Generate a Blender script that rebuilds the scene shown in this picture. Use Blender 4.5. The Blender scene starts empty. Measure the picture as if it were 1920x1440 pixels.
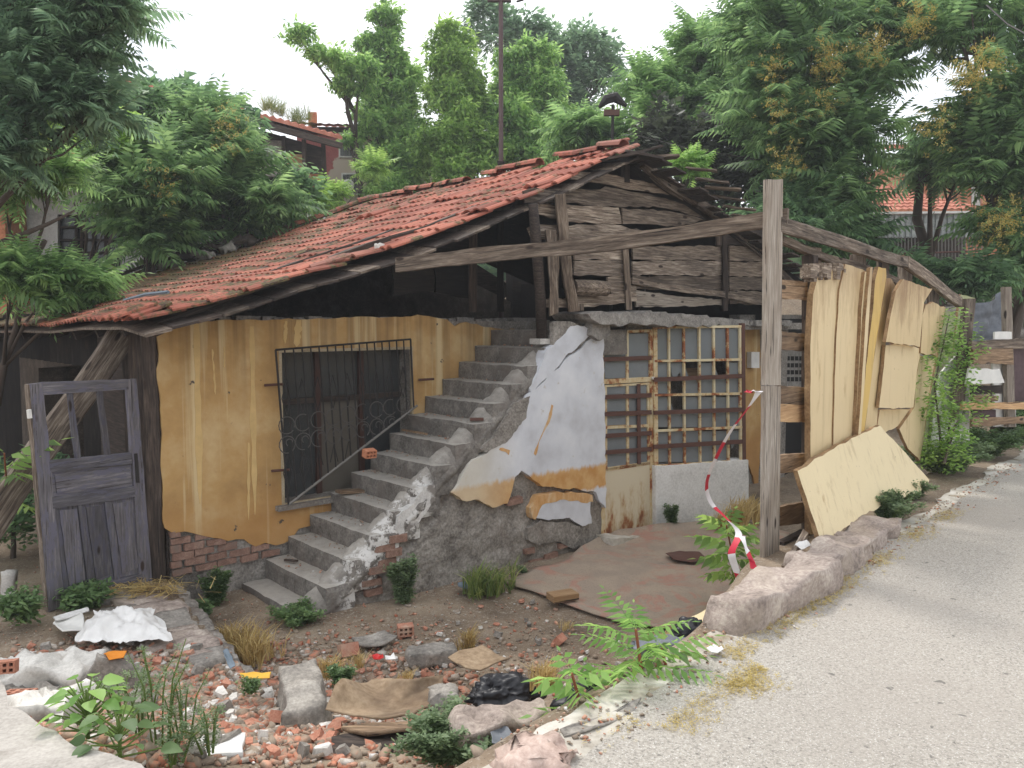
import bpy, bmesh, math, random
import numpy as np
from mathutils import Vector, Matrix, noise
from mathutils.geometry import tessellate_polygon
random.seed(7); RNG = np.random.default_rng(11)
SC = bpy.context.scene; COL = SC.collection
R = math.radians
# ---------------------------------------------------------------- camera
FPX = 1507.0; PITCH = math.atan((720-607)/FPX); CAMZ = 1.6
cd = bpy.data.cameras.new('camera'); cam = bpy.data.objects.new('camera', cd); COL.objects.link(cam)
cam.location = (0, 0, CAMZ); cam.rotation_euler = (math.pi/2-PITCH, 0, 0)
cd.sensor_width = 36; cd.lens = FPX/1920*36; cd.clip_end = 2000; cd.clip_start = .05
SC.camera = cam
SC.render.resolution_x = 1024; SC.render.resolution_y = 768
# ---------------------------------------------------------------- world, sun, exposure
SUN_EL, SUN_AZ = R(56), R(-28)       # azimuth from +Y towards +X; the sun stands behind thin cloud
w = bpy.data.worlds.new('World'); SC.world = w; w.use_nodes = True
nt = w.node_tree; nt.nodes.clear()
wo = nt.nodes.new('ShaderNodeOutputWorld'); bg = nt.nodes.new('ShaderNodeBackground')
sky = nt.nodes.new('ShaderNodeTexSky'); sky.sky_type = 'NISHITA'; sky.sun_disc = False
sky.sun_elevation = SUN_EL; sky.sun_rotation = SUN_AZ; sky.air_density = 1.1; sky.dust_density = 2.5
tc = nt.nodes.new('ShaderNodeTexCoord'); mp = nt.nodes.new('ShaderNodeMapping'); mp.inputs['Scale'].default_value = (1, 1, 2.6)
cn = nt.nodes.new('ShaderNodeTexNoise'); cn.inputs['Scale'].default_value = 2.3; cn.inputs['Detail'].default_value = 7; cn.inputs['Roughness'].default_value = .55
cr = nt.nodes.new('ShaderNodeValToRGB'); cr.color_ramp.elements[0].position = .36; cr.color_ramp.elements[1].position = .56
cr.color_ramp.elements[0].color = (.3, .3, .3, 1)
mx = nt.nodes.new('ShaderNodeMix'); mx.data_type = 'RGBA'; mx.inputs['B'].default_value = (11.0, 11.2, 11.6, 1)
nt.links.new(tc.outputs['Generated'], mp.inputs['Vector']); nt.links.new(mp.outputs['Vector'], cn.inputs['Vector'])
nt.links.new(cn.outputs['Fac'], cr.inputs['Fac']); nt.links.new(cr.outputs['Color'], mx.inputs['Factor'])
nt.links.new(sky.outputs['Color'], mx.inputs['A']); nt.links.new(mx.outputs['Result'], bg.inputs['Color'])
bg.inputs['Strength'].default_value = .10
nt.links.new(bg.outputs['Background'], wo.inputs['Surface'])
sl = bpy.data.lights.new('sun', 'SUN'); sl.energy = 1.5; sl.angle = R(10); sl.color = (1, .96, .9)
so = bpy.data.objects.new('sun', sl); COL.objects.link(so)
_sd = Vector((math.sin(SUN_AZ)*math.cos(SUN_EL), math.cos(SUN_AZ)*math.cos(SUN_EL), math.sin(SUN_EL)))
so.rotation_euler = _sd.to_track_quat('Z', 'Y').to_euler()
SC.view_settings.view_transform = 'Standard'; SC.view_settings.look = 'None'
SC.view_settings.exposure = .78; SC.view_settings.gamma = 1; SC.view_settings.use_curve_mapping = False
SC.render.engine = 'CYCLES'
SC.cycles.transparent_max_bounces = 12; SC.cycles.max_bounces = 6

# ---------------------------------------------------------------- placement helpers
_f = Vector((0, math.cos(PITCH), -math.sin(PITCH))); _u = Vector((0, math.sin(PITCH), math.cos(PITCH)))
CAM = Vector((0, 0, CAMZ))
def ray(u, v): return Vector(((u-960)/FPX, 0, 0)) + _f + _u*((720-v)/FPX)
def at_y(u, v, y): d = ray(u, v); return CAM + d*(y/d.y)
def at_z(u, v, z): d = ray(u, v); return CAM + d*((z-CAMZ)/d.z)
class Frame:
    """upright frame: local x along a wall, local y inward (away from the viewer), local z up"""
    def __init__(s, x, y, z, deg): s.M = Matrix.Translation((x, y, z)) @ Matrix.Rotation(R(deg), 4, 'Z'); s.I = s.M.inverted()
    def on_y(s, u, v, y0):
        o = s.I @ CAM; d = (s.I.to_3x3() @ ray(u, v)); p = o + d*((y0-o.y)/d.y); return p
    def on_x(s, u, v, x0):
        o = s.I @ CAM; d = (s.I.to_3x3() @ ray(u, v)); return o + d*((x0-o.x)/d.x)
    def poly(s, pts, y0): return [((q := s.on_y(u, v, y0)).x, q.z) for u, v in pts]
H = Frame(-3.15, 7.26, -1.0, 42.0)       # the house: x along the ochre wall, z = 0 on the yard
F = Frame(1.74, 5.46, 0.0, 48.3)         # the board fence along the road
def smooth(a): a = min(1, max(0, a)); return a*a*(3-2*a)
def n3(x, y, z=0.): return noise.noise(Vector((x, y, z)))
ROADA = Vector((.28, 3.04)); ROADD = Vector((.671, .741)); ROADN = Vector((-.741, .671))
def edge_dist(x, y): return (x-ROADA.x)*ROADN.x + (y-ROADA.y)*ROADN.y
def gz(x, y):
    e = edge_dist(x, y)
    near = smooth((5.7-y)/2.6)
    zy = -1.0 + .62*near + .05*n3(x*.9, y*.9) + .022*n3(x*3, y*3, 4)
    if x < -1.2: zy += .22*near*smooth((-x-1.2)/1.5)
    q = (x+3.15)*-.83 + (y-7.26)*-.556
    if q > 0 and e > 1: zy = max(zy, -.75 + .03*n3(x*1.3, y*1.3, 7))
    if q < .0 and x < 0:
        zy -= 0.0
    e0 = .15 + .42*smooth((x-.8)/1.0); e1 = e0 + .5
    k = smooth((e-e0)/(e1-e0))
    z = (1-k)*(.0 + .012*n3(x*2, y*2, 3)*(1 if e > -.15 else 0)) + k*zy
    if e > 0: z += 3.6*smooth((y-13.0)/9)*smooth(e-.8) + .06*max(0, y-22)
    return z
def ground(u, v, zmax=0):
    d = ray(u, v); t = 1.5; last = t
    while t < 60:
        p = CAM + d*t
        if p.z < gz(p.x, p.y): break
        last = t; t += .12
    a, b = last, t
    for _ in range(12):
        m = (a+b)/2; p = CAM + d*m
        if p.z < gz(p.x, p.y): b = m
        else: a = m
    p = CAM + d*b; return Vector((p.x, p.y, gz(p.x, p.y)))

# ---------------------------------------------------------------- object helpers
W = {}
def _link(o, M, parent):
    COL.objects.link(o); W[o.name] = M
    if parent is not None:
        o.parent = parent; o.matrix_basis = W[parent.name].inverted() @ M
    else: o.matrix_basis = M
    return o
def tag(o, label=None, cat=None, group=None, kind=None):
    if label: o['label'] = label
    if cat: o['category'] = cat
    if group: o['group'] = group
    if kind: o['kind'] = kind
    return o
def thing(name, label, cat, M=None, group=None):
    o = bpy.data.objects.new(name, None); o.empty_display_size = .2
    _link(o, M if M is not None else Matrix(), None); return tag(o, label, cat, group)
def mesh_of(name, vs, fs, mat=None, sm=False, recalc=True):
    me = bpy.data.meshes.new(name); me.from_pydata([tuple(v) for v in vs], [], fs)
    if recalc:
        bm = bmesh.new(); bm.from_mesh(me); bmesh.ops.recalc_face_normals(bm, faces=bm.faces); bm.to_mesh(me); bm.free()
    if sm: me.polygons.foreach_set('use_smooth', [True]*len(me.polygons))
    if mat: me.materials.append(mat)
    return me
def mk(name, me, M=None, parent=None, label=None, kind=None):
    o = bpy.data.objects.new(name, me)
    if M is None: M = W[parent.name] if parent is not None else Matrix()
    _link(o, M, parent); return tag(o, label, kind=kind)
class MB:
    def __init__(s): s.v = []; s.f = []
    def add(s, vs, fs):
        b = len(s.v); s.v += [Vector(v) for v in vs]; s.f += [tuple(b+i for i in f) for f in fs]; return s
    def box(s, x0, x1, y0, y1, z0, z1):
        return s.add([(x0,y0,z0),(x1,y0,z0),(x1,y1,z0),(x0,y1,z0),(x0,y0,z1),(x1,y0,z1),(x1,y1,z1),(x0,y1,z1)],
                     [(0,3,2,1),(4,5,6,7),(0,1,5,4),(1,2,6,5),(2,3,7,6),(3,0,4,7)])
    def tube(s, pts, r, n=6, cap=True):
        pts = [Vector(p) for p in pts]; rs = r if isinstance(r, (list, tuple)) else [r]*len(pts); vs = []; fs = []
        for i, p in enumerate(pts):
            d = (pts[min(i+1, len(pts)-1)]-pts[max(i-1, 0)]).normalized()
            a = d.cross(Vector((0, 0, 1)));
            if a.length < .15: a = d.cross(Vector((0, 1, 0)))
            a.normalize(); b = d.cross(a)
            for k in range(n):
                t = 2*math.pi*k/n; vs.append(p + (a*math.cos(t)+b*math.sin(t))*rs[i])
        for i in range(len(pts)-1):
            for k in range(n): fs.append((i*n+k, i*n+(k+1)%n, (i+1)*n+(k+1)%n, (i+1)*n+k))
        if cap: fs += [tuple(range(n))[::-1], tuple((len(pts)-1)*n+k for k in range(n))]
        return s.add(vs, fs)
    def prism(s, outline, y0, y1, holes=()):
        """outline: (x,z) points; front face at y0, back face at y1"""
        loops = [list(outline)] + [list(h) for h in holes]
        tris = tessellate_polygon([[Vector((x, z, 0)) for x, z in lp] for lp in loops])
        flat = [p for lp in loops for p in lp]; n = len(flat)
        vs = [(x, y0, z) for x, z in flat] + [(x, y1, z) for x, z in flat]
        fs = [tuple(t) for t in tris] + [tuple(i+n for i in reversed(t)) for t in tris]
        b = 0
        for lp in loops:
            m = len(lp)
            for i in range(m): j = (i+1) % m; fs.append((b+i, b+j, b+j+n, b+i+n))
            b += m
        return s.add(vs, fs)
    def mesh(s, name, mat, sm=False, recalc=True): return mesh_of(name, s.v, s.f, mat, sm, recalc)
    def obj(s, name, mat, M=None, parent=None, sm=False, label=None, kind=None):
        return mk(name, s.mesh(name, mat, sm), M, parent, label, kind)
def rough(poly, seg=.08, amp=.012, seed=0):
    out = []; n = len(poly)
    for i in range(n):
        a = Vector(poly[i]); b = Vector(poly[(i+1) % n]); L = (b-a).length; k = max(1, int(L/seg))
        nn = Vector((-(b-a).y, (b-a).x)); nn = nn/nn.length if nn.length > 1e-6 else nn
        for j in range(k):
            p = a + (b-a)*(j/k); m = noise.noise(Vector((p.x*7, p.y*7, seed*3.7)))*amp + noise.noise(Vector((p.x*23, p.y*23, seed*1.7)))*amp*.6
            p = p + nn*m*2; out.append((p.x, p.y))
    return out
def beam_M(p0, p1, roll=0):
    p0 = Vector(p0); d = (Vector(p1)-p0); L = d.length; d.normalize()
    up = Vector((0, 0, 1)) if abs(d.z) < .9 else Vector((0, -1, 0)) 
    y = up.cross(d).normalized(); z = d.cross(y)
    M = Matrix((d, y, z)).transposed().to_4x4(); M.translation = p0
    return M @ Matrix.Rotation(roll, 4, 'X'), L
_bs = [0]
def beam_mesh(name, L, w, h, mat, warp=.01, taper=0, seg=.12, ragged=.0):
    """timber along local x, centred on the axis, with uneven faces"""
    _bs[0] += 1; sd = _bs[0]*3.1; n = max(2, int(L/seg)); vs = []; fs = []
    cs = [(-.5,-.42),(-.42,-.5),(.42,-.5),(.5,-.42),(.5,.42),(.42,.5),(-.42,.5),(-.5,.42)]; m = len(cs)
    for i in range(n+1):
        x = L*i/n; k = 1-taper*i/n
        dy = n3(x*.9, sd)*warp*2; dz = n3(x*.9, sd, 5)*warp*2
        for j, (a, b) in enumerate(cs):
            e = n3(x*4, j*1.3, sd)*warp*.6; xx = x
            if ragged and i in (0, n): xx += n3(j*2.1, sd, i)*ragged
            vs.append((xx, dy+a*w*k+e, dz+b*h*k+e))
    for i in range(n):
        for j in range(m): fs.append((i*m+j, i*m+(j+1) % m, (i+1)*m+(j+1) % m, (i+1)*m+j))
    fs += [tuple(range(m))[::-1], tuple(n*m+j for j in range(m))]
    return mesh_of(name, vs, fs, mat)
def beam(name, p0, p1, w, h, mat, parent=None, roll=0, label=None, **k):
    M, L = beam_M(p0, p1, roll); return mk(name, beam_mesh(name, L, w, h, mat, **k), M, parent, label)
def w2(fr, x, y, z): return fr.M @ Vector((x, y, z))
# ---------------------------------------------------------------- materials
def S(c):                                  # srgb 0-255 -> linear
    return tuple(((x/255)/12.92 if x/255 <= .04045 else ((x/255+.055)/1.055)**2.4) for x in c) + (1,)
class NT:
    def __init__(s, name):
        s.m = bpy.data.materials.new(name); s.m.use_nodes = True; s.t = s.m.node_tree; s.t.nodes.clear()
        s.out = s.n('ShaderNodeOutputMaterial'); s.bsdf = s.n('ShaderNodeBsdfPrincipled')
        s.l(s.bsdf.outputs[0], s.out.inputs['Surface'])
    def n(s, t, **k):
        o = s.t.nodes.new(t)
        for a, b in k.items(): setattr(o, a, b)
        return o
    def l(s, a, b): s.t.links.new(a, b)
    def coords(s, kind='Object', scale=(1, 1, 1), rnd=True):
        if kind == 'World': src = s.n('ShaderNodeNewGeometry').outputs['Position']; rnd = False
        else: src = s.n('ShaderNodeTexCoord').outputs['Object']
        mp = s.n('ShaderNodeMapping'); mp.inputs['Scale'].default_value = scale; s.l(src, mp.inputs['Vector'])
        if rnd:
            oi = s.n('ShaderNodeObjectInfo'); mu = s.n('ShaderNodeMath', operation='MULTIPLY'); mu.inputs[1].default_value = 37
            s.l(oi.outputs['Random'], mu.inputs[0]); s.l(mu.outputs[0], mp.inputs['Location'])
        return mp.outputs['Vector']
    def noise(s, vec, scale, detail=5, rough=.6, dist=0):
        o = s.n('ShaderNodeTexNoise'); o.inputs['Scale'].default_value = scale; o.inputs['Detail'].default_value = detail
        o.inputs['Roughness'].default_value = rough; o.inputs['Distortion'].default_value = dist; s.l(vec, o.inputs['Vector']); return o.outputs['Fac']
    def ramp(s, fac, stops, interp='LINEAR'):
        o = s.n('ShaderNodeValToRGB'); cr = o.color_ramp; cr.interpolation = interp
        while len(cr.elements) < len(stops): cr.elements.new(.5)
        for e, (p, c) in zip(cr.elements, stops):
            e.position = p; e.color = c if len(c) == 4 else (*c, 1)
        s.l(fac, o.inputs['Fac']); return o.outputs['Color']
    def bw(s, fac, a, b): return s.bwn(fac, a, b) if min(a, b) < 0 or max(a, b) > 1 else s.ramp(fac, [(a, (0, 0, 0, 1)), (b, (1, 1, 1, 1))] if a < b else [(b, (1, 1, 1, 1)), (a, (0, 0, 0, 1))])
    def bwn(s, fac, a, b):
        o = s.n('ShaderNodeMapRange'); o.inputs['From Min'].default_value = a; o.inputs['From Max'].default_value = b; s.l(fac, o.inputs['Value']); return o.outputs[0]
    def mix(s, fac, a, b, blend='MIX'):
        o = s.n('ShaderNodeMix', data_type='RGBA', blend_type=blend)
        if isinstance(fac, float): o.inputs['Factor'].default_value = fac
        else: s.l(fac, o.inputs['Factor'])
        for k, v in (('A', a), ('B', b)):
            if isinstance(v, tuple): o.inputs[k].default_value = v
            else: s.l(v, o.inputs[k])
        return o.outputs['Result']
    def math(s, op, a, b=None, c=None):
        o = s.n('ShaderNodeMath', operation=op)
        for i, v in enumerate((a, b, c)):
            if v is None: continue
            if isinstance(v, (int, float)): o.inputs[i].default_value = v
            else: s.l(v, o.inputs[i])
        return o.outputs[0]
    def sep(s, vec): o = s.n('ShaderNodeSeparateXYZ'); s.l(vec, o.inputs[0]); return o.outputs
    def col(s, c):
        if isinstance(c, tuple): s.bsdf.inputs['Base Color'].default_value = c
        else: s.l(c, s.bsdf.inputs['Base Color'])
    def rgh(s, v):
        if isinstance(v, (int, float)): s.bsdf.inputs['Roughness'].default_value = v
        else: s.l(v, s.bsdf.inputs['Roughness'])
        s.bsdf.inputs['Specular IOR Level'].default_value = .3
    def bump(s, h, strength=.5, dist=.01):
        o = s.n('ShaderNodeBump'); o.inputs['Strength'].default_value = strength; o.inputs['Distance'].default_value = dist
        s.l(h, o.inputs['Height']); s.l(o.outputs[0], s.bsdf.inputs['Normal'])
M = {}
def wood(name, cols, grain=1.0, patina=None, pat_amt=.5, bump=.6, paint=None):
    t = NT(name); v = t.coords('Object', (1.2*grain, 16*grain, 16*grain)); f = t.noise(v, 3.2, 8, .68, .3)
    v1 = t.coords('Object', (.8, 3, 3)); big = t.noise(v1, 2.2, 4)
    n = len(cols); c = t.ramp(f, [(.3+.4*i/(n-1), S(k)) for i, k in enumerate(cols)])
    c = t.mix(t.bw(big, .4, .68), c, t.mix(.55, c, S(patina or cols[0])))
    cr = t.noise(t.coords('Object', (.6, 34, 34)), 2.6, 3); c = t.mix(t.bw(cr, .37, .33), c, S((34, 29, 26)))
    if paint:
        pm = t.noise(t.coords('Object', (1.5, 7, 7)), 3.5, 8, .72); c = t.mix(t.bw(pm, .5, .56), c, S(paint))
    vo = t.n('ShaderNodeTexVoronoi'); vo.inputs['Scale'].default_value = 2.1; t.l(t.coords('Object', (1.3, 3.4, 3.4)), vo.inputs['Vector'])
    c = t.mix(t.bw(vo.outputs['Distance'], .16, .10), c, S((52, 42, 36)))
    oi = t.n('ShaderNodeObjectInfo'); tone = t.ramp(oi.outputs['Random'], [(0, (.62, .60, .58, 1)), (.5, (1, 1, 1, 1)), (1, (1.3, 1.27, 1.22, 1))]); c = t.mix(1.0, c, tone, 'MULTIPLY')
    t.col(c); t.rgh(.85); t.bump(t.math('ADD', f, t.math('MULTIPLY', cr, .8)), bump, .0022); M[name] = t.m; return t.m
wood('grey_wood', [(62, 52, 45), (124, 110, 97), (184, 172, 156)], patina=(48, 38, 32), bump=.8)
wood('light_wood', [(112, 102, 92), (158, 148, 136), (190, 182, 170)], patina=(120, 104, 88))
wood('dark_wood', [(38, 32, 29), (66, 56, 50), (96, 84, 74)], patina=(30, 25, 22))
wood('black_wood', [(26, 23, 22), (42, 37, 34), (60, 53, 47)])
wood('brown_wood', [(92, 74, 58), (136, 112, 88), (172, 148, 120)], patina=(72, 58, 48))
wood('orange_wood', [(146, 114, 82), (178, 144, 106), (200, 170, 132)])
wood('purple_wood', [(74, 71, 73), (98, 95, 99), (132, 128, 131)], patina=(66, 63, 66), paint=(92, 90, 102), bump=.6)
wood('beam_wood', [(58, 49, 43), (108, 95, 83), (158, 145, 130)], patina=(44, 36, 31), bump=.8)

def speckle(name, cols, scale=6, bump=.7, dist=.02, fine=60, rough=.95, stain=None, smin=.55, smax=.7, coords='Object'):
    t = NT(name); v = t.coords(coords); a = t.noise(v, scale, 8, .65); b = t.noise(v, fine, 4, .6)
    n = len(cols); c = t.ramp(t.math('ADD', t.math('MULTIPLY', a, .6), t.math('MULTIPLY', b, .4)), [(.36+.3*i/(n-1), S(k)) for i, k in enumerate(cols)])
    if stain: c = t.mix(t.bw(t.noise(v, scale*.35, 6, .6), smin, smax), c, S(stain))
    t.col(c); t.rgh(rough); t.bump(t.math('ADD', a, t.math('MULTIPLY', b, .12)), bump, dist*.6); M[name] = t.m; return t.m
speckle('cement', [(98, 92, 86), (140, 134, 126), (172, 166, 158)], 5, .9, .05, 40, stain=(120, 108, 98))
speckle('step_concrete', [(104, 99, 94), (138, 133, 126), (164, 158, 150)], 7, .9, .03, 55, stain=(98, 90, 84))
speckle('lintel_concrete', [(98, 94, 90), (136, 131, 125), (164, 160, 152)], 9, 1., .03, 50)
speckle('pavement', [(138, 133, 126), (166, 160, 152), (186, 180, 172)], 5, .8, .02, 60, stain=(124, 116, 106))
speckle('pale_concrete', [(150, 146, 140), (186, 182, 176), (212, 208, 202)], 5, .6, .02, 60, stain=(140, 132, 124))
speckle('purple_stone', [(118, 106, 98), (160, 146, 136), (194, 182, 168)], 4.5, 1., .05, 45, stain=(176, 162, 146))
speckle('pink_stone', [(150, 128, 118), (184, 162, 150), (206, 190, 178)], 4, .8, .03, 45)
speckle('grey_stone', [(100, 96, 90), (140, 134, 126), (176, 170, 160)], 5, .8, .03, 45)
speckle('brick_red', [(108, 82, 70), (136, 106, 92), (158, 132, 116)], 12, .7, .01, 80, stain=(120, 104, 94))
speckle('brick_orange', [(150, 98, 78), (176, 122, 100), (192, 148, 126)], 10, .5, .006, 90, stain=(186, 160, 140))
speckle('white_chunk', [(176, 172, 164), (206, 202, 194), (226, 222, 214)], 8, .5, .01, 60, stain=(158, 148, 136))
speckle('plank_end', [(90, 80, 70), (120, 110, 98), (150, 140, 128)], 8, .5, .01)
speckle('cardboard', [(120, 100, 78), (148, 128, 104), (170, 152, 128)], 3, .4, .01, 30, stain=(78, 62, 50), smin=.46, smax=.64)
speckle('plaster_white_old', [(190, 188, 184), (214, 212, 208), (228, 227, 224)], 2.5, .3, .01, 40, stain=(150, 144, 136))
speckle('far_brick', [(150, 96, 70), (180, 120, 90), (196, 146, 118)], 3, .5, .02, 30)
speckle('flaking_white', [(176, 172, 168), (206, 203, 198), (222, 220, 216)], 6, .6, .02, 50, stain=(132, 126, 120), smin=.48, smax=.52)
speckle('sheet_edge', [(110, 84, 58), (140, 112, 80), (168, 140, 104)], 8, .4, .01)
speckle('window_surround', [(150, 134, 108), (176, 160, 132), (190, 178, 156)], 5, .3, .01)
speckle('pink_plaster', [(140, 78, 74), (158, 90, 86), (172, 106, 100)], 3, .3, .01, 30, stain=(190, 176, 160), smin=.5, smax=.53)
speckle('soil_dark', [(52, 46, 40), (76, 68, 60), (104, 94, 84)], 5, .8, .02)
speckle('tarp_grey', [(84, 88, 94), (104, 108, 114), (122, 126, 132)], 2, .3, .01, 20, rough=.6)
speckle('purple_panel', [(64, 48, 50), (80, 62, 64), (92, 74, 74)], 2, .2, .01, 20, rough=.7)
speckle('vent_block', [(110, 106, 100), (140, 136, 130), (160, 156, 150)], 9, .6, .01)
speckle('shed_metal', [(120, 124, 122), (150, 154, 150), (172, 174, 170)], 2, .2, .01, 20, rough=.6)

# ochre plaster with pale run-off streaks that start under the roof edge
t = NT('ochre_plaster'); v = t.coords('Object', rnd=False); xyz = t.sep(v)
a = t.noise(v, 1.6, 7, .62); fine = t.noise(v, 30, 5, .6)
c = t.ramp(a, [(.3, S((154, 120, 76))), (.5, S((182, 146, 94))), (.68, S((200, 172, 126)))])
zz = xyz[2]
cx = t.n('ShaderNodeCombineXYZ'); t.l(t.math('MULTIPLY', xyz[0], 6.0), cx.inputs[0]); t.l(t.math('MULTIPLY', zz, .16), cx.inputs[2])
st = t.noise(cx.outputs[0], 1.0, 5, .62)
c = t.mix(t.math('MULTIPLY', t.bw(st, .55, .63), .7), c, S((212, 192, 150)))
cx2 = t.n('ShaderNodeCombineXYZ'); t.l(t.math('MULTIPLY', xyz[0], 9.0), cx2.inputs[0]); t.l(t.math('MULTIPLY', zz, .3), cx2.inputs[2]); cx2.inputs[1].default_value = 9
st2 = t.noise(cx2.outputs[0], 1.0, 4, .6)
topd = t.bw(t.math('ADD', zz, t.math('MULTIPLY', t.math('SUBTRACT', a, .5), .9)), 0, 1)
top_streak = t.math('MULTIPLY', t.bw(st2, .46, .62), t.math('MULTIPLY', t.bw(t.math('DIVIDE', zz, 3.0), .55, .9), .55))
c = t.mix(top_streak, c, S((112, 88, 60)))  # streaks get darker towards the wall head
c = t.mix(t.bw(t.noise(v, 3.1, 8, .7), .62, .72), c, S((150, 112, 74)))
lowm = t.bw(t.math('ADD', t.math('DIVIDE', zz, 1.6), t.math('MULTIPLY', t.math('SUBTRACT', a, .5), .5)), .62, .38)
c = t.mix(t.math('MULTIPLY', lowm, .6), c, S((172, 124, 70)))
spot = t.noise(v, 9, 3, .5); c = t.mix(t.bw(spot, .72, .75), c, S((90, 80, 70)))
t.col(c); t.rgh(.9); t.bump(t.math('ADD', t.math('MULTIPLY', a, 1.), t.math('MULTIPLY', fine, .12)), .35, .02); M['ochre_plaster'] = t.m
def flat(name, c, rough=.8, metal=0.):
    t = NT(name); v = t.coords(); n = t.noise(v, 8, 5); k = S(c)
    t.col(t.mix(n, tuple(x*.75 for x in k[:3])+(1,), tuple(min(1, x*1.2) for x in k[:3])+(1,))); t.rgh(rough); t.bsdf.inputs['Metallic'].default_value = metal
    t.bump(n, .15, .005); M[name] = t.m; return t.m
flat('iron_pale', (84, 80, 76), .7); flat('streak', (204, 172, 116)); flat('iron', (44, 40, 38), .7); flat('rust_bar', (92, 64, 55), .8); flat('black_plastic', (34, 34, 38), .42)
flat('white_plastic', (222, 220, 216), .5); flat('blue_grey', (110, 122, 132)); flat('yellow_bit', (206, 160, 60)); flat('straw', (178, 152, 92))
flat('pole_brown', (92, 74, 72), .7); flat('grey_pipe', (120, 116, 110), .7); flat('tape_red', (196, 40, 62), .5); flat('tape_white', (226, 222, 222), .5)
flat('white_metal', (214, 212, 206), .5); flat('shade_black', (30, 28, 26)); flat('bark', (84, 74, 66), .95); flat('pale_bark', (120, 108, 94), .95)
flat('blue_paint', (86, 110, 122)); flat('orange_bit', (206, 128, 40)); flat('red_bit', (190, 40, 40), .4); flat('weed_stem', (96, 116, 56)); flat('red_stem', (140, 84, 60))
flat('shutter', (96, 90, 80), .7); flat('red_frame', (74, 52, 44), .8)
# rusted cream paint
t = NT('rusty_cream'); v = t.coords(); a = t.noise(v, 9, 8, .7); g = t.noise(v, 2.2, 5, .6)
c = t.ramp(t.math('ADD', t.math('MULTIPLY', a, .5), t.math('MULTIPLY', g, .5)), [(.42, S((206, 194, 162))), (.52, S((196, 172, 130))), (.56, S((150, 92, 56))), (.66, S((104, 62, 44)))])
t.col(c); t.rgh(.7); t.bump(a, .3, .004); M['rusty_cream'] = t.m
t = NT('door_sheet'); v = t.coords('Object', (2.2, 2.2, .9), rnd=False); a = t.noise(v, 4, 8, .7); z = t.sep(t.coords('Object', rnd=False))[2]
f = t.math('ADD', a, t.math('MULTIPLY', t.math('SUBTRACT', .35, z), .42))
t.col(t.ramp(f, [(.42, S((206, 194, 168))), (.56, S((188, 166, 132))), (.64, S((150, 98, 62))), (.78, S((104, 66, 48)))])); t.rgh(.7); t.bump(a, .25, .004); M['door_sheet'] = t.m
# white limewash, orange undercoat towards its lower rim, cracks
t = NT('white_plaster'); v = t.coords('Object', rnd=False); a = t.noise(v, 2.4, 7, .6); sc = t.noise(t.coords('Object', (3, 3, .6), rnd=False), 5, 6, .7)
c = t.ramp(a, [(.3, S((186, 186, 190))), (.5, S((206, 208, 213))), (.7, S((220, 221, 224)))])
c = t.mix(t.bw(t.noise(v, 7, 8, .75), .61, .66), c, S((188, 182, 172)))
c = t.mix(t.bw(sc, .69, .73), c, S((206, 168, 108)))
zz = t.sep(v)[2]; zn = t.math('ADD', zz, t.math('MULTIPLY', t.math('SUBTRACT', t.noise(t.coords('Object', (2.5, 2.5, .9), rnd=False), 5, 6, .7), .5), .17))
band = t.math('MULTIPLY', t.bw(zn, .985, .935), t.bw(zn, .66, .70))
c = t.mix(band, c, t.ramp(t.noise(v, 6, 6), [(.35, S((190, 140, 80))), (.6, S((206, 166, 112)))]))
zn2 = t.math('ADD', t.sep(v)[0], t.math('MULTIPLY', a, .2)); c = t.mix(t.math('MULTIPLY', t.bw(zn2, 3.3, 2.7), .6), c, S((206, 196, 172)))
t.col(c); t.rgh(.85); t.bump(t.math('ADD', a, t.math('MULTIPLY', t.noise(v, 45, 4), .15)), .3, .015); M['white_plaster'] = t.m
t = NT('orange_plaster'); v = t.coords('Object', rnd=False); a = t.noise(t.coords('Object', (2, 2, .7), rnd=False), 6, 7, .7)
t.col(t.ramp(a, [(.3, S((186, 138, 82))), (.5, S((202, 158, 106))), (.64, S((208, 180, 142))), (.72, S((210, 200, 186)))])); t.rgh(.9); t.bump(a, .3, .01); M['orange_plaster'] = t.m
# glass, dusty
def glass(name, c, tr, rough=.25):
    t = NT(name); v = t.coords(); a = t.noise(v, 3, 6, .6); k = S(c)
    t.col(t.mix(a, tuple(x*.8 for x in k[:3])+(1,), tuple(x*1.25 for x in k[:3])+(1,))); t.bsdf.inputs['Roughness'].default_value = rough
    tr_ = t.n('ShaderNodeBsdfTransparent'); ms = t.n('ShaderNodeMixShader'); ms.inputs[0].default_value = tr
    t.l(t.bsdf.outputs[0], ms.inputs[1]); t.l(tr_.outputs[0], ms.inputs[2]); t.l(ms.outputs[0], t.out.inputs['Surface']); M[name] = t.m
glass('dusty_glass', (132, 137, 140), .25, .22); glass('window_glass', (72, 74, 74), .25, .2)
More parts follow.
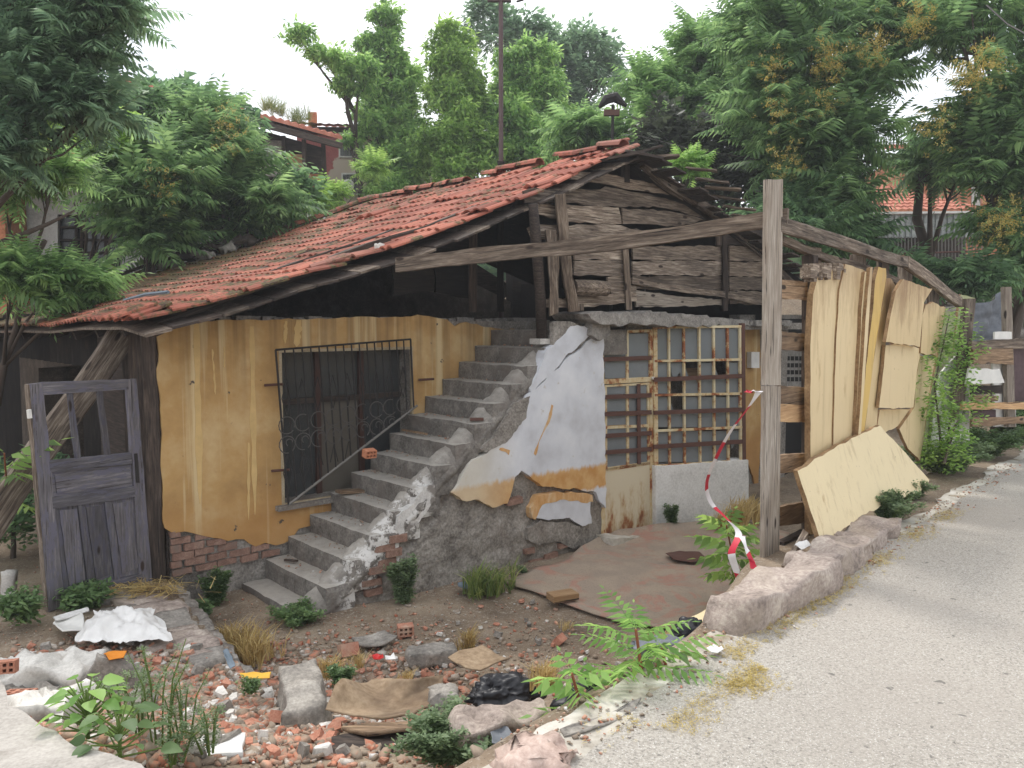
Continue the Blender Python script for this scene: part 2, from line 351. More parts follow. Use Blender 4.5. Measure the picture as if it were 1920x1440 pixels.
# clay roof tiles: per-tile tone, moss and soot by place on the roof
for RTN in ('roof_tile', 'roof_tile_far'):
  t = NT(RTN); oi = t.n('ShaderNodeObjectInfo'); ri = t.n('ShaderNodeNewGeometry'); wv = t.coords('World')
  rnd = t.math('FRACT', t.math('ADD', oi.outputs['Random'], t.math('MULTIPLY', ri.outputs['Random Per Island'], .999)))
  c = t.ramp(rnd, [(0, S((126, 74, 60))), (.3, S((146, 84, 68))), (.6, S((160, 94, 76))), (.85, S((174, 108, 88))), (1, S((138, 96, 84)))])
  a = t.noise(wv, 5, 7, .7); b = t.noise(wv, .8, 4, .5); sx = t.sep(wv)[0]
  c = t.mix(t.math('MULTIPLY', t.bw(a, .5, .68), .3), c, S((112, 74, 60)))
  low = t.math('MULTIPLY', t.math('SUBTRACT', -.3, sx), .03)
  mo = t.math('ADD', t.math('ADD', t.math('MULTIPLY', t.noise(wv, 9, 6, .7), .75), t.math('MULTIPLY', b, .35)), t.math('ADD', low, t.math('MULTIPLY', t.math('SUBTRACT', t.sep(t.coords('Object', rnd=False))[0], .16), .42)) if RTN == 'roof_tile' else t.math('ADD', low, .02))
  c = t.mix(t.math('MULTIPLY', t.bw(mo, .59, .68), .9), c, t.mix(t.bw(t.noise(wv, 30, 3), .4, .6), S((52, 46, 36)), S((88, 88, 52))))
  t.col(c); t.rgh(.85); t.bump(t.math('ADD', a, t.bw(mo, .66, .8)), .4, .012); M[RTN] = t.m
t = NT('far_tile'); wv = t.coords('World'); a = t.noise(wv, 3, 6, .7)
c = t.ramp(a, [(.3, S((150, 90, 74))), (.5, S((180, 116, 96))), (.7, S((200, 142, 122)))])
t.col(c); t.rgh(.85); M['far_tile'] = t.m
# insulated cream wall sheets
def sheet(name, base, scorch):
    t = NT(name); v = t.coords('Object', rnd=False); a = t.noise(v, 1.7, 6, .6); d = t.noise(t.coords('Object', (3, 3, .8), rnd=True), 2.5, 6, .7)
    k = S(base); c = t.mix(a, tuple(x*.9 for x in k[:3])+(1,), tuple(min(1, x*1.06) for x in k[:3])+(1,))
    z = t.sep(v)[2]; top = t.bw(t.math('ADD', t.math('SUBTRACT', z, 1.62), t.math('MULTIPLY', t.math('SUBTRACT', d, .5), 1.7)), 0, .5)
    c = t.mix(t.math('MULTIPLY', top, scorch), c, S((138, 104, 66)))
    c = t.mix(t.bw(d, .6, .72), c, S((178, 152, 112)))
    e = t.noise(t.coords('Object', (7, 7, .5)), 2, 6, .7); c = t.mix(t.math('MULTIPLY', t.bw(e, .54, .7), .4), c, S((150, 124, 88)))
    c = t.mix(t.bw(t.noise(v, 26, 3), .73, .76), c, S((90, 66, 48)))
    t.col(c); t.rgh(.55); t.bump(a, .2, .02); M[name] = t.m
sheet('cream_sheet', (214, 192, 150), .6); sheet('burnt_sheet', (206, 182, 138), 1.0); sheet('yellow_strip', (206, 172, 96), .4)
sheet('green_sheet', (160, 168, 118), .3); sheet('pale_sheet', (218, 200, 160), .1)
# ground
t = NT('ground'); wv = t.coords('World'); a = t.noise(wv, 1.4, 7, .62); b = t.noise(wv, 22, 6, .7); p = t.noise(wv, 75, 3, .6)
c = t.ramp(a, [(.3, S((98, 84, 70))), (.5, S((128, 112, 94))), (.68, S((154, 138, 118)))])
c = t.mix(t.bw(b, .55, .64), c, S((152, 142, 128))); c = t.mix(t.bw(p, .62, .68), c, S((178, 168, 154))); c = t.mix(t.bw(p, .38, .3), c, S((70, 60, 52)))
t.col(c); t.rgh(.98); t.bump(t.math('ADD', t.math('MULTIPLY', b, .8), t.math('MULTIPLY', p, .25)), .8, .008); M['ground'] = t.m
t = NT('asphalt'); wv = t.coords('World'); a = t.noise(wv, .7, 6, .55); b = t.noise(wv, 80, 5, .78); g = t.noise(wv, 150, 2, .6)
c = t.ramp(b, [(.33, S((94, 90, 84))), (.46, S((150, 144, 135))), (.6, S((169, 163, 153))), (.75, S((194, 189, 180)))])
c = t.mix(t.math('MULTIPLY', t.bw(t.noise(wv, .35, 7, .6), .5, .6), .4), c, S((140, 134, 126))); c = t.mix(t.bw(g, .6, .7), c, S((204, 201, 195))); c = t.mix(t.math('MULTIPLY', t.bw(a, .45, .62), .35), c, S((158, 150, 140)))
pk = t.noise(wv, 14, 3, .5, .4); c = t.mix(t.bw(pk, .31, .28), c, S((110, 106, 100)))
vo = t.n('ShaderNodeTexVoronoi'); vo.inputs['Scale'].default_value = 17; t.l(wv, vo.inputs['Vector']); vm = t.bw(vo.outputs['Distance'], .13, .09)
vs_ = t.bw(t.noise(wv, 3, 2), .5, .6); c = t.mix(t.math('MULTIPLY', t.math('MULTIPLY', vm, vs_), .6), c, S((116, 111, 104)))
t.col(c); t.rgh(.9); t.bump(t.math('ADD', b, t.math('MULTIPLY', t.math('MULTIPLY', vm, vs_), -1.2)), .7, .0022); M['asphalt'] = t.m
t = NT('gutter'); wv = t.coords('World'); a = t.noise(wv, 5, 7, .65); p = t.noise(wv, 60, 3, .6)
c = t.ramp(a, [(.35, S((150, 142, 130))), (.5, S((182, 176, 164))), (.65, S((204, 199, 190)))]); c = t.mix(t.bw(t.noise(wv, 3.3, 6), .56, .64), c, S((144, 132, 112)))
t.col(c); t.rgh(.95); t.bump(t.math('ADD', a, t.math('MULTIPLY', p, .06)), .7, .012); M['gutter'] = t.m
t = NT('carpet'); wv = t.coords('World'); a = t.noise(wv, 1.5, 3, .5, 1.6); p = t.noise(wv, 90, 3, .7)
sw = t.math('ABSOLUTE', t.math('SUBTRACT', a, .5))
c = t.mix(t.math('MULTIPLY', t.math('MULTIPLY', t.bw(sw, .07, .045), t.bw(t.noise(wv, .9, 3), .46, .56)), .45), S((150, 135, 120)), S((176, 112, 94))); c = t.mix(t.bw(t.noise(wv, 4, 7, .7), .46, .6), c, S((160, 144, 126)))
c = t.mix(t.math('MULTIPLY', t.bw(p, .56, .64), .6), c, S((100, 88, 76))); t.col(c); t.rgh(1.); t.bump(p, .7, .002); M['carpet'] = t.m
# crisp fragments: each island its own material tone
t = NT('chips'); ri = t.n('ShaderNodeNewGeometry'); wv = t.coords('World')
c = t.ramp(ri.outputs['Random Per Island'], [(0, S((164, 100, 76))), (.16, S((186, 124, 98))), (.3, S((196, 148, 124))), (.42, S((160, 128, 108))), (.5, S((142, 128, 112))), (.68, S((176, 168, 158))), (.78, S((198, 190, 180))), (.86, S((120, 108, 96))), (.96, S((222, 220, 216)))], 'CONSTANT')
a = t.noise(wv, 25, 5); c = t.mix(t.math('MULTIPLY', t.bw(a, .4, .58), .8), c, S((148, 132, 115))); t.col(c); t.rgh(.95); t.bump(a, .5, .003); M['chips'] = t.m
def leaf(name, dark, mid, light, trans=.35, veil=None, rough=.5):
    t = NT(name); ri = t.n('ShaderNodeNewGeometry'); wv = t.coords('World'); n = t.noise(wv, .9, 4, .5)
    f = t.math('ADD', t.math('MULTIPLY', ri.outputs['Random Per Island'], .45), t.math('MULTIPLY', n, .6))
    c = t.ramp(f, [(.22, S(dark)), (.5, S(mid)), (.82, S(light))]); t.col(c); t.rgh(rough)
    tl = t.n('ShaderNodeBsdfTranslucent'); hs = t.n('ShaderNodeHueSaturation'); hs.inputs['Value'].default_value = 1.9; hs.inputs['Hue'].default_value = .485
    t.l(c, hs.inputs['Color']); t.l(hs.outputs[0], tl.inputs['Color'])
    ms = t.n('ShaderNodeMixShader'); ms.inputs[0].default_value = trans
    t.l(t.bsdf.outputs[0], ms.inputs[1]); t.l(tl.outputs[0], ms.inputs[2]); t.l(ms.outputs[0], t.out.inputs['Surface']); M[name] = t.m
leaf('leaf_ailanthus', (70, 100, 62), (104, 138, 84), (144, 176, 112), .52)
leaf('leaf_blue', (74, 98, 78), (102, 130, 100), (134, 162, 124), .5)
leaf('leaf_mid', (64, 92, 60), (95, 126, 80), (136, 166, 108), .5)
leaf('leaf_dark', (60, 86, 62), (90, 120, 84), (124, 156, 108), .48)
leaf('leaf_bright', (76, 104, 54), (116, 150, 76), (154, 184, 102), .5)
leaf('leaf_maple', (72, 102, 64), (118, 156, 88), (162, 192, 116), .52)
leaf('leaf_weed', (62, 84, 52), (90, 116, 72), (122, 146, 96), .35)
leaf('leaf_greyweed', (78, 98, 66), (106, 126, 90), (138, 154, 116), .35)
leaf('leaf_sapling', (84, 122, 60), (116, 156, 80), (156, 188, 110), .45)
leaf('leaf_seed', (140, 124, 60), (166, 150, 78), (186, 172, 100), .3)
leaf('grass_dry', (146, 124, 74), (182, 160, 104), (208, 190, 138), .2)
leaf('dry_bit', (150, 132, 70), (174, 156, 92), (196, 180, 118), .2)
leaf('grass_green', (70, 92, 50), (104, 124, 66), (150, 156, 92), .3)
leaf('leaf_purple', (50, 54, 48), (66, 72, 60), (84, 94, 70), .3)

t = NT('step_concrete'); v = t.coords('Object', rnd=False); a = t.noise(v, 7, 8, .65); b = t.noise(v, 50, 4, .6); xyz = t.sep(v)
c = t.ramp(t.math('ADD', t.math('MULTIPLY', a, .6), t.math('MULTIPLY', b, .4)), [(.36, S((84, 80, 75))), (.5, S((120, 115, 109))), (.64, S((150, 145, 137)))])
c = t.mix(t.bw(t.noise(v, 2.2, 6), .5, .66), c, S((112, 104, 97)))
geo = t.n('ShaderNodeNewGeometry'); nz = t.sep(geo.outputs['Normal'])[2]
c = t.mix(t.math('MULTIPLY', t.bw(nz, .5, .9), t.math('ADD', .35, t.math('MULTIPLY', a, .7))), c, S((184, 178, 168)))  # dust tint on upward faces also paints top light onto the treads
m1 = t.bw(t.math('ADD', xyz[1], t.math('MULTIPLY', t.math('SUBTRACT', a, .5), .5)), -1.06, -1.13)
m2 = t.bw(xyz[0], 1.0, 1.15); m3 = t.bw(xyz[0], 2.15, 2.0)
wm = t.math('MULTIPLY', t.math('MULTIPLY', m1, t.math('MULTIPLY', m2, m3)), t.bw(t.noise(v, 11, 7, .7), .48, .53))
c = t.mix(wm, c, S((206, 203, 198)))
t.col(c); t.rgh(.95); t.bump(t.math('ADD', a, t.math('MULTIPLY', b, .15)), .9, .018); M['step_concrete'] = t.m
# ================================================================ SETTING
def axis(*segs):
    out = []
    for a, b, st in segs:
        n = max(1, int(round((b-a)/st))); out += [a+(b-a)*i/n for i in range(n)]
    return out + [segs[-1][1]]
xs = axis((-400, -60, 60), (-60, -14, 4), (-14, -5, .5), (-5, 6.5, .07), (6.5, 16, .5), (16, 60, 4), (60, 400, 60))
ys = axis((-80, -4, 12), (-4, 2.5, .5), (2.5, 11.5, .07), (11.5, 30, .6), (30, 80, 5), (80, 420, 60))
vs = [(x, y, gz(x, y)) for y in ys for x in xs]; nx = len(xs)
fs = [(j*nx+i, j*nx+i+1, (j+1)*nx+i+1, (j+1)*nx+i) for j in range(len(ys)-1) for i in range(nx-1)]
mk('ground', mesh_of('ground', vs, fs, M['ground'], True, False), kind='structure')
def road_pt(s, e, z): p = ROADA + ROADD*s + ROADN*e; return (p.x, p.y, z)
def strip(name, mat, s0, s1, ds, e_in, e_out, z, ne=6):
    vs = []; n = int((s1-s0)/ds)
    for i in range(n+1):
        s = s0+(s1-s0)*i/n; a = e_in(s); b = e_out(s)
        for k in range(ne+1): vs.append(road_pt(s, a+(b-a)*k/ne, z if not callable(z) else z(s, a+(b-a)*k/ne)))
    fs = [(i*(ne+1)+k, i*(ne+1)+k+1, (i+1)*(ne+1)+k+1, (i+1)*(ne+1)+k) for i in range(n) for k in range(ne)]
    me = mesh_of(name, vs, fs, mat, True, False)
    if len(me.polygons) and me.polygons[0].normal.z < 0: me.flip_normals()
    return mk(name, me, kind='structure')
strip('road', M['asphalt'], -12, 60, .08, lambda s: -7, lambda s: -.02+.07*n3(s*.8, 1)+.04*n3(s*4, 2)+.015*n3(s*15, 3)-.10*smooth((1.2-s)/1.5), .016, 5)
def gz_r(s, e): p = ROADA + ROADD*s + ROADN*e; return gz(p.x, p.y) + .011
strip('gutter', M['gutter'], -6, 14, .06, lambda s: -.12, lambda s: .12+.1*n3(s*1.1, 7)+.05*n3(s*5, 8), gz_r, 8)

# ================================================================ HOUSE
LBL_HOUSE = 'derelict one-storey ochre house with sagging red tile roof and grey plank gable'
house = thing('derelict_house', LBL_HOUSE, 'house', H.M)
RY0, RY1 = -.7, -1.35
E1 = H.on_y(265, 600, RY0); AP = H.on_y(1185, 277, RY1); RE = H.on_x(710, 368, AP.x)
EX, EZ, AX, AZ = E1.x, E1.z, AP.x, AP.z
SLOPE = (AZ-EZ)/(AX-EX); BEND = RE.y; BEAVE = BEND+2.6
def rake_y(x): k = (x-EX)/(AX-EX); return RY0+(RY1-RY0)*k
def back_y(x): k = (x-EX)/(AX-EX); return BEAVE+(BEND-BEAVE)*k
def roof_z(x, y):
    k = (x-EX)/(AX-EX)
    return EZ+(x-EX)*SLOPE - .15*math.sin(math.pi*min(1, max(0, k)))*(1.1-.06*y) + .05*n3(x*.7, y*.5, 3) + .02*n3(x*2, y*1.6, 9) - .05*max(0, .3-k)*y
WT = H.on_y(290, 600, 0).z                       # wall head
# ---- masonry walls
wl, wr = H.on_y(526, 700, 0).x, H.on_y(768, 700, 0).x
wt_, wb = H.on_y(526, 661, 0).z, H.on_y(536, 942, 0).z
XR = 9.9
HOLE = [(wl, wb), (wr, wb), (wr, wt_), (wl, wt_)]
MB().prism([(0, -.4), (5.0, -.4), (5.0, WT), (0, WT-.01)], 0, .34, [HOLE]).obj('front_wall', M['cement'], parent=house)
pb = [(292, 602), (620, 597), (800, 592), (835, 600), (850, 612), (872, 604), (900, 612)]
low = [(585, 985), (560, 992), (545, 1010), (515, 1022), (495, 1018), (478, 1022), (455, 1012), (425, 1014), (398, 1006), (372, 1003), (345, 995), (322, 997), (305, 990)]
top = H.poly(pb, 0) + [(4.75, 2.5), (4.8, 1.1)]; bot = [(4.8, .9), (2.2, .85)] + H.poly(low, 0)
pl = rough([(x, z) for x, z in (top+bot)], .07, .012, 1)
MB().prism(pl, -.028, .001, [[(wl-.005, wb-.005), (wr+.005, wb-.005), (wr+.005, wt_+.005), (wl-.005, wt_+.005)]]).obj('ochre_plaster', M['ochre_plaster'], parent=house, label='ochre plaster streaked by pale run-off')
# old thin plaster drips, raised a little: pale streaks
for k, (u0, v0, u1, v1, wd) in enumerate([(368, 606, 375, 945, 15), (472, 612, 478, 965, 12), (560, 600, 556, 650, 16), (398, 655, 404, 740, 4), (466, 830, 466, 975, 6), (420, 650, 421, 690, 3), (536, 602, 534, 645, 8)]):
    n = 14; L = []; Rr = []
    for i in range(n+1):
        f = i/n; u = u0+(u1-u0)*f; v = v0+(v1-v0)*f; ww = wd*(.55+.45*math.sin(f*2.6+.3))*(.8+.5*n3(f*5, k))*(1 if f < .9 else (1-f)*8+.15)
        L.append((u-ww/2+2*n3(f*7, k, 2), v)); Rr.append((u+ww/2+2*n3(f*7, k, 5), v))
    MB().prism(H.poly(L+Rr[::-1], -.03), -.0315-.0004*k, -.0285).obj('lime_streak', M['streak'], parent=house)
# bricks bared at the foot of the ochre wall
def brick_mesh(sd, L=.2, h=.062, d=.07):
    rr = random.Random(sd); mb = MB(); j = lambda a: a+rr.uniform(-.007, .007); c = .012
    v = []
    for z in (0, h):
        for x, y in ((c, 0), (L-c, 0), (L, c), (L, d), (0, d), (0, c)): v.append((j(x), j(y)+(c*.5 if z else 0), j(z)))
    mb.add(v, [tuple(range(6))[::-1], tuple(range(6, 12))] + [(i, (i+1) % 6, (i+1) % 6+6, i+6) for i in range(6)])
    return mb.mesh('brick', M['brick_red'])
BR = [brick_mesh(s) for s in range(6)]
def lowz(x):
    P = H.poly(low, 0); P = sorted(P)
    for (x0, z0), (x1, z1) in zip(P, P[1:]):
        if x0 <= x <= x1: return z0+(z1-z0)*(x-x0)/max(1e-6, x1-x0)
    return .6
def lay(x, y, z, sc=1, ry=0): 
    o = mk('brick', random.choice(BR), H.M @ Matrix.Translation((x, y, z)) @ Matrix.Rotation(ry, 4, 'Y') @ Matrix.Diagonal((sc, 1, 1, 1)), house); return o
zb = H.on_y(310, 1082, 0).z
for r_ in range(7):
    z = zb+r_*.072
    for c_ in range(6):
        x = .01+c_*.215-(.1 if r_ % 2 else 0)+random.uniform(-.01, .01)
        if x < -.005: x = .0; sc = .5
        else: sc = random.uniform(.92, 1.02)
        if z+.05 > lowz(x+.1)+.02 or x > .95-.06*r_*0: continue
        lay(x, -.03+random.uniform(-.012, .012), z+random.uniform(-.004, .004), sc, random.uniform(-.03, .03))
# ---- window in the ochre wall
win = mk('window', MB().prism([(wl-.03, wb-.02), (wr+.025, wb-.02), (wr+.025, wt_+.03), (wl-.03, wt_+.03)], -.036, -.004, [HOLE]).mesh('window', M['window_surround']), parent=house, label='barred window with dark panes and pale surround')
def in_box(name, x0, x1, y0, y1, z0, z1, mat, par=None, **k): return MB().box(x0, x1, y0, y1, z0, z1).obj(name, M[mat], H.M, par or win, **k)
in_box('sill', wl-.1, wr+.05, -.10, .2, wb-.06, wb-.012, 'cement')
cw = (wr-wl)
xa, xb = wl+cw*.32, wl+cw*.66; zt = wb+(wt_-wb)*.66
for i, (x0, x1) in enumerate(((wl, xa-.03), (xa+.03, xb-.03), (xb+.03, wr))):
    in_box('pane', x0, x1, .2, .206, zt+.03, wt_, 'window_glass')
    in_box('shutter' if i == 1 else 'pane', x0, x1, .2, .212, wb, zt-.03, 'shutter' if i == 1 else 'window_glass')
for x in (xa, xb): in_box('mullion', x-.03, x+.03, .16, .22, wb, wt_, 'red_frame')
in_box('transom', wl, wr, .165, .225, zt-.028, zt+.028, 'dark_wood')
# ---- iron grille with scrolls; its foot rail follows the stairs
gr = thing('window_grille', None, None, H.M); gr.parent = house; gr.matrix_basis = Matrix()
GY = -.17
A_, B_, C_, D_ = [H.on_y(u, v, GY) for u, v in ((517, 656), (770, 636), (776, 765), (541, 946))]
def lerp(a, b, t): return a+(b-a)*t
def gbar(p, q, r=.007, n=5, name='bar', mat='iron'): MB().tube([p, q], r, n).obj(name, M[mat], H.M, gr)
gbar(A_, B_, .011); gbar(B_, C_, .011); gbar(A_, D_, .011)
gbar(D_, C_+(C_-D_)*.03, .014, name='foot_rail', mat='grey_pipe')
NB = 17
for i in range(1, NB):
    f = i/NB; gbar(lerp(A_, B_, f), lerp(D_, C_, f), .0085)
def gpt(f, g):     # f across, g down as share of the LEFT bar
    top_ = lerp(A_, B_, f); return Vector((top_.x, GY-.008, top_.z+(lerp(A_.z, D_.z, g)-A_.z)*(1-.06*f)))
def above(p): 
    f = (p.x-D_.x)/(C_.x-D_.x); return p.z > D_.z+(C_.z-D_.z)*f+.02
def ring(c, r, a0=0, a1=2*math.pi, n=14):
    pts = [Vector((c.x+r*math.cos(a0+(a1-a0)*k/n), c.y, c.z+r*math.sin(a0+(a1-a0)*k/n))) for k in range(n+1)]
    pts = [p for p in pts if above(p)]
    if len(pts) > 3: MB().tube(pts, .006, 4).obj('scroll', M['iron_pale'], H.M, gr)
for i in range(9):
    f = (i+.55)/9.2
    ring(gpt(f, .49), .085, 1.1 if i % 2 else -.3, 5.6); ring(gpt(f, .615), .085, -.9, 4.9)
    ring(gpt(f, .615)+Vector((.02, -.004, .02)), .035, 0, 4.2, 8)
    for g0, g1, ww in ((.2, .43, .045), (.68, .92, .045)):
        c0, c1 = gpt(f, g0), gpt(f, g1); m = (c0+c1)/2
        for sgn in (-1, 1):
            q = m+Vector((sgn*ww, 0, 0))
            for a, b in ((c0, q), (q, c1)):
                if above(a) and above(b): gbar(a, b, .0055, 4, 'diamond_bar')
for u, v in ((503, 722), (516, 882), (790, 712)):
    p = H.on_y(u, v, -.05); MB().tube([p+Vector((-.04, 0, 0)), p+Vector((.1, -.11, .01))], .014, 5).obj('bracket', M['rust_bar'], H.M, gr)
# ---- side wall under the eave, dark doorway, corner post
HS = Frame(-3.15, 7.26, -1.0, -48.0)
hole = HS.poly([(72, 690), (190, 680), (196, 1010), (78, 1040)], 0)
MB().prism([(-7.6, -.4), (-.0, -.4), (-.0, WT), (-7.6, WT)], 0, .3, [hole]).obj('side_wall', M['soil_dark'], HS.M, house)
px_ = HS.poly([(204, 640), (288, 610), (300, 1085), (215, 1075)], 0)
MB().prism([(-2.0, .2), (-.02, .2), (-.02, WT-.05), (-2.0, WT-.05)], -.02, .001).obj('side_plaster', M['dark_wood'], HS.M, house)
for i in range(4):
    x0 = -.02-i*.19
    beam('side_board', w2(HS, x0-.09, -.04-.008*i, .22), w2(HS, x0-.085, -.05-.01*i, WT+.02), .175, .03, M['dark_wood'], house, roll=R(90) if False else 0, warp=.006)
beam('corner_post', w2(HS, -.04, -.09, .2), w2(HS, -.06, -.09, WT+.1), .13, .12, M['dark_wood'], house, warp=.012)
for i in range(16):
    x = -2.1-i*.34; beam('side_board', w2(HS, x, -.03, WT-.5 if -5.9 < x < -2.3 else .3), w2(HS, x+.02, -.035, WT+.1), .3, .025, M['black_wood'], house, warp=.006)
# ---- other walls, floor, interior, all timber-dark
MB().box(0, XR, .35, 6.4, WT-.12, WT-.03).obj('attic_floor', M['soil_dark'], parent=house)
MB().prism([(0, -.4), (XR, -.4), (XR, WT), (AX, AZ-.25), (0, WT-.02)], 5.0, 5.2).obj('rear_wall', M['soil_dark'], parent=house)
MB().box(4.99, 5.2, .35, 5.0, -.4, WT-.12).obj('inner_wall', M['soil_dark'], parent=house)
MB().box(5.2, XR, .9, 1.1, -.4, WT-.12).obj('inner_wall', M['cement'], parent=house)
MB().box(XR-.2, XR, -.6, 5.0, -.4, WT).obj('end_wall', M['cement'], parent=house)
EWX = H.on_y(1510, 512, -1.3); MB().box(EWX.x-.15, EWX.x-.1, -.95, 5.3, WT-.1, EWX.z+.05).obj('end_boards', M['black_wood'], parent=house)
MB().box(EWX.x-.4, XR, 4.95, 5.15, WT-.1, EWX.z+.3).obj('rear_boards', M['black_wood'], parent=house)
MB().box(5.1, XR, -1.12, .35, WT-.12, WT-.02).obj('attic_floor', M['cement'], parent=house)
# stairwell side, closing the space under the landing
MB().box(4.45, 5.0, -1.12, 0, -.3, WT-.2).obj('landing_wall', M['cement'], parent=house)
# dark boards standing in the attic opening
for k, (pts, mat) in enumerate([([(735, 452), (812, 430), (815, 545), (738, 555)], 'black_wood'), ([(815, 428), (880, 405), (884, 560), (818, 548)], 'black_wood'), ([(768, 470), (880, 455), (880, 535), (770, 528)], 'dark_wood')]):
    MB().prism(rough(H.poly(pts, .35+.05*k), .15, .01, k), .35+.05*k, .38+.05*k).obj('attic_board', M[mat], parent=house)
# broken mortar and stones along the wall head
mb = MB()
for i in range(90):
    x = random.uniform(.1, 4.9); s = random.uniform(.02, .055); p = Vector((x, random.uniform(.02, .25), WT+s*.3))
    mb.box(p.x-s*1.4, p.x+s*1.4, p.y-s, p.y+s, p.z-s, p.z+s*.5)
for i in range(70):
    x = random.uniform(5.2, 8.9); s = random.uniform(.02, .06); p = Vector((x, random.uniform(-1.25, -.9), WT-.03+s*.3))
    mb.box(p.x-s*1.6, p.x+s*1.6, p.y-s, p.y+s, p.z-s, p.z+s*.6)
mb.obj('wall_head_rubble', M['lintel_concrete'], parent=house, kind='stuff')

# ---- outer stair wall (plane y=-1.2): rough render, cracked, with bared bricks
SY = -1.2
XD = H.on_y(1128, 800, SY).x
def sx_k(k): return .66+.245*(k-1)
def sz_k(k): return .08+.1883*(k-1)
wt0 = H.on_y(1095, 600, SY)
crack = [(q.x, q.z) for q in (H.on_y(u, v, SY) for u, v in ((1018, 650), (1000, 700), (980, 740), (950, 775), (930, 803), (905, 838), (880, 850), (862, 880), (850, 908), (822, 940), (790, 975), (750, 1012), (720, 1040), (690, 1068), (672, 1098)))]
def seg_d(p, a, b):
    a = Vector(a); b = Vector(b); p = Vector(p); ab = b-a; t = max(0, min(1, (p-a).dot(ab)/ab.length_squared)); return (p-(a+ab*t)).length
def crack_d(x, z): return min(seg_d((x, z), a, b) for a, b in zip(crack, crack[1:]))
def topz(x):
    if x < sx_k(1): return .02
    z = sz_k(1)+(x-sx_k(1))/.245*.1883-.16
    if x > 3.95: z = max(z, 2.25+(x-3.95)*.9)
    return min(z, WT-.02)
vs = []; fs = []; NX = int((XD-.62)/.025); NZ = 80
for i in range(NX+1):
    x = .62+(XD-.62)*i/NX; tz = topz(x)
    for j in range(NZ+1):
        z = -.25+(tz+.25)*j/NZ; d = crack_d(x+.02*n3(x*9, z*9), z)
        y = SY+.03+.022*n3(x*2.5, z*2.5)+.02*n3(x*7, z*7, 2)+.012*n3(x*19, z*19, 4)
        y += .09*smooth((.028-d)/.02)+.05*smooth((topz(x)-.12-z)/.1)*smooth((z-(topz(x)-.42))/.1)
        if z < 1.0: y -= .05*smooth((1.0-z)/.8)
        vs.append((x, y, z))
for i in range(NX):
    for j in range(NZ): a = i*(NZ+1)+j; fs.append((a, a+NZ+1, a+NZ+2, a+1))
b = len(vs); vs += [(.62, SY+.3, -.25), (XD, SY+.3, -.25), (XD, SY+.3, WT-.05), (4.3, SY+.3, WT-.05)]
fs += [(b, b+1, b+2, b+3)]
mk('stair_side_wall', mesh_of('stair_side_wall', vs, fs, M['cement'], True), parent=house, label='rough grey render of the stair flank split by a diagonal crack')
MB().box(XD-.12, XD, SY+.05, SY+.5, -.25, WT-.02).obj('door_jamb', M['cement'], parent=house)
def patch(pts, mat, y, th=.03, seed=0, name='white_plaster', seg=.05, amp=.012, label=None):
    MB().prism(rough(H.poly(pts, SY), seg, amp, seed), y-th, y).obj(name, M[mat], parent=house, label=label)
white1 = [(1124, 622), (1128, 900), (1129, 950), (1116, 942), (1110, 920), (1060, 914), (1010, 911), (990, 896), (970, 880), (958, 892), (953, 918), (944, 942), (915, 951), (890, 935), (860, 936), (841, 922), (852, 905), (858, 888), (880, 862), (905, 848), (932, 824), (952, 796), (968, 766), (980, 742), (996, 728), (1062, 668), (1112, 626)]
patch(white1, 'white_plaster', SY+.06, .125, 3, label='white limewashed plaster')
patch([(1108, 622), (1058, 664), (1000, 728), (990, 738), (985, 728), (1004, 690), (1014, 662), (1048, 628), (1062, 612), (1088, 612)], 'white_plaster', SY+.06, .127, 4)
0 and patch([(845, 912), (880, 904), (905, 914), (932, 904), (950, 912), (955, 888), (958, 925), (945, 942), (915, 950), (890, 934), (860, 935), (842, 922)], 'orange_plaster', SY-.045, .024, 6, 'orange_plaster')
0 and patch([(985, 886), (1030, 880), (1128, 884), (1129, 918), (1100, 915), (1060, 912), (1005, 908)], 'orange_plaster', SY-.0665, .003, 7, 'orange_plaster')
0 and patch([(842, 918), (862, 896), (890, 892), (930, 882), (955, 872), (952, 900), (945, 925), (905, 925)], 'orange_plaster', SY-.0665, .003, 17, 'orange_plaster')
patch([(992, 945), (1002, 932), (1040, 926), (1096, 932), (1100, 978), (1082, 986), (1058, 970), (1020, 972), (992, 968)], 'white_plaster', SY+.05, .13, 8)
patch([(986, 950), (1000, 928), (1040, 920), (1102, 926), (1102, 940), (1040, 934), (1006, 944), (994, 972), (988, 970)], 'orange_plaster', SY+.05, .133, 9, 'orange_plaster')
patch([(982, 990), (1005, 975), (1060, 978), (1098, 990), (1096, 1016), (1070, 1028), (1030, 1010), (1000, 1022), (984, 1010)], 'cement', SY+.06, .13, 10, 'render_lump', label='bulging lump of grey render')
patch([(1026, 757), (1030, 760), (1022, 790), (1003, 826), (997, 852), (993, 850), (1008, 812), (1020, 785)], 'orange_plaster', SY-.066, .003, 11, 'bare_streak', .03, .006)
patch([(930, 838), (948, 843), (946, 852), (940, 846), (928, 842)], 'orange_plaster', SY-.066, .003, 12, 'bare_streak', .03, .006)
patch([(1030, 606), (1062, 602), (1085, 612), (1090, 640), (1070, 652), (1060, 640), (1030, 650)], 'cement', SY-.0, .06, 13, 'render_lump')
patch([(1095, 602), (1126, 600), (1128, 628), (1108, 640), (1092, 628)], 'lintel_concrete', SY-.02, .12, 14, 'corner_block', .04, .01, 'cracked concrete block at the slab corner')
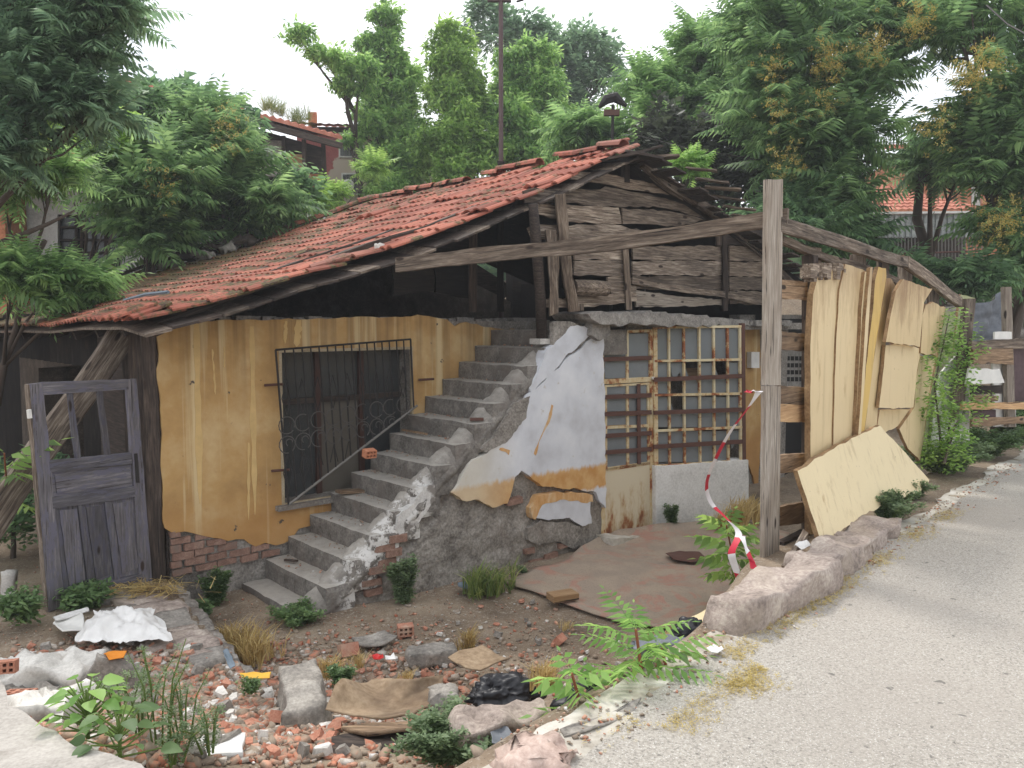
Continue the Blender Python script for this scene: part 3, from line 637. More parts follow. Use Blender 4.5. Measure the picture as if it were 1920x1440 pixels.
# loose white edge pieces along the lower crack
patch([(790, 910), (812, 908), (812, 935), (775, 985), (745, 1000), (735, 990), (740, 965), (770, 945)], 'flaking_white', SY+.08, .12, 15, 'white_edge', .03, .01)
patch([(955, 755), (985, 742), (978, 782), (950, 820), (905, 846), (895, 842), (930, 800)], 'cement', SY-.02, .05, 16, 'render_lump', .03, .012)
for u, v, sc, ry in [(742, 1008, 1.0, .2), (716, 1026, 1.1, .25), (735, 1034, .9, .2), (722, 1052, 1., .2), (702, 1066, 1., .2), (692, 1090, 1.1, .1), (700, 1108, .9, .1), (1000, 1052, 1., .12), (965, 1066, 1., .14), (1028, 1040, 1., .1), (985, 1075, 1., .14), (1040, 1056, .9, .12), (950, 1082, .9, .16), (960, 940, 1.1, .18), (990, 1030, .8, .1), (1052, 1020, .8, .1)]:
    p = H.on_y(u, v, SY); lay(p.x-.1, SY-.06+random.uniform(-.01, .01), p.z-.03, sc, -ry*0+random.uniform(-.05, .05))
# ---- ragged sloping margin between the step ends and the flank
vs = []; n_ = 170; prof_ = [(-.98, -.05), (-1.06, -.03), (-1.13, -.055), (-1.20, -.11), (-1.245, -.20), (-1.24, -.27), (-1.08, -.33)]
for i in range(n_+1):
    x = .64+(3.98-.64)*i/n_; zn = sz_k(1)+(x-sx_k(1))/.245*.1883-.01; zn = max(zn, .02)
    for j, (y, dz) in enumerate(prof_):
        k = .6 if j in (0, 6) else 1
        vs.append((x+.02*n3(x*8, j), y-.028*k*n3(x*4, j*.7, 3)-.02*k*n3(x*15, j*1.3, 8), zn+dz+.03*k*n3(x*6, j*.8, 5)+.02*n3(x*17, j)))
fs = [(i*7+j, i*7+j+1, (i+1)*7+j+1, (i+1)*7+j) for i in range(n_) for j in range(6)]
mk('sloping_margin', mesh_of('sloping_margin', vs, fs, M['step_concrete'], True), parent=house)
# ---- glazed door
door = thing('entrance_door', 'rusty cream metal door with barred panes', None, H.M); door.parent = house; door.matrix_basis = Matrix()
DY = SY+.02
def pbox(par, name, pts, y, th, mat, fr=H, **k): return MB().prism(fr.poly(pts, y), y, y+th).obj(name, M[mat], fr.M, par, **k)
def pbar(par, name, u0, v0, u1, v1, wpx, y, th, mat, fr=H):
    d = Vector((u1-u0, v1-v0)); n = Vector((-d.y, d.x)).normalized()*wpx/2
    return pbox(par, name, [(u0+n.x, v0+n.y), (u1+n.x, v1+n.y), (u1-n.x, v1-n.y), (u0-n.x, v0-n.y)], y, th, mat, fr)
for a in ((1129, 620, 1131, 1005, 7), (1222, 618, 1224, 992, 7)): pbar(door, 'frame', *a, DY-.02, .05, 'rusty_cream')
pbar(door, 'frame', 1130, 623, 1224, 620, 5, DY-.019, .048, 'rusty_cream'); pbar(door, 'frame', 1132, 716, 1222, 711, 9, DY-.021, .05, 'rusty_cream')
for v0, v1 in ((880, 868), (802, 798), (846+36, 868)): pbar(door, 'rail', 1133, v0, 1220, v1, 5, DY-.012, .03, 'rusty_cream')
pbar(door, 'rail', 1134, 724, 1219, 719, 4, DY-.012, .03, 'rusty_cream')
for u in (1177,): pbar(door, 'muntin', u, 624, u, 712, 4, DY-.012, .025, 'rusty_cream'); pbar(door, 'muntin', u, 722, u+1, 874, 4, DY-.012, .025, 'rusty_cream')
pbar(door, 'muntin', 1136, 722, 1137, 880, 4, DY-.010, .025, 'rusty_cream'); pbar(door, 'muntin', 1216, 720, 1217, 870, 4, DY-.010, .025, 'rusty_cream')
for v0, v1 in ((674, 671), (745, 741), (777, 773), (818, 812), (849, 842)): pbar(door, 'security_bar', 1130, v0, 1222, v1, 8, DY-.035, .012, 'rust_bar')
pbar(door, 'security_bar', 1198, 720, 1199, 870, 6, DY-.024, .010, 'rust_bar')
pbox(door, 'door_panel', [(1132, 880), (1221, 868), (1222, 994), (1132, 1004)], DY-.006, .02, 'door_sheet', label='cream sheet panel streaked with rust')
for i, (a, b_) in enumerate(((626, 670), (676, 710), (724, 740), (748, 772), (780, 798), (804, 880))):
    for u0, u1 in ((1134, 1175), (1179, 1219)): pbox(door, 'pane', [(u0, a), (u1, a-1), (u1, b_-2), (u0, b_)], DY+.005, .005, 'dusty_glass')
pbox(door, 'paper_panel', [(1138, 782), (1174, 780), (1174, 797), (1138, 799)], DY+.012, .004, 'orange_wood'); pbox(door, 'paper_panel', [(1181, 750), (1216, 747), (1216, 795), (1181, 797)], DY+.012, .004, 'orange_wood')
pbox(door, 'paper_panel', [(1138, 727), (1168, 726), (1168, 739), (1138, 740)], DY+.0115, .003, 'white_plastic')
p = H.on_y(1223, 709, DY-.03); MB().tube([(p.x, DY-.03, p.z), (p.x, DY-.06, p.z)], .02, 8).obj('knob', M['white_metal'], H.M, door)
MB().prism(rough(H.poly([(1118, 1004), (1262, 990), (1262, 1004), (1118, 1022)], SY-.02), .06, .01, 31), SY-.28, SY+.05).obj('threshold', M['gutter'], parent=house)
# ---- shop window, set a little more square to the viewer
g0 = H.M @ Vector((H.on_y(1228, 800, SY).x, SY, 0)); G = Frame(g0.x, g0.y, -1.0, 29.0)
shop = thing('shop_window', 'wide window of rusty cream bars with broken grey panes', None, G.M); shop.parent = house; shop.matrix_basis = W[house.name].inverted() @ G.M
US = (1229, 1255, 1283, 1312, 1339, 1365, 1390)
for i, u in enumerate(US): pbar(shop, 'muntin' if 0 < i < 6 else 'frame', u, 612, u+2, 872-i*1.5, 3.2 if 0 < i < 6 else 7, -.03, .03, 'rusty_cream', G)
for v0, v1 in ((614, 612), (677, 674), (741, 738), (808, 801), (874, 864)): pbar(shop, 'rail', 1228, v0, 1392, v1, 4.5, -.036, .02, 'rusty_cream', G)
for v0, v1 in ((712, 705), (774, 768), (838, 828)): pbar(shop, 'security_bar', 1226, v0, 1392, v1, 8, -.06, .012, 'rust_bar', G)
pbar(shop, 'frame', 1394, 606, 1396, 864, 6, -.04, .06, 'rust_bar', G)
vv = [(616, 674), (680, 738), (744, 801), (808, 866)]
for i in range(6):
    for j, (a, b_) in enumerate(vv):
        u0, u1 = US[i]+1, US[i+1]-1
        if (i, j) in ((1, 1), (2, 1), (4, 1), (1, 2), (5, 3)):     # broken: a shard is left
            q = [(u0, b_), (u0, a+8), (u0+9, a+30), (u0+17, a+26), (u1, a+44), (u1, b_)] if (i+j) % 2 else [(u0, a), (u1, a), (u1, b_-6), (u1-7, a+18), (u0+6, a+34)]
            pbox(shop, 'broken_pane', q, .006, .005, 'dusty_glass', G)
        else: pbox(shop, 'pane', [(u0, a), (u1, a), (u1, b_), (u0, b_)], .004+.0006*i, .005, 'dusty_glass', G)
# room seen through the glass
def gbx(name, pts, y, th, mat): pbox(shop, name, pts, y, th, mat, G)
gbx('curtain', [(1285, 745), (1310, 745), (1310, 868), (1285, 870)], .1, .02, 'rust_bar'); gbx('curtain', [(1343, 745), (1362, 745), (1362, 866), (1343, 868)], .11, .02, 'rust_bar'); gbx('board', [(1286, 690), (1322, 690), (1322, 775), (1286, 775)], .3, .02, 'brown_wood')
gbx('board', [(1152+80, 640), (1255, 640), (1255, 862), (1232, 862)], .6, .02, 'black_wood')
# white parapet under the window
pr = rough(G.poly([(1226, 874), (1400, 862), (1402, 962), (1228, 996)], -.05), .09, .008, 21)
MB().prism(pr, -.075, .16).obj('window_parapet', M['plaster_white_old'], G.M, house, label='whitewashed low wall below the window')
# ---- cast slab over door and window
lt = [(1098, 586), (1230, 586), (1400, 600), (1401, 612), (1300, 613), (1215, 610), (1130, 608), (1102, 600)]
P = rough(H.poly(lt, SY-.2), .07, .02, 22)
MB().prism(P, SY-.24, SY+.35).obj('lintel_slab', M['lintel_concrete'], parent=house, label='crumbling concrete slab over the glazed door')
# ---- right of the window: ochre recess, vent block, dark plates painted as shaded gaps
RYY = -.55
MB().prism(H.poly([(1388, 590), (1600, 590), (1600, 990), (1388, 1000)], RYY), RYY, RYY+.2).obj('right_wall', M['cement'], parent=house)
MB().prism(rough(H.poly([(1388, 612), (1422, 612), (1424, 800), (1418, 930), (1405, 880), (1388, 850)], RYY), .06, .012, 24), RYY-.03, RYY).obj('ochre_patch', M['ochre_plaster'], parent=house)
pbox(house, 'meter_box', [(1409, 660), (1424, 660), (1424, 690), (1409, 690)], RYY-.12, .08, 'white_plastic')
vb = thing('vent_block', None, None, H.M); vb.parent = house; vb.matrix_basis = Matrix()
pbox(vb, 'block', [(1462, 655), (1508, 655), (1508, 730), (1462, 730)], RYY-.03, .03, 'vent_block')
for i in range(5):
    for j in range(4): pbox(vb, 'vent_hole_shade', [(1467+i*8, 668+j*13), (1473+i*8, 668+j*13), (1473+i*8, 676+j*13), (1467+i*8, 676+j*13)], RYY-.034, .006, 'shade_black')  # dark plates on the block paint the shade inside its holes
pbox(house, 'shade_plate', [(1462, 780), (1520, 780), (1520, 900), (1462, 905)], RYY-.02, .02, 'shade_black')  # flat dark plate painted as the shade of an opening
pbox(house, 'shade_plate', [(1455, 598), (1540, 598), (1540, 640), (1455, 640)], RYY-.02, .02, 'shade_black')

# ---- gable timbers (plane y=-1.15)
GYY = -1.13
def Z(pts): return [(720+a/2.743, 260+b/2.743) for a, b in pts]
planks = [
 ([(950,170),(1100,175),(1300,215),(1480,265),(1530,300),(1330,275),(1110,230),(950,210)], 'grey_wood'),
 ([(710,270),(770,255),(1110,262),(1130,245),(1390,300),(1600,350),(1700,415),(1650,410),(1400,352),(1100,350),(900,328),(720,330)], 'grey_wood'),
 ([(770,337),(1200,354),(1212,440),(1000,435),(782,392)], 'grey_wood'), ([(1217,360),(1450,372),(1650,418),(1500,452),(1380,442),(1217,440)], 'beam_wood'),
 ([(735,465),(760,445),(1180,442),(1340,478),(1230,500),(960,522),(755,516)], 'grey_wood'),
 ([(975,555),(1226,555),(1226,624),(972,622)], 'grey_wood'), ([(1270,555),(1738,552),(1738,625),(1272,622)], 'beam_wood'), ([(1768,552),(2010,560),(2010,632),(1768,630)], 'beam_wood'),
 ([(972,626),(1226,628),(1226,704),(972,702)], 'grey_wood'), ([(1270,628),(1738,630),(1738,706),(1270,704)], 'grey_wood'), ([(1768,634),(2020,638),(2020,710),(1768,708)], 'beam_wood'),
 ([(1142,708),(1226,708),(1226,760),(1142,752)], 'beam_wood'), ([(1270,708),(1738,710),(1738,778),(1270,776)], 'beam_wood'), ([(1768,712),(2030,715),(2030,782),(1768,780)], 'beam_wood'),
 ([(1288,780),(1520,812),(1740,826),(1738,856),(1500,864),(1290,866)], 'light_wood'), ([(1768,784),(2030,790),(2030,856),(1768,850)], 'grey_wood'),
 ([(820,828),(980,812),(1290,792),(1292,836),(1100,862),(900,866),(822,866)], 'grey_wood'),
 ([(1740,440),(1950,440),(2050,500),(2050,548),(1740,546)], 'dark_wood'),
 ([(1150,748),(1290,756),(1290,790),(1160,800)], 'beam_wood')]
for i, (pts, mat) in enumerate(planks):
    y = GYY-.004*(i % 4)-(.03 if i in (2, 4, 16) else 0)
    MB().prism(rough(H.poly(Z(pts), y), .09, .010, 40+i), y-.028, y).obj('gable_plank', M[mat], parent=house)
def zp(a, b, y): u, v = Z([(a, b)])[0]; return H.M @ H.on_y(u, v, y)
beam('gable_plank', zp(1275, 726, GYY-.07), zp(1915, 836, GYY-.075), .035, .075, M['beam_wood'], house, warp=.02)
for a0, b0, a1, b1, wd, y, mt in [(1236,545,1252,880,.11,-.06,'beam_wood'), (1748,470,1752,885,.085,-.06,'dark_wood'), (1248,130,1250,225,.07,-.03,'dark_wood'), (905,290,920,460,.13,-.12,'dark_wood'), (1240,120,1240,200,.06,.0,'dark_wood'), (1010, 850, 1010, 885, .1, -.03, 'grey_wood'), (1720, 470, 1722, 550, .06, -.03, 'dark_wood')]:
    beam('gable_post', zp(a0, b0, GYY+y), zp(a1, b1, GYY+y), .07, wd, M[mt], house, warp=.012)
beam('gable_post', zp(905, 285, -1.3), zp(968, 885, -1.24), .12, .14, M['beam_wood'], house, warp=.03)
beam('gable_post', zp(858, 470, -1.3), zp(872, 905, -1.25), .12, .14, M['beam_wood'], house, warp=.035, taper=.25, ragged=.05)
beam('attic_post', zp(455, 370, -.02), zp(460, 890, .1), .1, .1, M['dark_wood'], house, warp=.01)
beam('attic_post', zp(600, 120, 1.2), zp(600, 890, 1.2), .1, .1, M['black_wood'], house, warp=.01)
pst = [zp(765, 335, -1.28), zp(785, 560, -1.22), zp(812, 1028, -1.12)]
MB().tube([Vector(p) for p in (pst[0], pst[1], (pst[1]+pst[2])/2+Vector((.01, 0, 0)), pst[2])], [.055, .062, .06, .064], 10).obj('prop_post', M['dark_wood'], Matrix(), house, sm=True, label='round timber prop standing on the stairs')
p = H.I @ pst[2]; MB().box(p.x-.11, p.x+.1, p.y-.09, p.y+.08, p.z-.06, p.z).obj('prop_pad', M['pale_concrete'], parent=house)
MB().tube([zp(975, 765, -1.2), zp(1060, 768, -1.25), zp(1145, 772, -1.3)], [.09, .095, .088], 10).obj('log', M['beam_wood'], Matrix(), house)

# ================================================================ ROOF
roof = thing('roof', 'sagging roof of mossy red clay tiles', None, H.M); roof.parent = house; roof.matrix_basis = Matrix()
# sheathing: a ragged board deck under the tiles
nb = 26
for i in range(nb):
    x0 = EX+(AX-EX)*i/nb; x1 = EX+(AX-EX)*(i+1)/nb-.006; vs = []; fs = []; m = 12
    rk = .10+.10*n3(i*.9, 3)+.06*n3(i*3.1, 5)
    for x in (x0, x1):
        for k in range(m+1):
            ya = rake_y(x)-rk; y = ya+(back_y(x)-.05-ya)*k/m; z = roof_z(x, y)-.055-(.05+.04*n3(i*1.7, 1))*smooth(1-k*1.5)
            vs += [(x, y, z), (x, y, z-.022)]
    for k in range(m):
        a = 2*k; b = 2*(m+1)+2*k
        fs += [(a, a+2, b+2, b), (a+1, b+1, b+3, a+3), (a, b, b+1, a+1) if k == 0 else (a, a+1, a+3, a+2), (a, a+1, a+3, a+2), (b, b+2, b+3, b+1)]
    mk('deck_board', mesh_of('deck_board', vs, list(dict.fromkeys(fs)), M['dark_wood' if i % 3 else 'beam_wood']), parent=roof)
for k in range(9):     # rafters
    y = -.55+k*.85 if k else -.45
    beam('rafter', w2(H, EX+.15, y, roof_z(EX+.15, y)-.15), w2(H, AX, y-.1, roof_z(AX, y)-.15), .07, .11, M['dark_wood'], roof, warp=.02)
# tiles
prof = [(0, .004), (.03, .022), (.065, .024), (.10, .004), (.125, .0), (.155, .022), (.19, .024), (.225, .006), (.252, .0)]
vs = []; 
for x in (0, .39):
    for y, z in prof: vs.append((x, y, z+.012))
for x in (0, .39):
    for y, z in prof: vs.append((x, y, z-.006))
n = len(prof); fs = []
for k in range(n-1): fs += [(k, k+1, n+k+1, n+k), (2*n+k, 3*n+k, 3*n+k+1, 2*n+k+1), (k, 2*n+k, 2*n+k+1, k+1)]
fs += [(0, n, 3*n, 2*n), (n-1, 3*n-1, 4*n-1, 2*n-1)]
TILE = mesh_of('tile', vs, fs, M['roof_tile'])
sl_len = math.hypot(AX-EX, AZ-EZ); NC = 19; tiles = []
rt = random.Random(5)
for i in range(NC):
    x = EX-.03+(AX-EX+.02)*i/NC; ya = rake_y(x)-.02+rt.uniform(-.11, .07)+(.14 if i in (6, 7) else 0); yb = back_y(x)-.1; j = 0
    y = ya
    while y < yb-.2:
        if not (i == NC-1 and rt.random() < .3):
            x2 = x+.35; dz = (roof_z(x2, y+.12)-roof_z(x, y+.12)); dy = (roof_z(x, y+.3)-roof_z(x, y))/.3
            jit = 2.2 if j == 0 else 1
            if i > 14: jit = 2.5
            Mt = Matrix.Translation((x+rt.uniform(-.012, .012)*jit, y, roof_z(x, y)+.012+rt.uniform(0, .006)*jit)) @ Matrix.Rotation(-math.atan2(dz, .35)+.055+rt.uniform(-.012, .012)*jit, 4, 'Y') @ Matrix.Rotation(math.atan(dy)+rt.uniform(-.02, .02)*jit, 4, 'X') @ Matrix.Rotation(rt.uniform(-.02, .02)*jit, 4, 'Z')
            Mw = H.M @ Mt; tiles.append(((Mw.translation-CAM).length, Mw))
        y += .243; j += 1
tiles.sort(key=lambda t: t[0])
for d, Mw in tiles[:288]: mk('tile', TILE, Mw, roof)
mb = MB()
for d, Mw in tiles[288:]: mb.add([Mw @ Vector(v.co) for v in TILE.vertices], fs)
mk('far_tiles', mb.mesh('far_tiles', M['roof_tile_far'], recalc=False), Matrix(), roof, kind='stuff')
# some slipped, doubled tiles near the rake
for u, v, rz, dy in [(560, 520, 8, -.78), (585, 512, -14, -.8), (250, 597, 18, -.72), (215, 598, 12, -.7), (700, 405, 10, -.8), (900, 395, 12, -1.05), (1010, 350, -8, -1.1), (1120, 290, 20, -1.0), (1090, 305, -12, -.7), (1150, 285, 5, -.6), (1040, 322, 14, -.5)]:
    p = H.on_y(u, v, dy); zz = max(p.z, roof_z(p.x, p.y)+.03)
    mk('tile', TILE, H.M @ Matrix.Translation((p.x, p.y, zz)) @ Matrix.Rotation(-.33, 4, 'Y') @ Matrix.Rotation(R(rz), 4, 'Z'), roof)
# hip and ridge caps
def cap_mesh():
    vs = []; fs = []; n = 7
    for x, r0 in ((0, .095), (.4, .078)):
        for rr in (r0, r0-.014):
            for k in range(n): a = math.pi*(k/(n-1)); vs.append((x, rr*math.cos(a), rr*math.sin(a)*.85))
    for k in range(n-1): fs += [(k, k+1, 2*n+k+1, 2*n+k), (n+k, 3*n+k, 3*n+k+1, n+k+1), (k, n+k, n+k+1, k+1), (2*n+k, 2*n+k+1, 3*n+k+1, 3*n+k)]
    return mesh_of('ridge_tile', vs, fs, M['roof_tile'])
CAP = cap_mesh()
def cap(p, q, roll=0):
    Mw, L = beam_M(p, q, roll); return mk('ridge_tile', CAP, Mw, roof)
hp0 = Vector((EX+.1, BEAVE-.1, roof_z(EX+.1, BEAVE-.1)+.05)); hp1 = Vector((AX, BEND, roof_z(AX, BEND)+.05)); HL = (hp1-hp0).length; nn_ = int(HL/.36)
for i in range(nn_):
    a = hp0.lerp(hp1, i/nn_); a.z = roof_z(a.x, back_y(a.x))+.05+rt.uniform(0, .03); b_ = hp0.lerp(hp1, (i+1)/nn_); b_.z = roof_z(b_.x, back_y(b_.x))+.05
    if 9 < i < 12: continue
    b_.x += rt.uniform(-.03, .03); cap(H.M @ a, H.M @ b_)
for i in range(17):
    y = RY1+.1+i*.37
    if y > BEND: break
    if i in (3, 7): continue
    cap(w2(H, AX+rt.uniform(-.04, .04), y, roof_z(AX, y)+.03), w2(H, AX+rt.uniform(-.04, .04), y+.36, roof_z(AX, y)+.05+rt.uniform(-.02, .03)))
# far hip slope and plain right slope
RX = H.on_y(1510, 512, -1.3); RZ = RX.z
MB().add([(EX, BEAVE, EZ-.15), (AX, BEND, AZ-.04), (RX.x, BEND+1.3, RZ), (EX, BEAVE+.4, EZ-.5), (RX.x, BEND+1.7, RZ-.3)], [(0, 1, 2), (0, 2, 4, 3)]).obj('rear_slope', M['dark_wood'], parent=roof)
nb2 = 22; RS = (RZ-AZ)/(RX.x-AX)
for i in range(nb2):
    x0 = AX+.02+(RX.x-AX)*i/nb2; wd = (RX.x-AX)/nb2*rt.uniform(.9, 1.35); yr = RY1-.05+rt.uniform(-.28, .12); z0 = AZ-.07+(x0-AX)*RS+rt.uniform(-.01, .03)
    vs = []; m = 5
    for k in range(m+1):
        y = yr+(BEND+.4-yr)*k/m; lift = .05*n3(i*2.2, k*.5)
        for (dx, dz) in ((0, 0), (wd, RS*wd*.55), (wd, RS*wd*.55-.022), (0, -.022)): vs.append((x0+dx, y, z0+dz+lift))
    fs = []
    for k in range(m):
        for c_ in range(4): fs.append((k*4+c_, k*4+(c_+1) % 4, (k+1)*4+(c_+1) % 4, (k+1)*4+c_))
    fs += [(3, 2, 1, 0), (m*4, m*4+1, m*4+2, m*4+3)]
    mk('deck_board', mesh_of('deck_board', vs, fs, M['dark_wood']), parent=roof)
MB().add([(AX, RY1+.1, AZ-.12), (RX.x+.1, RY1+.1, RZ-.14), (RX.x+.1, BEND+.3, RZ-.14), (AX, BEND+.3, AZ-.12)], [(0, 1, 2, 3)]).obj('gap_sheet', M['black_wood'], parent=roof)  # black sheet added beneath the boards to stop light through their gaps
beam('rafter', zp(1330, 130, -1.28), zp(1730, 425, -1.25), .08, .12, M['grey_wood'], roof, warp=.03)
beam('rafter', zp(1730, 420, -1.2), H.M @ H.on_y(1520, 560, -1.15), .08, .11, M['beam_wood'], roof, warp=.03)
for i in range(7):   # ragged board ends stacked along the ruined slope
    u = 1300+i*17; v = 318+i*17
    p = H.M @ H.on_y(u-12, v, -1.2); q = H.M @ H.on_y(u+44+5*(i % 3), v+4+i, -1.55)
    beam('deck_board', p, q, .16, .022, M['beam_wood' if i % 2 else 'grey_wood'], roof, warp=.02, ragged=.06)
beam('ridge_board', zp(1130, 112, -1.3), zp(1405, 40, -1.5), .2, .03, M['dark_wood'], roof, warp=.02, ragged=.05)
beam('ridge_board', zp(1180, 120, -1.1), zp(1515, 88, -1.6), .2, .03, M['beam_wood'], roof, warp=.02, ragged=.06)
beam('ridge_board', zp(1230, 70, -1.35), zp(1420, 110, -1.6), .2, .03, M['dark_wood'], roof, warp=.02, ragged=.05)

# ================================================================ STAIRCASE
def rough_box(x0, x1, y0, y1, z0, z1, st, amp, sd=0, edge=.0):
    nxx = max(1, round((x1-x0)/st)); ny = max(1, round((y1-y0)/st)); nz = max(1, round((z1-z0)/st)); idx = {}; vs = []; fs = []
    def vid(i, j, k):
        if (i, j, k) not in idx:
            x = x0+(x1-x0)*i/nxx; y = y0+(y1-y0)*j/ny; z = z0+(z1-z0)*k/nz
            ex = sum([i in (0, nxx), j in (0, ny), k in (0, nz)]); cx, cy, cz = (x0+x1)/2, (y0+y1)/2, (z0+z1)/2
            p = Vector((x, y, z))
            if ex >= 2: d = (Vector((cx, y if j not in (0, ny) else cy, cz))-p).normalized(); p += d*edge*(.6+.9*abs(n3(x*5+sd, y*5, z*5)))
            p += noise.noise_vector(p*6+Vector((sd, 0, 0)))*amp + noise.noise_vector(p*19+Vector((sd, 0, 0)))*amp*.5
            idx[(i, j, k)] = len(vs); vs.append(p)
        return idx[(i, j, k)]
    for i in range(nxx):
        for j in range(ny): fs += [(vid(i,j,0), vid(i,j+1,0), vid(i+1,j+1,0), vid(i+1,j,0)), (vid(i,j,nz), vid(i+1,j,nz), vid(i+1,j+1,nz), vid(i,j+1,nz))]
        for k in range(nz): fs += [(vid(i,0,k), vid(i+1,0,k), vid(i+1,0,k+1), vid(i,0,k+1)), (vid(i,ny,k), vid(i,ny,k+1), vid(i+1,ny,k+1), vid(i+1,ny,k))]
    for j in range(ny):
        for k in range(nz): fs += [(vid(0,j,k), vid(0,j,k+1), vid(0,j+1,k+1), vid(0,j+1,k)), (vid(nxx,j,k), vid(nxx,j+1,k), vid(nxx,j+1,k+1), vid(nxx,j,k+1))]
    return MB().add(vs, fs)
stair = thing('concrete_staircase', 'worn grey concrete staircase climbing along the ochre wall to the attic', 'staircase', H.M)
for k in range(1, 15):
    x0 = sx_k(k); x1 = x0+.30 if k < 14 else 5.0; z1 = sz_k(k)
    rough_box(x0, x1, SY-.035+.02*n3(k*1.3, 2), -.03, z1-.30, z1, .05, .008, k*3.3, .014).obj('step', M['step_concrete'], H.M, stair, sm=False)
# white-painted broken corners of three lower steps
for k in ():
    x0 = sx_k(k); z1 = sz_k(k)
    rough_box(x0-.006, x0+.22, SY-.05, SY+.09+.04*(k-3), z1-.21, z1+.004, .03, .012, 60+k, .045).obj('whitewashed_corner', M['flaking_white'], H.M, stair)
# ================================================================ FENCE ALONG THE ROAD
fence = thing('board_fence', 'patched fence of cream insulated sheets nailed to grey timber beside the road', 'fence', F.M)
def fpx(u, v, y): return F.M @ F.on_y(u, v, y)
def fbox(name, pts, y, th, mat, sd=0, amp=.006, label=None, par=None, M_=None):
    return MB().prism(rough(F.poly(pts, y), .08, amp, sd), y-th, y).obj(name, M[mat], F.M, par or fence, label=label)
def vbox(name, pts, y, th, mat, sd=0, amp=.004, label=None, fr=None, par=None):
    fr = fr or F; P = rough(fr.poly(pts, y), .1, amp, sd); cx = sum(p[0] for p in P)/len(P); cz_ = sum(p[1] for p in P)/len(P)
    Mw = fr.M @ Matrix.Translation((cx, 0, cz_)) @ Matrix.Rotation(-math.pi/2, 4, 'Y'); I = Mw.inverted() @ fr.M
    mb = MB().prism(P, y-th, y); mb.v = [I @ v for v in mb.v]; return mb.obj(name, M[mat], Mw, par or fence, label=label)
vbox('post', [(1431, 338), (1459, 337), (1455, 722), (1427, 722)], .01, .035, 'light_wood', 1, .003, 'tall grey end post of two boards')
vbox('post', [(1427, 724), (1455, 724), (1452, 1092), (1424, 1092)], .006, .035, 'light_wood', 2, .003)
vbox('post', [(1503, 480), (1512, 480), (1511, 1010), (1502, 1030)], .10, .09, 'dark_wood', 4, .003)
for i, (v0, v1, du, mt) in enumerate(((524, 560, 5, 'brown_wood'), (621, 655, 5, 'brown_wood'), (722, 756, 4, 'brown_wood'), (756, 790, 2, 'orange_wood'), (853, 886, -4, 'brown_wood'), (950, 985, -12, 'brown_wood'))):
    fbox('rail', [(1452, v0), (1506, v0+du), (1506, v1+du*.6), (1452, v1)], .07+.004*i, .035, mt, 10+i, .004)
fbox('rail', [(1455, 1015), (1500, 992), (1500, 1000), (1455, 1026)], .05, .06, 'dark_wood', 17, .004)
p0 = F.on_y(1458, 424, .0); p1 = F.on_y(1700, 492, -.02); p2 = F.on_y(1800, 566, .0); p3 = F.on_y(1888, 590, .1)
beam('top_rail', F.M @ p0, F.M @ p1, .05, .10, M['grey_wood'], fence, warp=.012); beam('top_rail', F.M @ p1, F.M @ p2, .05, .12, M['grey_wood'], fence, warp=.01)
beam('top_rail', fpx(1460, 452, .06), fpx(1720, 540, .08), .05, .06, M['grey_wood'], fence, warp=.012)
for u0, v0, v1, wd in ((1518, 462, 520, 22), (1603, 478, 520, 20), (1650, 486, 530, 14), (1692, 492, 560, 18), (1745, 540, 600, 14)):
    vbox('stud', [(u0-wd/2, v0), (u0+wd/2, v0+4), (u0+wd/2-1, v1+40), (u0-wd/2-1, v1+40)], .12, .05, 'grey_wood', u0, .004)
def z6(pts): return [(1280+a/3, 480+b/3) for a, b in pts]
SH = [
 ('cream_sheet', [(700,210),(742,70),(870,84),(852,190),(828,500),(812,1150),(705,1330),(700,1560),(686,1560),(685,500)], .0, .045),
 ('cream_sheet', [(854,190),(885,45),(1002,86),(985,200),(945,1055),(816,1150),(832,500)], -.02, .04),
 ('pale_sheet', [(1004,92),(1030,84),(1012,300),(962,1060),(947,1058),(985,300)], -.06, .03),
 ('dark_wood', [(1000,95),(1010,90),(990,300),(955,1050),(948,1050),(982,260)], -.0, .06),
 ('cream_sheet', [(1034,66),(1048,62),(1030,300),(978,1050),(964,1056),(1012,300)], -.09, .03),
 ('yellow_strip', [(1078,66),(1122,70),(1122,120),(1064,480),(1030,760),(988,1046),(970,1050),(1008,620),(1046,300),(1060,140)], -.05, .035),
 ('burnt_sheet', [(1110,120),(1150,130),(1192,182),(1130,430),(1112,560),(1080,860),(1066,1010),(994,1044),(1040,700),(1070,480),(1126,130)], .0, .03),
 ('burnt_sheet', [(1178,200),(1222,132),(1388,186),(1340,262),(1330,340),(1316,512),(1122,482),(1150,330)], -.10, .03),
 ('burnt_sheet', [(1348,272),(1390,262),(1462,290),(1440,420),(1408,565),(1322,546),(1330,340)], -.06, .03),
 ('cream_sheet', [(1122,500),(1200,492),(1326,520),(1300,640),(1280,852),(1180,858),(1084,852),(1112,620)], -.045, .03),
 ('cream_sheet', [(1318,562),(1404,580),(1360,820),(1340,1000),(1318,1150),(1250,1080),(1200,970),(1286,850),(1294,700)], .02, .03),
 ('cream_sheet', [(1090,866),(1286,860),(1262,1010),(1190,960),(1070,1010)], .05, .03),
 ('green_sheet', [(1462,300),(1520,330),(1500,560),(1440,900),(1420,1120),(1326,1140),(1360,860),(1420,560)], .08, .03),
 ('green_sheet', [(1548,215),(1628,236),(1618,470),(1560,700),(1500,960),(1450,1080),(1500,600)], .16, .03),
 ('dark_wood', [(1612,420),(1622,420),(1600,600),(1560,760),(1552,760),(1590,600)], .10, .03)]
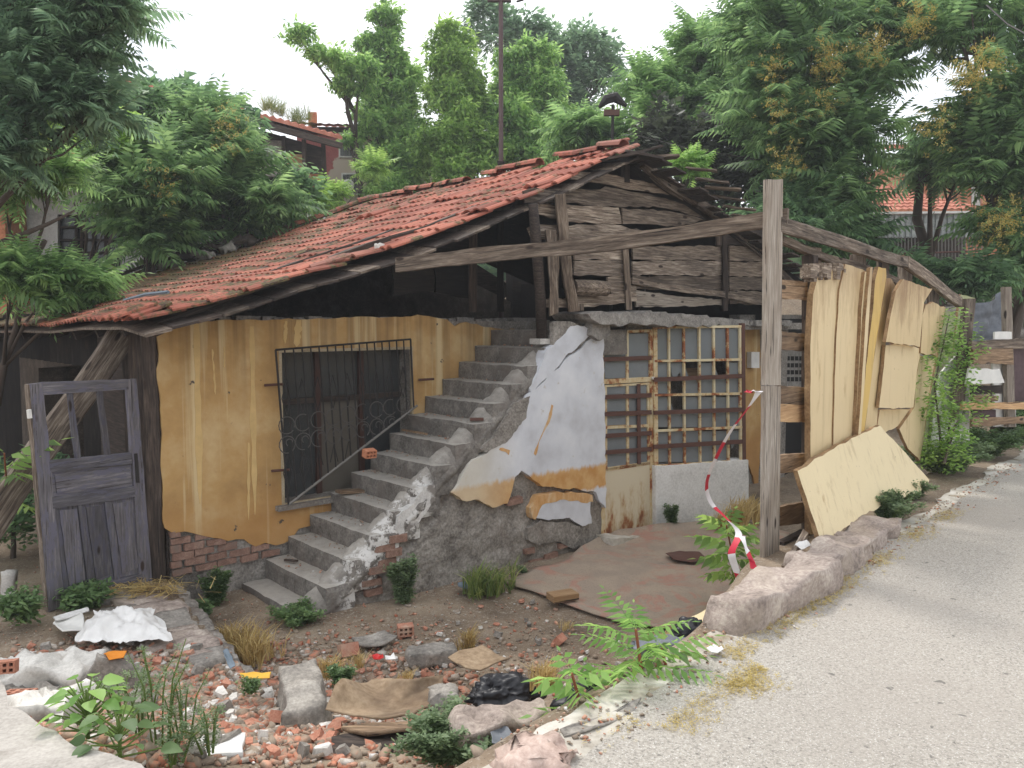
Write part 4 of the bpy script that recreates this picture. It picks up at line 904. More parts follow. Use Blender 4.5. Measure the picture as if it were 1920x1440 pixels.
for i, (mt, pts, y, th) in enumerate(SH):
  o_ = fbox('sheet', z6(pts), y+.0011*i, th, mt, 50+i, .009 if mt == 'burnt_sheet' else .005)
  o_.data.materials.append(M['sheet_edge'])
  for p_ in o_.data.polygons:
    if abs(p_.normal.y) < .5: p_.material_index = 1
for u, v in ((1536, 640), (1549, 760), (1500, 600), (1660, 700)):
    pass
# torn felt and foam at the head of the first sheet
tf = MB()
for i in range(26):
    p = F.on_y(random.uniform(1508, 1575), random.uniform(498, 520), -.02); s = random.uniform(.012, .03)
    tf.box(p.x-s, p.x+s*1.5, -.05-s, -.0, p.z-s*random.uniform(1, 3), p.z+s)
tf.obj('torn_insulation', M['grey_wood'], F.M, fence, kind='stuff')
# fallen sheet leaning on the foot of the fence
lean = thing('leaning_sheet', 'cream rectangular panel slumped against the fence foot', 'panel', F.M)
pts = z6([(712,1218),(930,1085),(1180,966),(1195,966),(1250,1060),(1345,1258),(1290,1310),(1100,1390),(960,1450),(800,1560),(716,1640)])
P = rough(F.poly(pts, -.24), .08, .007, 90); xm = sum(p[0] for p in P)/len(P)
mb = MB().prism(P, -.275, -.24)
zs = [v.z for v in mb.v]; z0, z1 = min(zs), max(zs)
for v in mb.v: v.y += .22*((v.z-z0)/(z1-z0))-.06
o_ = mb.obj('board', M['pale_sheet'], F.M, lean); o_.data.materials.append(M['sheet_edge'])
for p_ in o_.data.polygons:
    if abs(p_.normal.y) < .5: p_.material_index = 1
mb = MB()
e0, e1, e2 = [F.on_y(*q, -.26) for q in z6([(712, 1218), (930, 1085), (1180, 966)])]
# long thin beam from the house to the end post
thin = thing('long_beam', 'long weathered beam reaching from the house gable to the end post', 'beam', Matrix.Translation(H.M @ H.on_y(748, 497, -1.45)))
a = H.M @ H.on_y(745, 497, -1.45); b = fpx(1478, 400, -.03); m1 = a.lerp(b, .3)+Vector((0, 0, -.015)); m2 = a.lerp(b, .62)+Vector((0, 0, -.05))
def curved(name, P, wd, hs, mat, par, label=None):
    n = 40; vs = []; L = len(P)-1
    for i in range(n+1):
        f = i/n*L; k = min(int(f), L-1); t = f-k
        q = [P[max(k-1, 0)], P[k], P[k+1], P[min(k+2, L)]]
        c = .5*((2*q[1])+(q[2]-q[0])*t+(2*q[0]-5*q[1]+4*q[2]-q[3])*t*t+(3*q[1]-q[0]-3*q[2]+q[3])*t**3)
        h = hs(i/n); d = (P[-1]-P[0]).normalized(); s = Vector((-d.y, d.x, 0)).normalized()*wd/2
        for dy, dz in ((-1, -.5), (1, -.5), (1, .5), (-1, .5)): vs.append(c+s*dy+Vector((0, 0, dz*h+.008*n3(i*.5, dz))))
    fs = [(i*4+j, i*4+(j+1) % 4, i*4+4+(j+1) % 4, i*4+4+j) for i in range(n) for j in range(4)]+[(3, 2, 1, 0), (n*4, n*4+1, n*4+2, n*4+3)]
    Mw, _ = beam_M(P[0], P[-1]); I = Mw.inverted()
    return mk(name, mesh_of(name, [I @ v for v in vs], fs, mat), Mw, par, label)
b.z -= .02
curved('timber', [a, m1, m2, b], .06, lambda f: .125-.02*f, M['beam_wood'], thin)

# ---- far part: board fence, tarp, scrap, at the right edge
FF = Frame(*(F.M @ Vector((2.95, .25, -.15))), 30.0)
far = thing('plank_fence', 'makeshift fence of rough planks and a plum panel past the cream sheets', 'fence', FF.M)
def ffbox(name, pts, y, th, mat, sd=0, par=None, amp=.006): return MB().prism(rough(FF.poly(pts, y), .1, amp, sd), y-th, y).obj(name, M[mat], FF.M, par or far)
ffbox('plank', [(1815,640),(2010,630),(2010,652),(1815,656)], .0, .04, 'beam_wood', 1); ffbox('plank', [(1818,656),(1892,652),(1894,682),(1818,682)], -.01, .04, 'brown_wood', 2)
ffbox('plank', [(1800,756),(1925,754),(2010,756),(2010,766),(1800,768)], -.02, .03, 'orange_wood', 3); ffbox('plank', [(1818,784),(1930,780),(1930,792),(1818,800)], -.02, .03, 'brown_wood', 4)
ffbox('plank', [(1818,722),(1874,722),(1874,738),(1818,740)], .03, .03, 'dark_wood', 5); ffbox('plank', [(1820,740),(1868,742),(1866,752),(1820,752)], .035, .03, 'brown_wood', 6)
vbox('upright', [(1876,538),(1888,538),(1896,800),(1882,800)], .06, .05, 'light_wood', 7, fr=FF, par=far)
vbox('upright', [(1804,560),(1822,560),(1800,760),(1780,790)], .12, .05, 'grey_wood', 7, fr=FF, par=far)
ffbox('plum_panel', [(1893,652),(2000,646),(2000,752),(1895,754)], .05, .02, 'purple_panel', 8); ffbox('plum_panel', [(1820,768),(1864,768),(1864,786),(1820,788)], .03, .02, 'purple_panel', 9)
ffbox('white_board', [(1814,690),(1870,692),(1880,718),(1808,720)], -.06, .02, 'white_metal', 10); ffbox('white_board', [(1862,622),(1894,622),(1894,636),(1862,636)], .0, .02, 'white_metal', 11)
ffbox('pale_board', [(1858,680),(1900,680),(1902,800),(1862,800)], .1, .02, 'white_metal', 12); ffbox('pale_board', [(1760,700),(1812,640),(1815,860),(1740,860)], .2, .02, 'white_metal', 13)
tp = thing('grey_tarp', 'slack blue-grey tarp stretched behind the makeshift plank fence', 'tarp', FF.M)
vs = []; a, b_, c_, d_ = [FF.on_y(u, v, .35) for u, v in ((1822, 568), (1884, 545), (1890, 640), (1818, 646))]
for i in range(15):
    for j in range(15):
        f, g = i/14, j/14; p = a.lerp(b_, f).lerp(d_.lerp(c_, f), g); vs.append((p.x, p.y+.06*math.sin(f*9+g*4)*.6+.04*n3(f*4, g*6), p.z-.05*math.sin(math.pi*f)*(1-g)))
mk('sheet', mesh_of('sheet', vs, [(i*15+j, i*15+j+1, i*15+16+j, i*15+15+j) for i in range(14) for j in range(14)], M['tarp_grey'], True), FF.M, tp)

# ================================================================ STONES, CURBS, SLABS
def stone_mesh(name, dims, amp, mat, sd, st=None, rnd_=.25):
    st = st or max(dims)/14; mb = rough_box(-dims[0]/2, dims[0]/2, -dims[1]/2, dims[1]/2, -dims[2]/2, dims[2]/2, st, 0, sd)
    for v in mb.v:
        q = Vector((v.x/dims[0]*2, v.y/dims[1]*2, v.z/dims[2]*2)); r = max(1, q.length)
        k = 1-rnd_*(1-1/r); v *= k
        v += noise.noise_vector(v*2.2/max(dims)*2+Vector((sd, 0, 0)))*amp*1.5 + noise.noise_vector(v*14+Vector((sd, 3, 0)))*amp*.35
    return mb.mesh(name, mat, True)
def on_road(u, v, z=0): return at_z(u, v, z)
def stone(name, label, cat, c, dims, rz, amp, mat, sd, rnd_=.3, tilt=0, group=None, st=None):
    o = mk(name, stone_mesh(name, dims, amp, M[mat], sd, st, rnd_), Matrix.Translation(c) @ Matrix.Rotation(R(rz), 4, 'Z') @ Matrix.Rotation(R(tilt), 4, 'Y'))
    return tag(o, label, cat, group)
def edge_stone(u0, v0, u1, v1, wd, ht, zc, label, sd, mat='purple_stone', rnd_=.16, amp=.035):
    a = at_z(u0, v0, zc); b = at_z(u1, v1, zc); d = b-a; L = Vector((d.x, d.y)).length
    return stone('kerb_stone', label, 'stone', (a+b)/2+Vector((0, 0, 0)), (L, wd, ht), math.degrees(math.atan2(d.y, d.x)), amp, mat, sd, rnd_, group='big rounded stones along the road edge', st=.035)
edge_stone(1356, 1180, 1540, 1092, .27, .34, .02, 'large rounded stone block with a broken face, nearest the tall post', 3)
edge_stone(1510, 1088, 1602, 1036, .26, .28, .03, 'middle purple kerb stone between the post and the slumped panel', 5)
edge_stone(1595, 1034, 1655, 994, .26, .2, .02, 'small purple kerb stone at the tip of the slumped panel', 8)
edge_stone(850, 1398, 1030, 1355, .22, .22, -.25, 'purple boulder lying below the yellow-green sapling', 11, rnd_=.3, amp=.04)
edge_stone(930, 1475, 1065, 1436, .2, .2, -.04, 'pinkish flat boulder at the bottom edge beside the road', 14, 'pink_stone', .3, .04)
edge_stone(572, 1370, 562, 1270, .26, .26, -.70, 'grey stump of a concrete pillar with brick chips on it', 17, 'grey_stone', .25, .03)
# pavement corner, bottom left
P_ = [at_z(u, v, -.1) for u, v in ((-120, 1260), (8, 1285), (20, 1320), (60, 1350), (120, 1385), (180, 1405), (262, 1432), (330, 1500), (300, 1700), (-300, 1700))]
c0 = P_[4]; out = [(p.x-c0.x, p.y-c0.y) for p in P_]; out = rough(out, .08, .02, 3); n = len(out)
vs = [(x, y, .0) for x, y in out] + [(x*1.01, y*1.01-.02, -.22) for x, y in out]
tris = tessellate_polygon([[Vector((x, y, 0)) for x, y in out]])
tag(mk('pavement', mesh_of('pavement', vs, [tuple(t) for t in tris]+[(i, (i+1) % n, (i+1) % n+n, i+n) for i in range(n)], M['pavement']), Matrix.Translation(c0)), kind='structure')
# terrace coping left of the stairs: flat brown slabs
for i, (u, v, L, wd, rz) in enumerate([(215, 1118, .42, .34, 8), (262, 1125, .36, .3, -20), (300, 1140, .4, .28, 40), (322, 1165, .42, .3, -55), (345, 1192, .4, .3, -48), (372, 1212, .36, .28, -60), (392, 1232, .3, .26, -50), (270, 1160, .4, .34, 5), (318, 1200, .34, .3, 20), (230, 1150, .3, .3, 30)]):
    c = at_z(u, v, -.72)
    stone('terrace_slab', 'flat brown terrace flagstone, '+('at the purple door foot', 'beside the straw', 'at the house corner', 'below the corner post', 'above the straw-grass tuft', 'beside the straw-grass tuft', 'last before the rubble', 'touching the white sheet top', 'right of the white sheet', 'between straw and white sheet')[i], 'stone', c-Vector((0, 0, .02)), (L, wd, .07), rz, .012, 'purple_stone' if i % 3 else 'grey_stone', 30+i, .12, random.uniform(-4, 4), 'flagstones of the terrace by the door', st=.05)
for i in range(7):
    a = Vector((-3.05, 7.05, 0)).lerp(Vector((-1.75, 5.1, 0)), i/7)
    stone('terrace_edge_stone', 'rough stone of the terrace edge, '+('farthest, at the house corner', 'second from the house corner', 'third from the house corner', 'middle of the row', 'third from the rubble end', 'second from the rubble end', 'last, at the rubble')[i], 'stone', a+Vector((.02, 0, -.9)), (.32, .2, .26), -56+random.uniform(-8, 8), .02, 'cement', 50+i, .2, 0, 'stones of the low terrace edge', st=.05)
# the big white-topped lump of concrete at left and its neighbours
stone('concrete_lump', 'broken concrete basin lump with a pale hollow top, left edge', 'rubble', ground(90, 1285)+Vector((0, 0, .05)), (.6, .42, .24), 12, .06, 'white_chunk', 61, .3, 4, st=.04)
stone('concrete_lump', 'white rubble lump lowest at the left beside the broad-leaved weed', 'rubble', ground(90, 1350)+Vector((0, 0, .03)), (.36, .3, .18), 25, .05, 'white_chunk', 62, .3, 4, st=.04)
stone('concrete_lump', 'grey rubble lump between the white lump and the basin lump', 'rubble', ground(55, 1318)+Vector((0, 0, .03)), (.3, .24, .14), -25, .04, 'grey_stone', 63, .3, 4, st=.04)
stone('concrete_lump', 'speckled concrete slab piece standing behind the broad-leaved weed', 'rubble', ground(215, 1300)+Vector((0, 0, .08)), (.34, .06, .26), 20, .02, 'grey_stone', 64, .1, 30, st=.04)
stone('concrete_lump', 'small white stone by the yellow plastic left of the pillar stump', 'rubble', ground(500, 1312)+Vector((0, 0, .02)), (.1, .09, .09), 10, .02, 'white_chunk', 65, .3, 0, st=.03)
stone('concrete_lump', 'round grey stone between the curved board and the black bag', 'rubble', at_z(832, 1318, -.5), (.16, .15, .16), 10, .02, 'grey_stone', 66, .35, 0, st=.03)
stone('concrete_lump', 'concrete piece with a brick corner lying mid-yard', 'rubble', at_z(810, 1228, -.92), (.38, .2, .12), 12, .02, 'grey_stone', 67, .2, 0, st=.04)
stone('concrete_lump', 'pale block in the side yard behind the purple door foot', 'rubble', at_z(18, 1118, -.72)+Vector((0, 0, .08)), (.1, .1, .3), 12, .01, 'pale_concrete', 68, .15, 5, st=.04)

# ---- trodden carpet in front of the glazed door
CP = [(948, 1094), (1000, 1072), (1060, 1052), (1095, 1034), (1120, 1018), (1160, 1004), (1205, 999), (1262, 992), (1330, 985), (1420, 985), (1480, 1000), (1470, 1050), (1440, 1100), (1400, 1130), (1345, 1150), (1290, 1172), (1235, 1180), (1150, 1158), (1060, 1128)]
cz = -.97; Q = [at_z(u, v, cz) for u, v in CP]; qc = sum(Q, Vector())/len(Q)
rings = 14; vs = []; m = 0
O = []
for i in range(len(Q)):
    a, b_ = Q[i], Q[(i+1) % len(Q)]
    for k in range(5): O.append(a.lerp(b_, k/5))
m = len(O)
for r_ in range(rings+1):
    f = r_/rings
    for i, p in enumerate(O):
        x = p.lerp(qc, f); up = 0
        fi = i/5
        if 2 <= fi <= 8.4: up = .07*smooth(1-f*11)*smooth((fi-2)/1)*smooth((8.4-fi)/1)
        vs.append((x.x+.01*n3(i, r_), x.y, gz(x.x, x.y)+.03+up+.012*n3(x.x*3, x.y*3)))
fs = [(r_*m+i, r_*m+(i+1) % m, (r_+1)*m+(i+1) % m, (r_+1)*m+i) for r_ in range(rings) for i in range(m)]
cpo = mk('carpet', mesh_of('carpet', vs, fs, M['carpet'], True)); tag(cpo, 'worn brown-red carpet with a curled edge in front of the glazed door', 'carpet')
md = cpo.modifiers.new('s', 'SOLIDIFY'); md.thickness = .012
def sheet_obj(name, label, cat, pts, z, th, mat, curl=0, sd=0, tilt=None, group=None, n=10, lift=.02):
    """thin warped sheet from an image outline dropped on the yard"""
    Q = [at_z(u, v, z) for u, v in pts]; c = sum(Q, Vector())/len(Q); vs = []; m = 0; O = []
    for i in range(len(Q)):
        a, b_ = Q[i], Q[(i+1) % len(Q)]; k_ = max(2, int((b_-a).length/.05))
        for k in range(k_): O.append(a.lerp(b_, k/k_))
    m = len(O)
    for r_ in range(n):
        f = r_/n
        for i, p in enumerate(O):
            x = p.lerp(c, f); x = x + Vector((n3(i*.7, sd), n3(i*.6, sd, 3), 0))*.012*(1-f)
            h = curl*(1-f)**2*(.5+.9*n3(i*6/m, sd, 9)) + .015*n3(x.x*5, x.y*5, sd)
            vs.append(Vector((x.x, x.y, z+lift+h))-c)
    vs.append(Vector((0, 0, z+lift-c.z))); L = len(vs)-1
    fs = [(r_*m+i, r_*m+(i+1) % m, (r_+1)*m+(i+1) % m, (r_+1)*m+i) for r_ in range(n-1) for i in range(m)] + [((n-1)*m+i, (n-1)*m+(i+1) % m, L) for i in range(m)]
    o = mk(name, mesh_of(name, vs, fs, M[mat], True), Matrix.Translation(c)); tag(o, label, cat, group)
    md = o.modifiers.new('s', 'SOLIDIFY'); md.thickness = th; return o
sheet_obj('burnt_patch', 'charred rusty patch melted into the carpet', 'stain', [(1248, 1040), (1275, 1034), (1312, 1038), (1322, 1048), (1300, 1056), (1262, 1052)], -.93, .006, 'rust_bar', .01, 2, lift=.012)
sheet_obj('warped_board', 'large curved stained brown board in the foreground rubble', 'board', [(612, 1368), (650, 1330), (700, 1296), (770, 1318), (832, 1306), (818, 1345), (775, 1385), (700, 1388)], -.56, .012, 'cardboard', .12, 3, lift=.06)
sheet_obj('warped_board', 'smaller diamond-shaped brown board behind the black bag', 'board', [(840, 1250), (905, 1228), (955, 1255), (900, 1272), (872, 1272)], -.78, .01, 'cardboard', .05, 4, lift=.05)
sheet_obj('burnt_plank', 'charred broken wood sheet under the curved board', 'board', [(622, 1398), (660, 1388), (760, 1382), (848, 1362), (852, 1388), (790, 1400), (740, 1420), (690, 1436), (626, 1438)], -.5, .03, 'dark_wood', .02, 5, lift=.03)
sheet_obj('burnt_plank', 'bleached plank with a ragged yellow edge under the curved board', 'board', [(640, 1384), (740, 1374), (848, 1360), (845, 1375), (750, 1392), (690, 1398)], -.5, .02, 'brown_wood', .02, 6, lift=.05)
sheet_obj('white_slab', 'white foam tile lying flat at the bottom left', 'panel', [(368, 1408), (378, 1392), (460, 1390), (455, 1428), (385, 1432)], -.42, .03, 'white_plastic', .0, 7, lift=.04)
sheet_obj('grey_board', 'dull grey cardboard flap beside the pinkish boulder', 'board', [(920, 1385), (990, 1350), (1010, 1366), (985, 1400), (940, 1402)], -.3, .01, 'cardboard', .03, 8, lift=.06)
sheet_obj('grey_board', 'grey flattened sheet running under the sapling along the road edge', 'board', [(1050, 1385), (1100, 1368), (1180, 1338), (1200, 1330), (1190, 1348), (1120, 1382), (1060, 1398)], -.02, .01, 'grey_stone', .02, 9, lift=.03)
sheet_obj('pale_panel', 'cream offcut sticking out behind the near kerb stone', 'panel', [(1290, 1168), (1330, 1148), (1345, 1160), (1345, 1182), (1310, 1180)], -.25, .012, 'pale_sheet', .0, 10, lift=.03)
sheet_obj('asphalt_slab', 'curved grey slab piece mid-yard left of centre', 'slab', [(660, 1205), (720, 1192), (745, 1200), (720, 1215), (675, 1218)], -.97, .02, 'grey_stone', .02, 12, lift=.03)
for i, (lab, mt, pts, z) in enumerate([('blue-grey scrap lying at the wall foot by the grass tuft', 'blue_grey', [(858, 1102), (895, 1100), (895, 1111), (860, 1112)], -.97), ('yellow plastic scrap left of the pillar stump', 'yellow_bit', [(450, 1275), (475, 1272), (508, 1274), (506, 1286), (455, 1284)], -.62),
    ('orange plastic scrap in the rubble by the basin lump', 'orange_bit', [(195, 1238), (215, 1232), (238, 1236), (232, 1246), (205, 1250)], -.55), ('pale blue plastic bag scrap left of the yellow scrap', 'blue_grey', [(418, 1232), (428, 1230), (442, 1262), (432, 1268)], -.66),
    ('red and white wrapper on the mid-yard litter', 'red_bit', [(698, 1240), (715, 1238), (720, 1246), (702, 1248)], -.85), ('clear crushed bottle beside the red wrapper', 'white_plastic', [(722, 1240), (740, 1238), (742, 1247), (724, 1248)], -.85),
    ('crumpled white and blue packet on the road edge', 'white_plastic', [(1325, 1232), (1348, 1226), (1356, 1236), (1335, 1244)], .0), ('grey crumpled sack scrap near the pinkish boulder', 'tarp_grey', [(920, 1392), (940, 1380), (965, 1395), (950, 1415), (925, 1412)], -.2),
    ('crumpled pale wrapper at the foot of the kerb stones', 'white_plastic', [(1490, 1032), (1512, 1024), (1520, 1034), (1502, 1044)], .1)]):
    sheet_obj('litter', lab, 'litter', pts, z, .004, mt, .03, 20+i, lift=.03)
tag(mk('wood_block', MB().box(-.13, .13, -.08, .08, -.03, .03).mesh('wood_block', M['orange_wood']), Matrix.Translation(at_z(1055, 1117, -.93)) @ Matrix.Rotation(R(24), 4, 'Z')), 'short orange-brown wood block on the carpet edge', 'wood block')
# ---- bags and cloth
def blob_mesh(name, dims, mat, sd, amp, freq=6, flatten=.5):
    bm = bmesh.new(); bmesh.ops.create_icosphere(bm, subdivisions=5, radius=1)
    for v in bm.verts:
        p = v.co.copy(); r = 1+amp*n3(p.x*2, p.y*2, sd+p.z*2)
        cr_ = 1-abs(n3(p.x*freq+sd, p.y*freq, p.z*freq))*2; r += amp*.35*cr_ + amp*.14*(1-abs(n3(p.x*freq*2.3, p.y*freq*2.3, p.z*freq*2.3+sd))*2)
        z = p.z*r; z = z if z > -flatten else -flatten+(z+flatten)*.1
        v.co = Vector((p.x*r*dims[0]/2, p.y*r*dims[1]/2, z*dims[2]/2))
    me = bpy.data.meshes.new(name); bm.to_mesh(me); bm.free(); me.polygons.foreach_set('use_smooth', [True]*len(me.polygons)); me.materials.append(mat); return me
g = at_z(945, 1308, -.62)
tag(mk('rubbish_bag', blob_mesh('rubbish_bag', (.36, .24, .2), M['black_plastic'], 3, .42, 4), Matrix.Translation(g+Vector((0, 0, .02)))), 'black crumpled bin bag behind the purple boulder', 'bag')
g = at_z(1112, 1345, -.25)
tag(mk('rubbish_bag', blob_mesh('rubbish_bag', (.3, .24, .3), M['black_plastic'], 9, .4, 3), Matrix.Translation(g)), 'black plastic bag half hidden under the sapling leaves', 'bag')
g = at_z(1205, 1270, -.2); 
tag(mk('black_hose', MB().tube([at_z(1110, 1330, -.12), at_z(1150, 1300, -.1), at_z(1195, 1262, -.06), at_z(1215, 1225, -.06)], .035, 8).mesh('black_hose', M['black_plastic'], True)), 'black drain hose behind the taller sapling', 'hose')
for i, (u, v, w_, d_, h_, sd) in enumerate([(1300, 1190, .22, .18, .16, 4), (1262, 1212, .4, .16, .08, 7)]):
    tag(mk('litter_bag', blob_mesh('litter_bag', (w_, d_, h_), M['black_plastic' if i == 0 else 'tarp_grey'], sd, .4, 3), Matrix.Translation(at_z(u, v, -.2))), ['dark bag stuffed under the near kerb stone', 'grey cloth rag beside the near kerb stone'][i], ['bag', 'rag'][i])
# white plastic sheet on the terrace
vs = []; A, B, C_, D = [at_z(u, v, -.68) for u, v in ((140, 1212), (325, 1212), (292, 1150), (175, 1155))]
for i in range(37):
    for j in range(25):
        f, g_ = i/36, j/24; p = A.lerp(B, f).lerp(D.lerp(C_, f), g_)
        edge = min(f, 1-f, g_, 1-g_)
        h = .13*smooth(edge*3.2)*(.55+.5*n3(f*3, g_*2.3, 4)) + .035*(1-2*abs(n3(f*7, g_*5, 8))) + .014*(1-2*abs(n3(f*17, g_*11, 2)))
        vs.append((p.x+.06*n3(f*3, g_*3, 1), p.y+.06*n3(f*3, g_*3, 6), p.z+max(0, h)))
tag(mk('plastic_sheet', mesh_of('plastic_sheet', vs, [(i*25+j, i*25+j+1, (i+1)*25+j+1, (i+1)*25+j) for i in range(36) for j in range(24)], M['white_plastic'], True)), 'crumpled white plastic sheet on the terrace before the purple door', 'plastic sheet')
sheet_obj('cut_panel', 'pale curved plastic panel left of the white sheet', 'panel', [(100, 1180), (112, 1165), (155, 1160), (160, 1195), (118, 1198)], -.7, .01, 'white_metal', .04, 33, lift=.04)
sheet_obj('cut_panel', 'long pale panel edge above the curved one', 'panel', [(100, 1172), (165, 1152), (168, 1158), (106, 1180)], -.7, .01, 'plaster_white_old', .01, 34, lift=.06)

# ================================================================ PURPLE DOOR AND PROP
dl, dr = at_z(90, 1150, -.75), at_z(285, 1092, -.75); dang = math.degrees(math.atan2(dr.y-dl.y, dr.x-dl.x))
D_F = Frame(dl.x, dl.y, -.75, dang)
pd = thing('old_door', 'detached weathered purple wooden door propped under the eave', 'door', D_F.M)
def dpx(u, v, y=0): return D_F.on_y(u, v, y)
def dbar(name, q, y, th, mat='purple_wood', sd=0, vertical=False, label=None):
    pts = [(dpx(u, v, y).x, dpx(u, v, y).z) for u, v in q]
    cx = sum(p[0] for p in pts)/4; cz_ = sum(p[1] for p in pts)/4
    if vertical:      # grain runs up: turn the local x axis upright
        Mw = D_F.M @ Matrix.Translation((cx, 0, cz_)) @ Matrix.Rotation(-math.pi/2, 4, 'Y'); I = Mw.inverted() @ D_F.M
        mb = MB().prism(rough(pts, .1, .003, sd), y, y+th); mb.v = [I @ v for v in mb.v]; return mb.obj(name, M[mat], Mw, pd, label=label)
    Mw = D_F.M @ Matrix.Translation((cx, 0, cz_)); mb = MB().prism(rough(pts, .1, .003, sd), y, y+th)
    mb.v = [v-Vector((cx, 0, cz_)) for v in mb.v]; return mb.obj(name, M[mat], Mw, pd, label=label)
dbar('stile', [(56, 720), (80, 718), (122, 1135), (92, 1148)], -.04, .045, sd=1, vertical=True); dbar('stile', [(238, 712), (256, 710), (286, 1092), (264, 1102)], -.04, .045, sd=2, vertical=True)
dbar('door_rail', [(80, 717), (240, 711), (241, 730), (82, 741)], -.041, .045, sd=3); dbar('door_rail', [(92, 864), (246, 849), (248, 869), (94, 886)], -.041, .045, sd=4)
dbar('door_rail', [(98, 932), (252, 912), (254, 932), (100, 954)], -.041, .045, sd=5); dbar('door_rail', [(118, 1110), (266, 1076), (268, 1100), (122, 1134)], -.041, .045, sd=6)
for k, (a, b_) in enumerate((((128, 738), (143, 860)), ((183, 734), (199, 853)))):
    dbar('glazing_bar', [(a[0], a[1]), (a[0]+9, a[1]-1), (b_[0]+9, b_[1]-1), (b_[0], b_[1])], -.035, .03, sd=7+k, vertical=True)
dbar('door_panel', [(94, 886), (248, 869), (252, 912), (98, 932)], -.015, .015, sd=9); dbar('raised_panel', [(103, 890), (244, 875), (247, 905), (107, 925)], -.024, .009, sd=10)
for k in range(3):
    u0 = 104+k*50; u1 = u0+44; 
    dbar('door_panel', [(u0-2, 950-k*6.5), (u1+4, 945-k*6.5), (u1+22, 1096-k*12), (u0+17, 1108-k*12)], -.012-.0008*k, .012, sd=11+k, vertical=True)
    dbar('raised_panel', [(u0+8, 958-k*6.5), (u1-4, 954-k*6.5), (u1+12, 1088-k*12), (u0+26, 1100-k*12)], -.024, .010, sd=15+k, vertical=True)
for k in range(2):
    u0 = 147+k*50; dbar('door_mullion', [(u0, 948-k*6.5), (u0+9, 946-k*6.5), (u0+29, 1100-k*12), (u0+19, 1103-k*12)], -.036, .035, sd=19+k, vertical=True)
dbar('edge_strip', [(52, 722), (57, 720), (93, 1148), (89, 1146)], -.03, .05, 'grey_wood', sd=23, vertical=True)
dbar('hinge_plate', [(53, 768), (60, 767), (61, 784), (54, 785)], -.045, .03, 'white_metal', sd=24)
dbar('lock_plate', [(252, 850), (258, 850), (262, 905), (256, 905)], -.048, .006, 'iron', sd=25)
pa = at_y(-6, 975, 6.75); pb_ = H.M @ Vector((.0, -.28, 2.5)); pb_ = HS.M @ HS.on_y(236, 612, -.14)
pr_ = thing('timber_prop', 'thick sawn timber leaning diagonally behind the purple door', 'timber', Matrix.Translation(pa))
dd = (pa-pb_).normalized(); beam('timber', pb_, pa+dd*.45, .09, .235, M['grey_wood'], pr_, warp=.015, ragged=.04)

# ================================================================ BARRIER TAPE
def tape(pts, label):
    P = [Vector(p) for p in pts]; n = 90; L = len(P)-1; C = []
    for i in range(n+1):
        f = i/n*L; k = min(int(f), L-1); t = f-k; q = [P[max(k-1, 0)], P[k], P[k+1], P[min(k+2, L)]]
        C.append(.5*((2*q[1])+(q[2]-q[0])*t+(2*q[0]-5*q[1]+4*q[2]-q[3])*t*t+(3*q[1]-q[0]-3*q[2]+q[3])*t**3))
    root = thing('barrier_tape', label, 'tape', Matrix.Translation(C[-1])); run = 0; seg = []; col_ = 0
    def flush(seg, col_):
        vs = []
        for c, s in seg: vs += [c+s, c-s]
        mk('red_band' if col_ else 'white_band', mesh_of('band', vs, [(2*i, 2*i+1, 2*i+3, 2*i+2) for i in range(len(seg)-1)], M['tape_red' if col_ else 'tape_white'], True, False), Matrix(), root)
    for i, c in enumerate(C):
        ang = i*.07+.9*math.sin(i*.11); s = Vector((math.cos(ang)*.35+.75, math.sin(ang)*.8, .25*math.sin(i*.2)))
        if i: run += (C[i]-C[i-1]).length
        s = s.normalized()*.026; seg.append((c, s))
        if run > .14 and len(seg) > 2: flush(seg, col_); seg = [seg[-1]]; run = 0; col_ = 1-col_
    if len(seg) > 1: flush(seg, col_)
yt = F.I @ CAM
tape([fpx(1424, 733, -.02), at_y(1405, 762, 5.4), at_y(1366, 815, 5.5), at_y(1333, 880, 5.7), at_y(1325, 915, 5.8), at_y(1335, 945, 5.8), at_y(1362, 972, 5.7), at_y(1385, 1000, 5.6), at_y(1372, 1035, 5.5), at_y(1378, 1062, 5.5), at_y(1392, 1100, 5.5)], 'red and white barrier tape hanging from the tall post into the yard')
tape([fpx(1424, 735, -.03), at_y(1408, 733, 5.45), at_y(1402, 736, 5.4)], 'short loose end of barrier tape knotted at the tall post')
tape([at_y(1392, 1005, 5.3), at_y(1400, 1030, 5.2), at_y(1412, 1058, 5.15), at_y(1421, 1085, 5.1)], 'lower strand of barrier tape behind the near kerb stone')
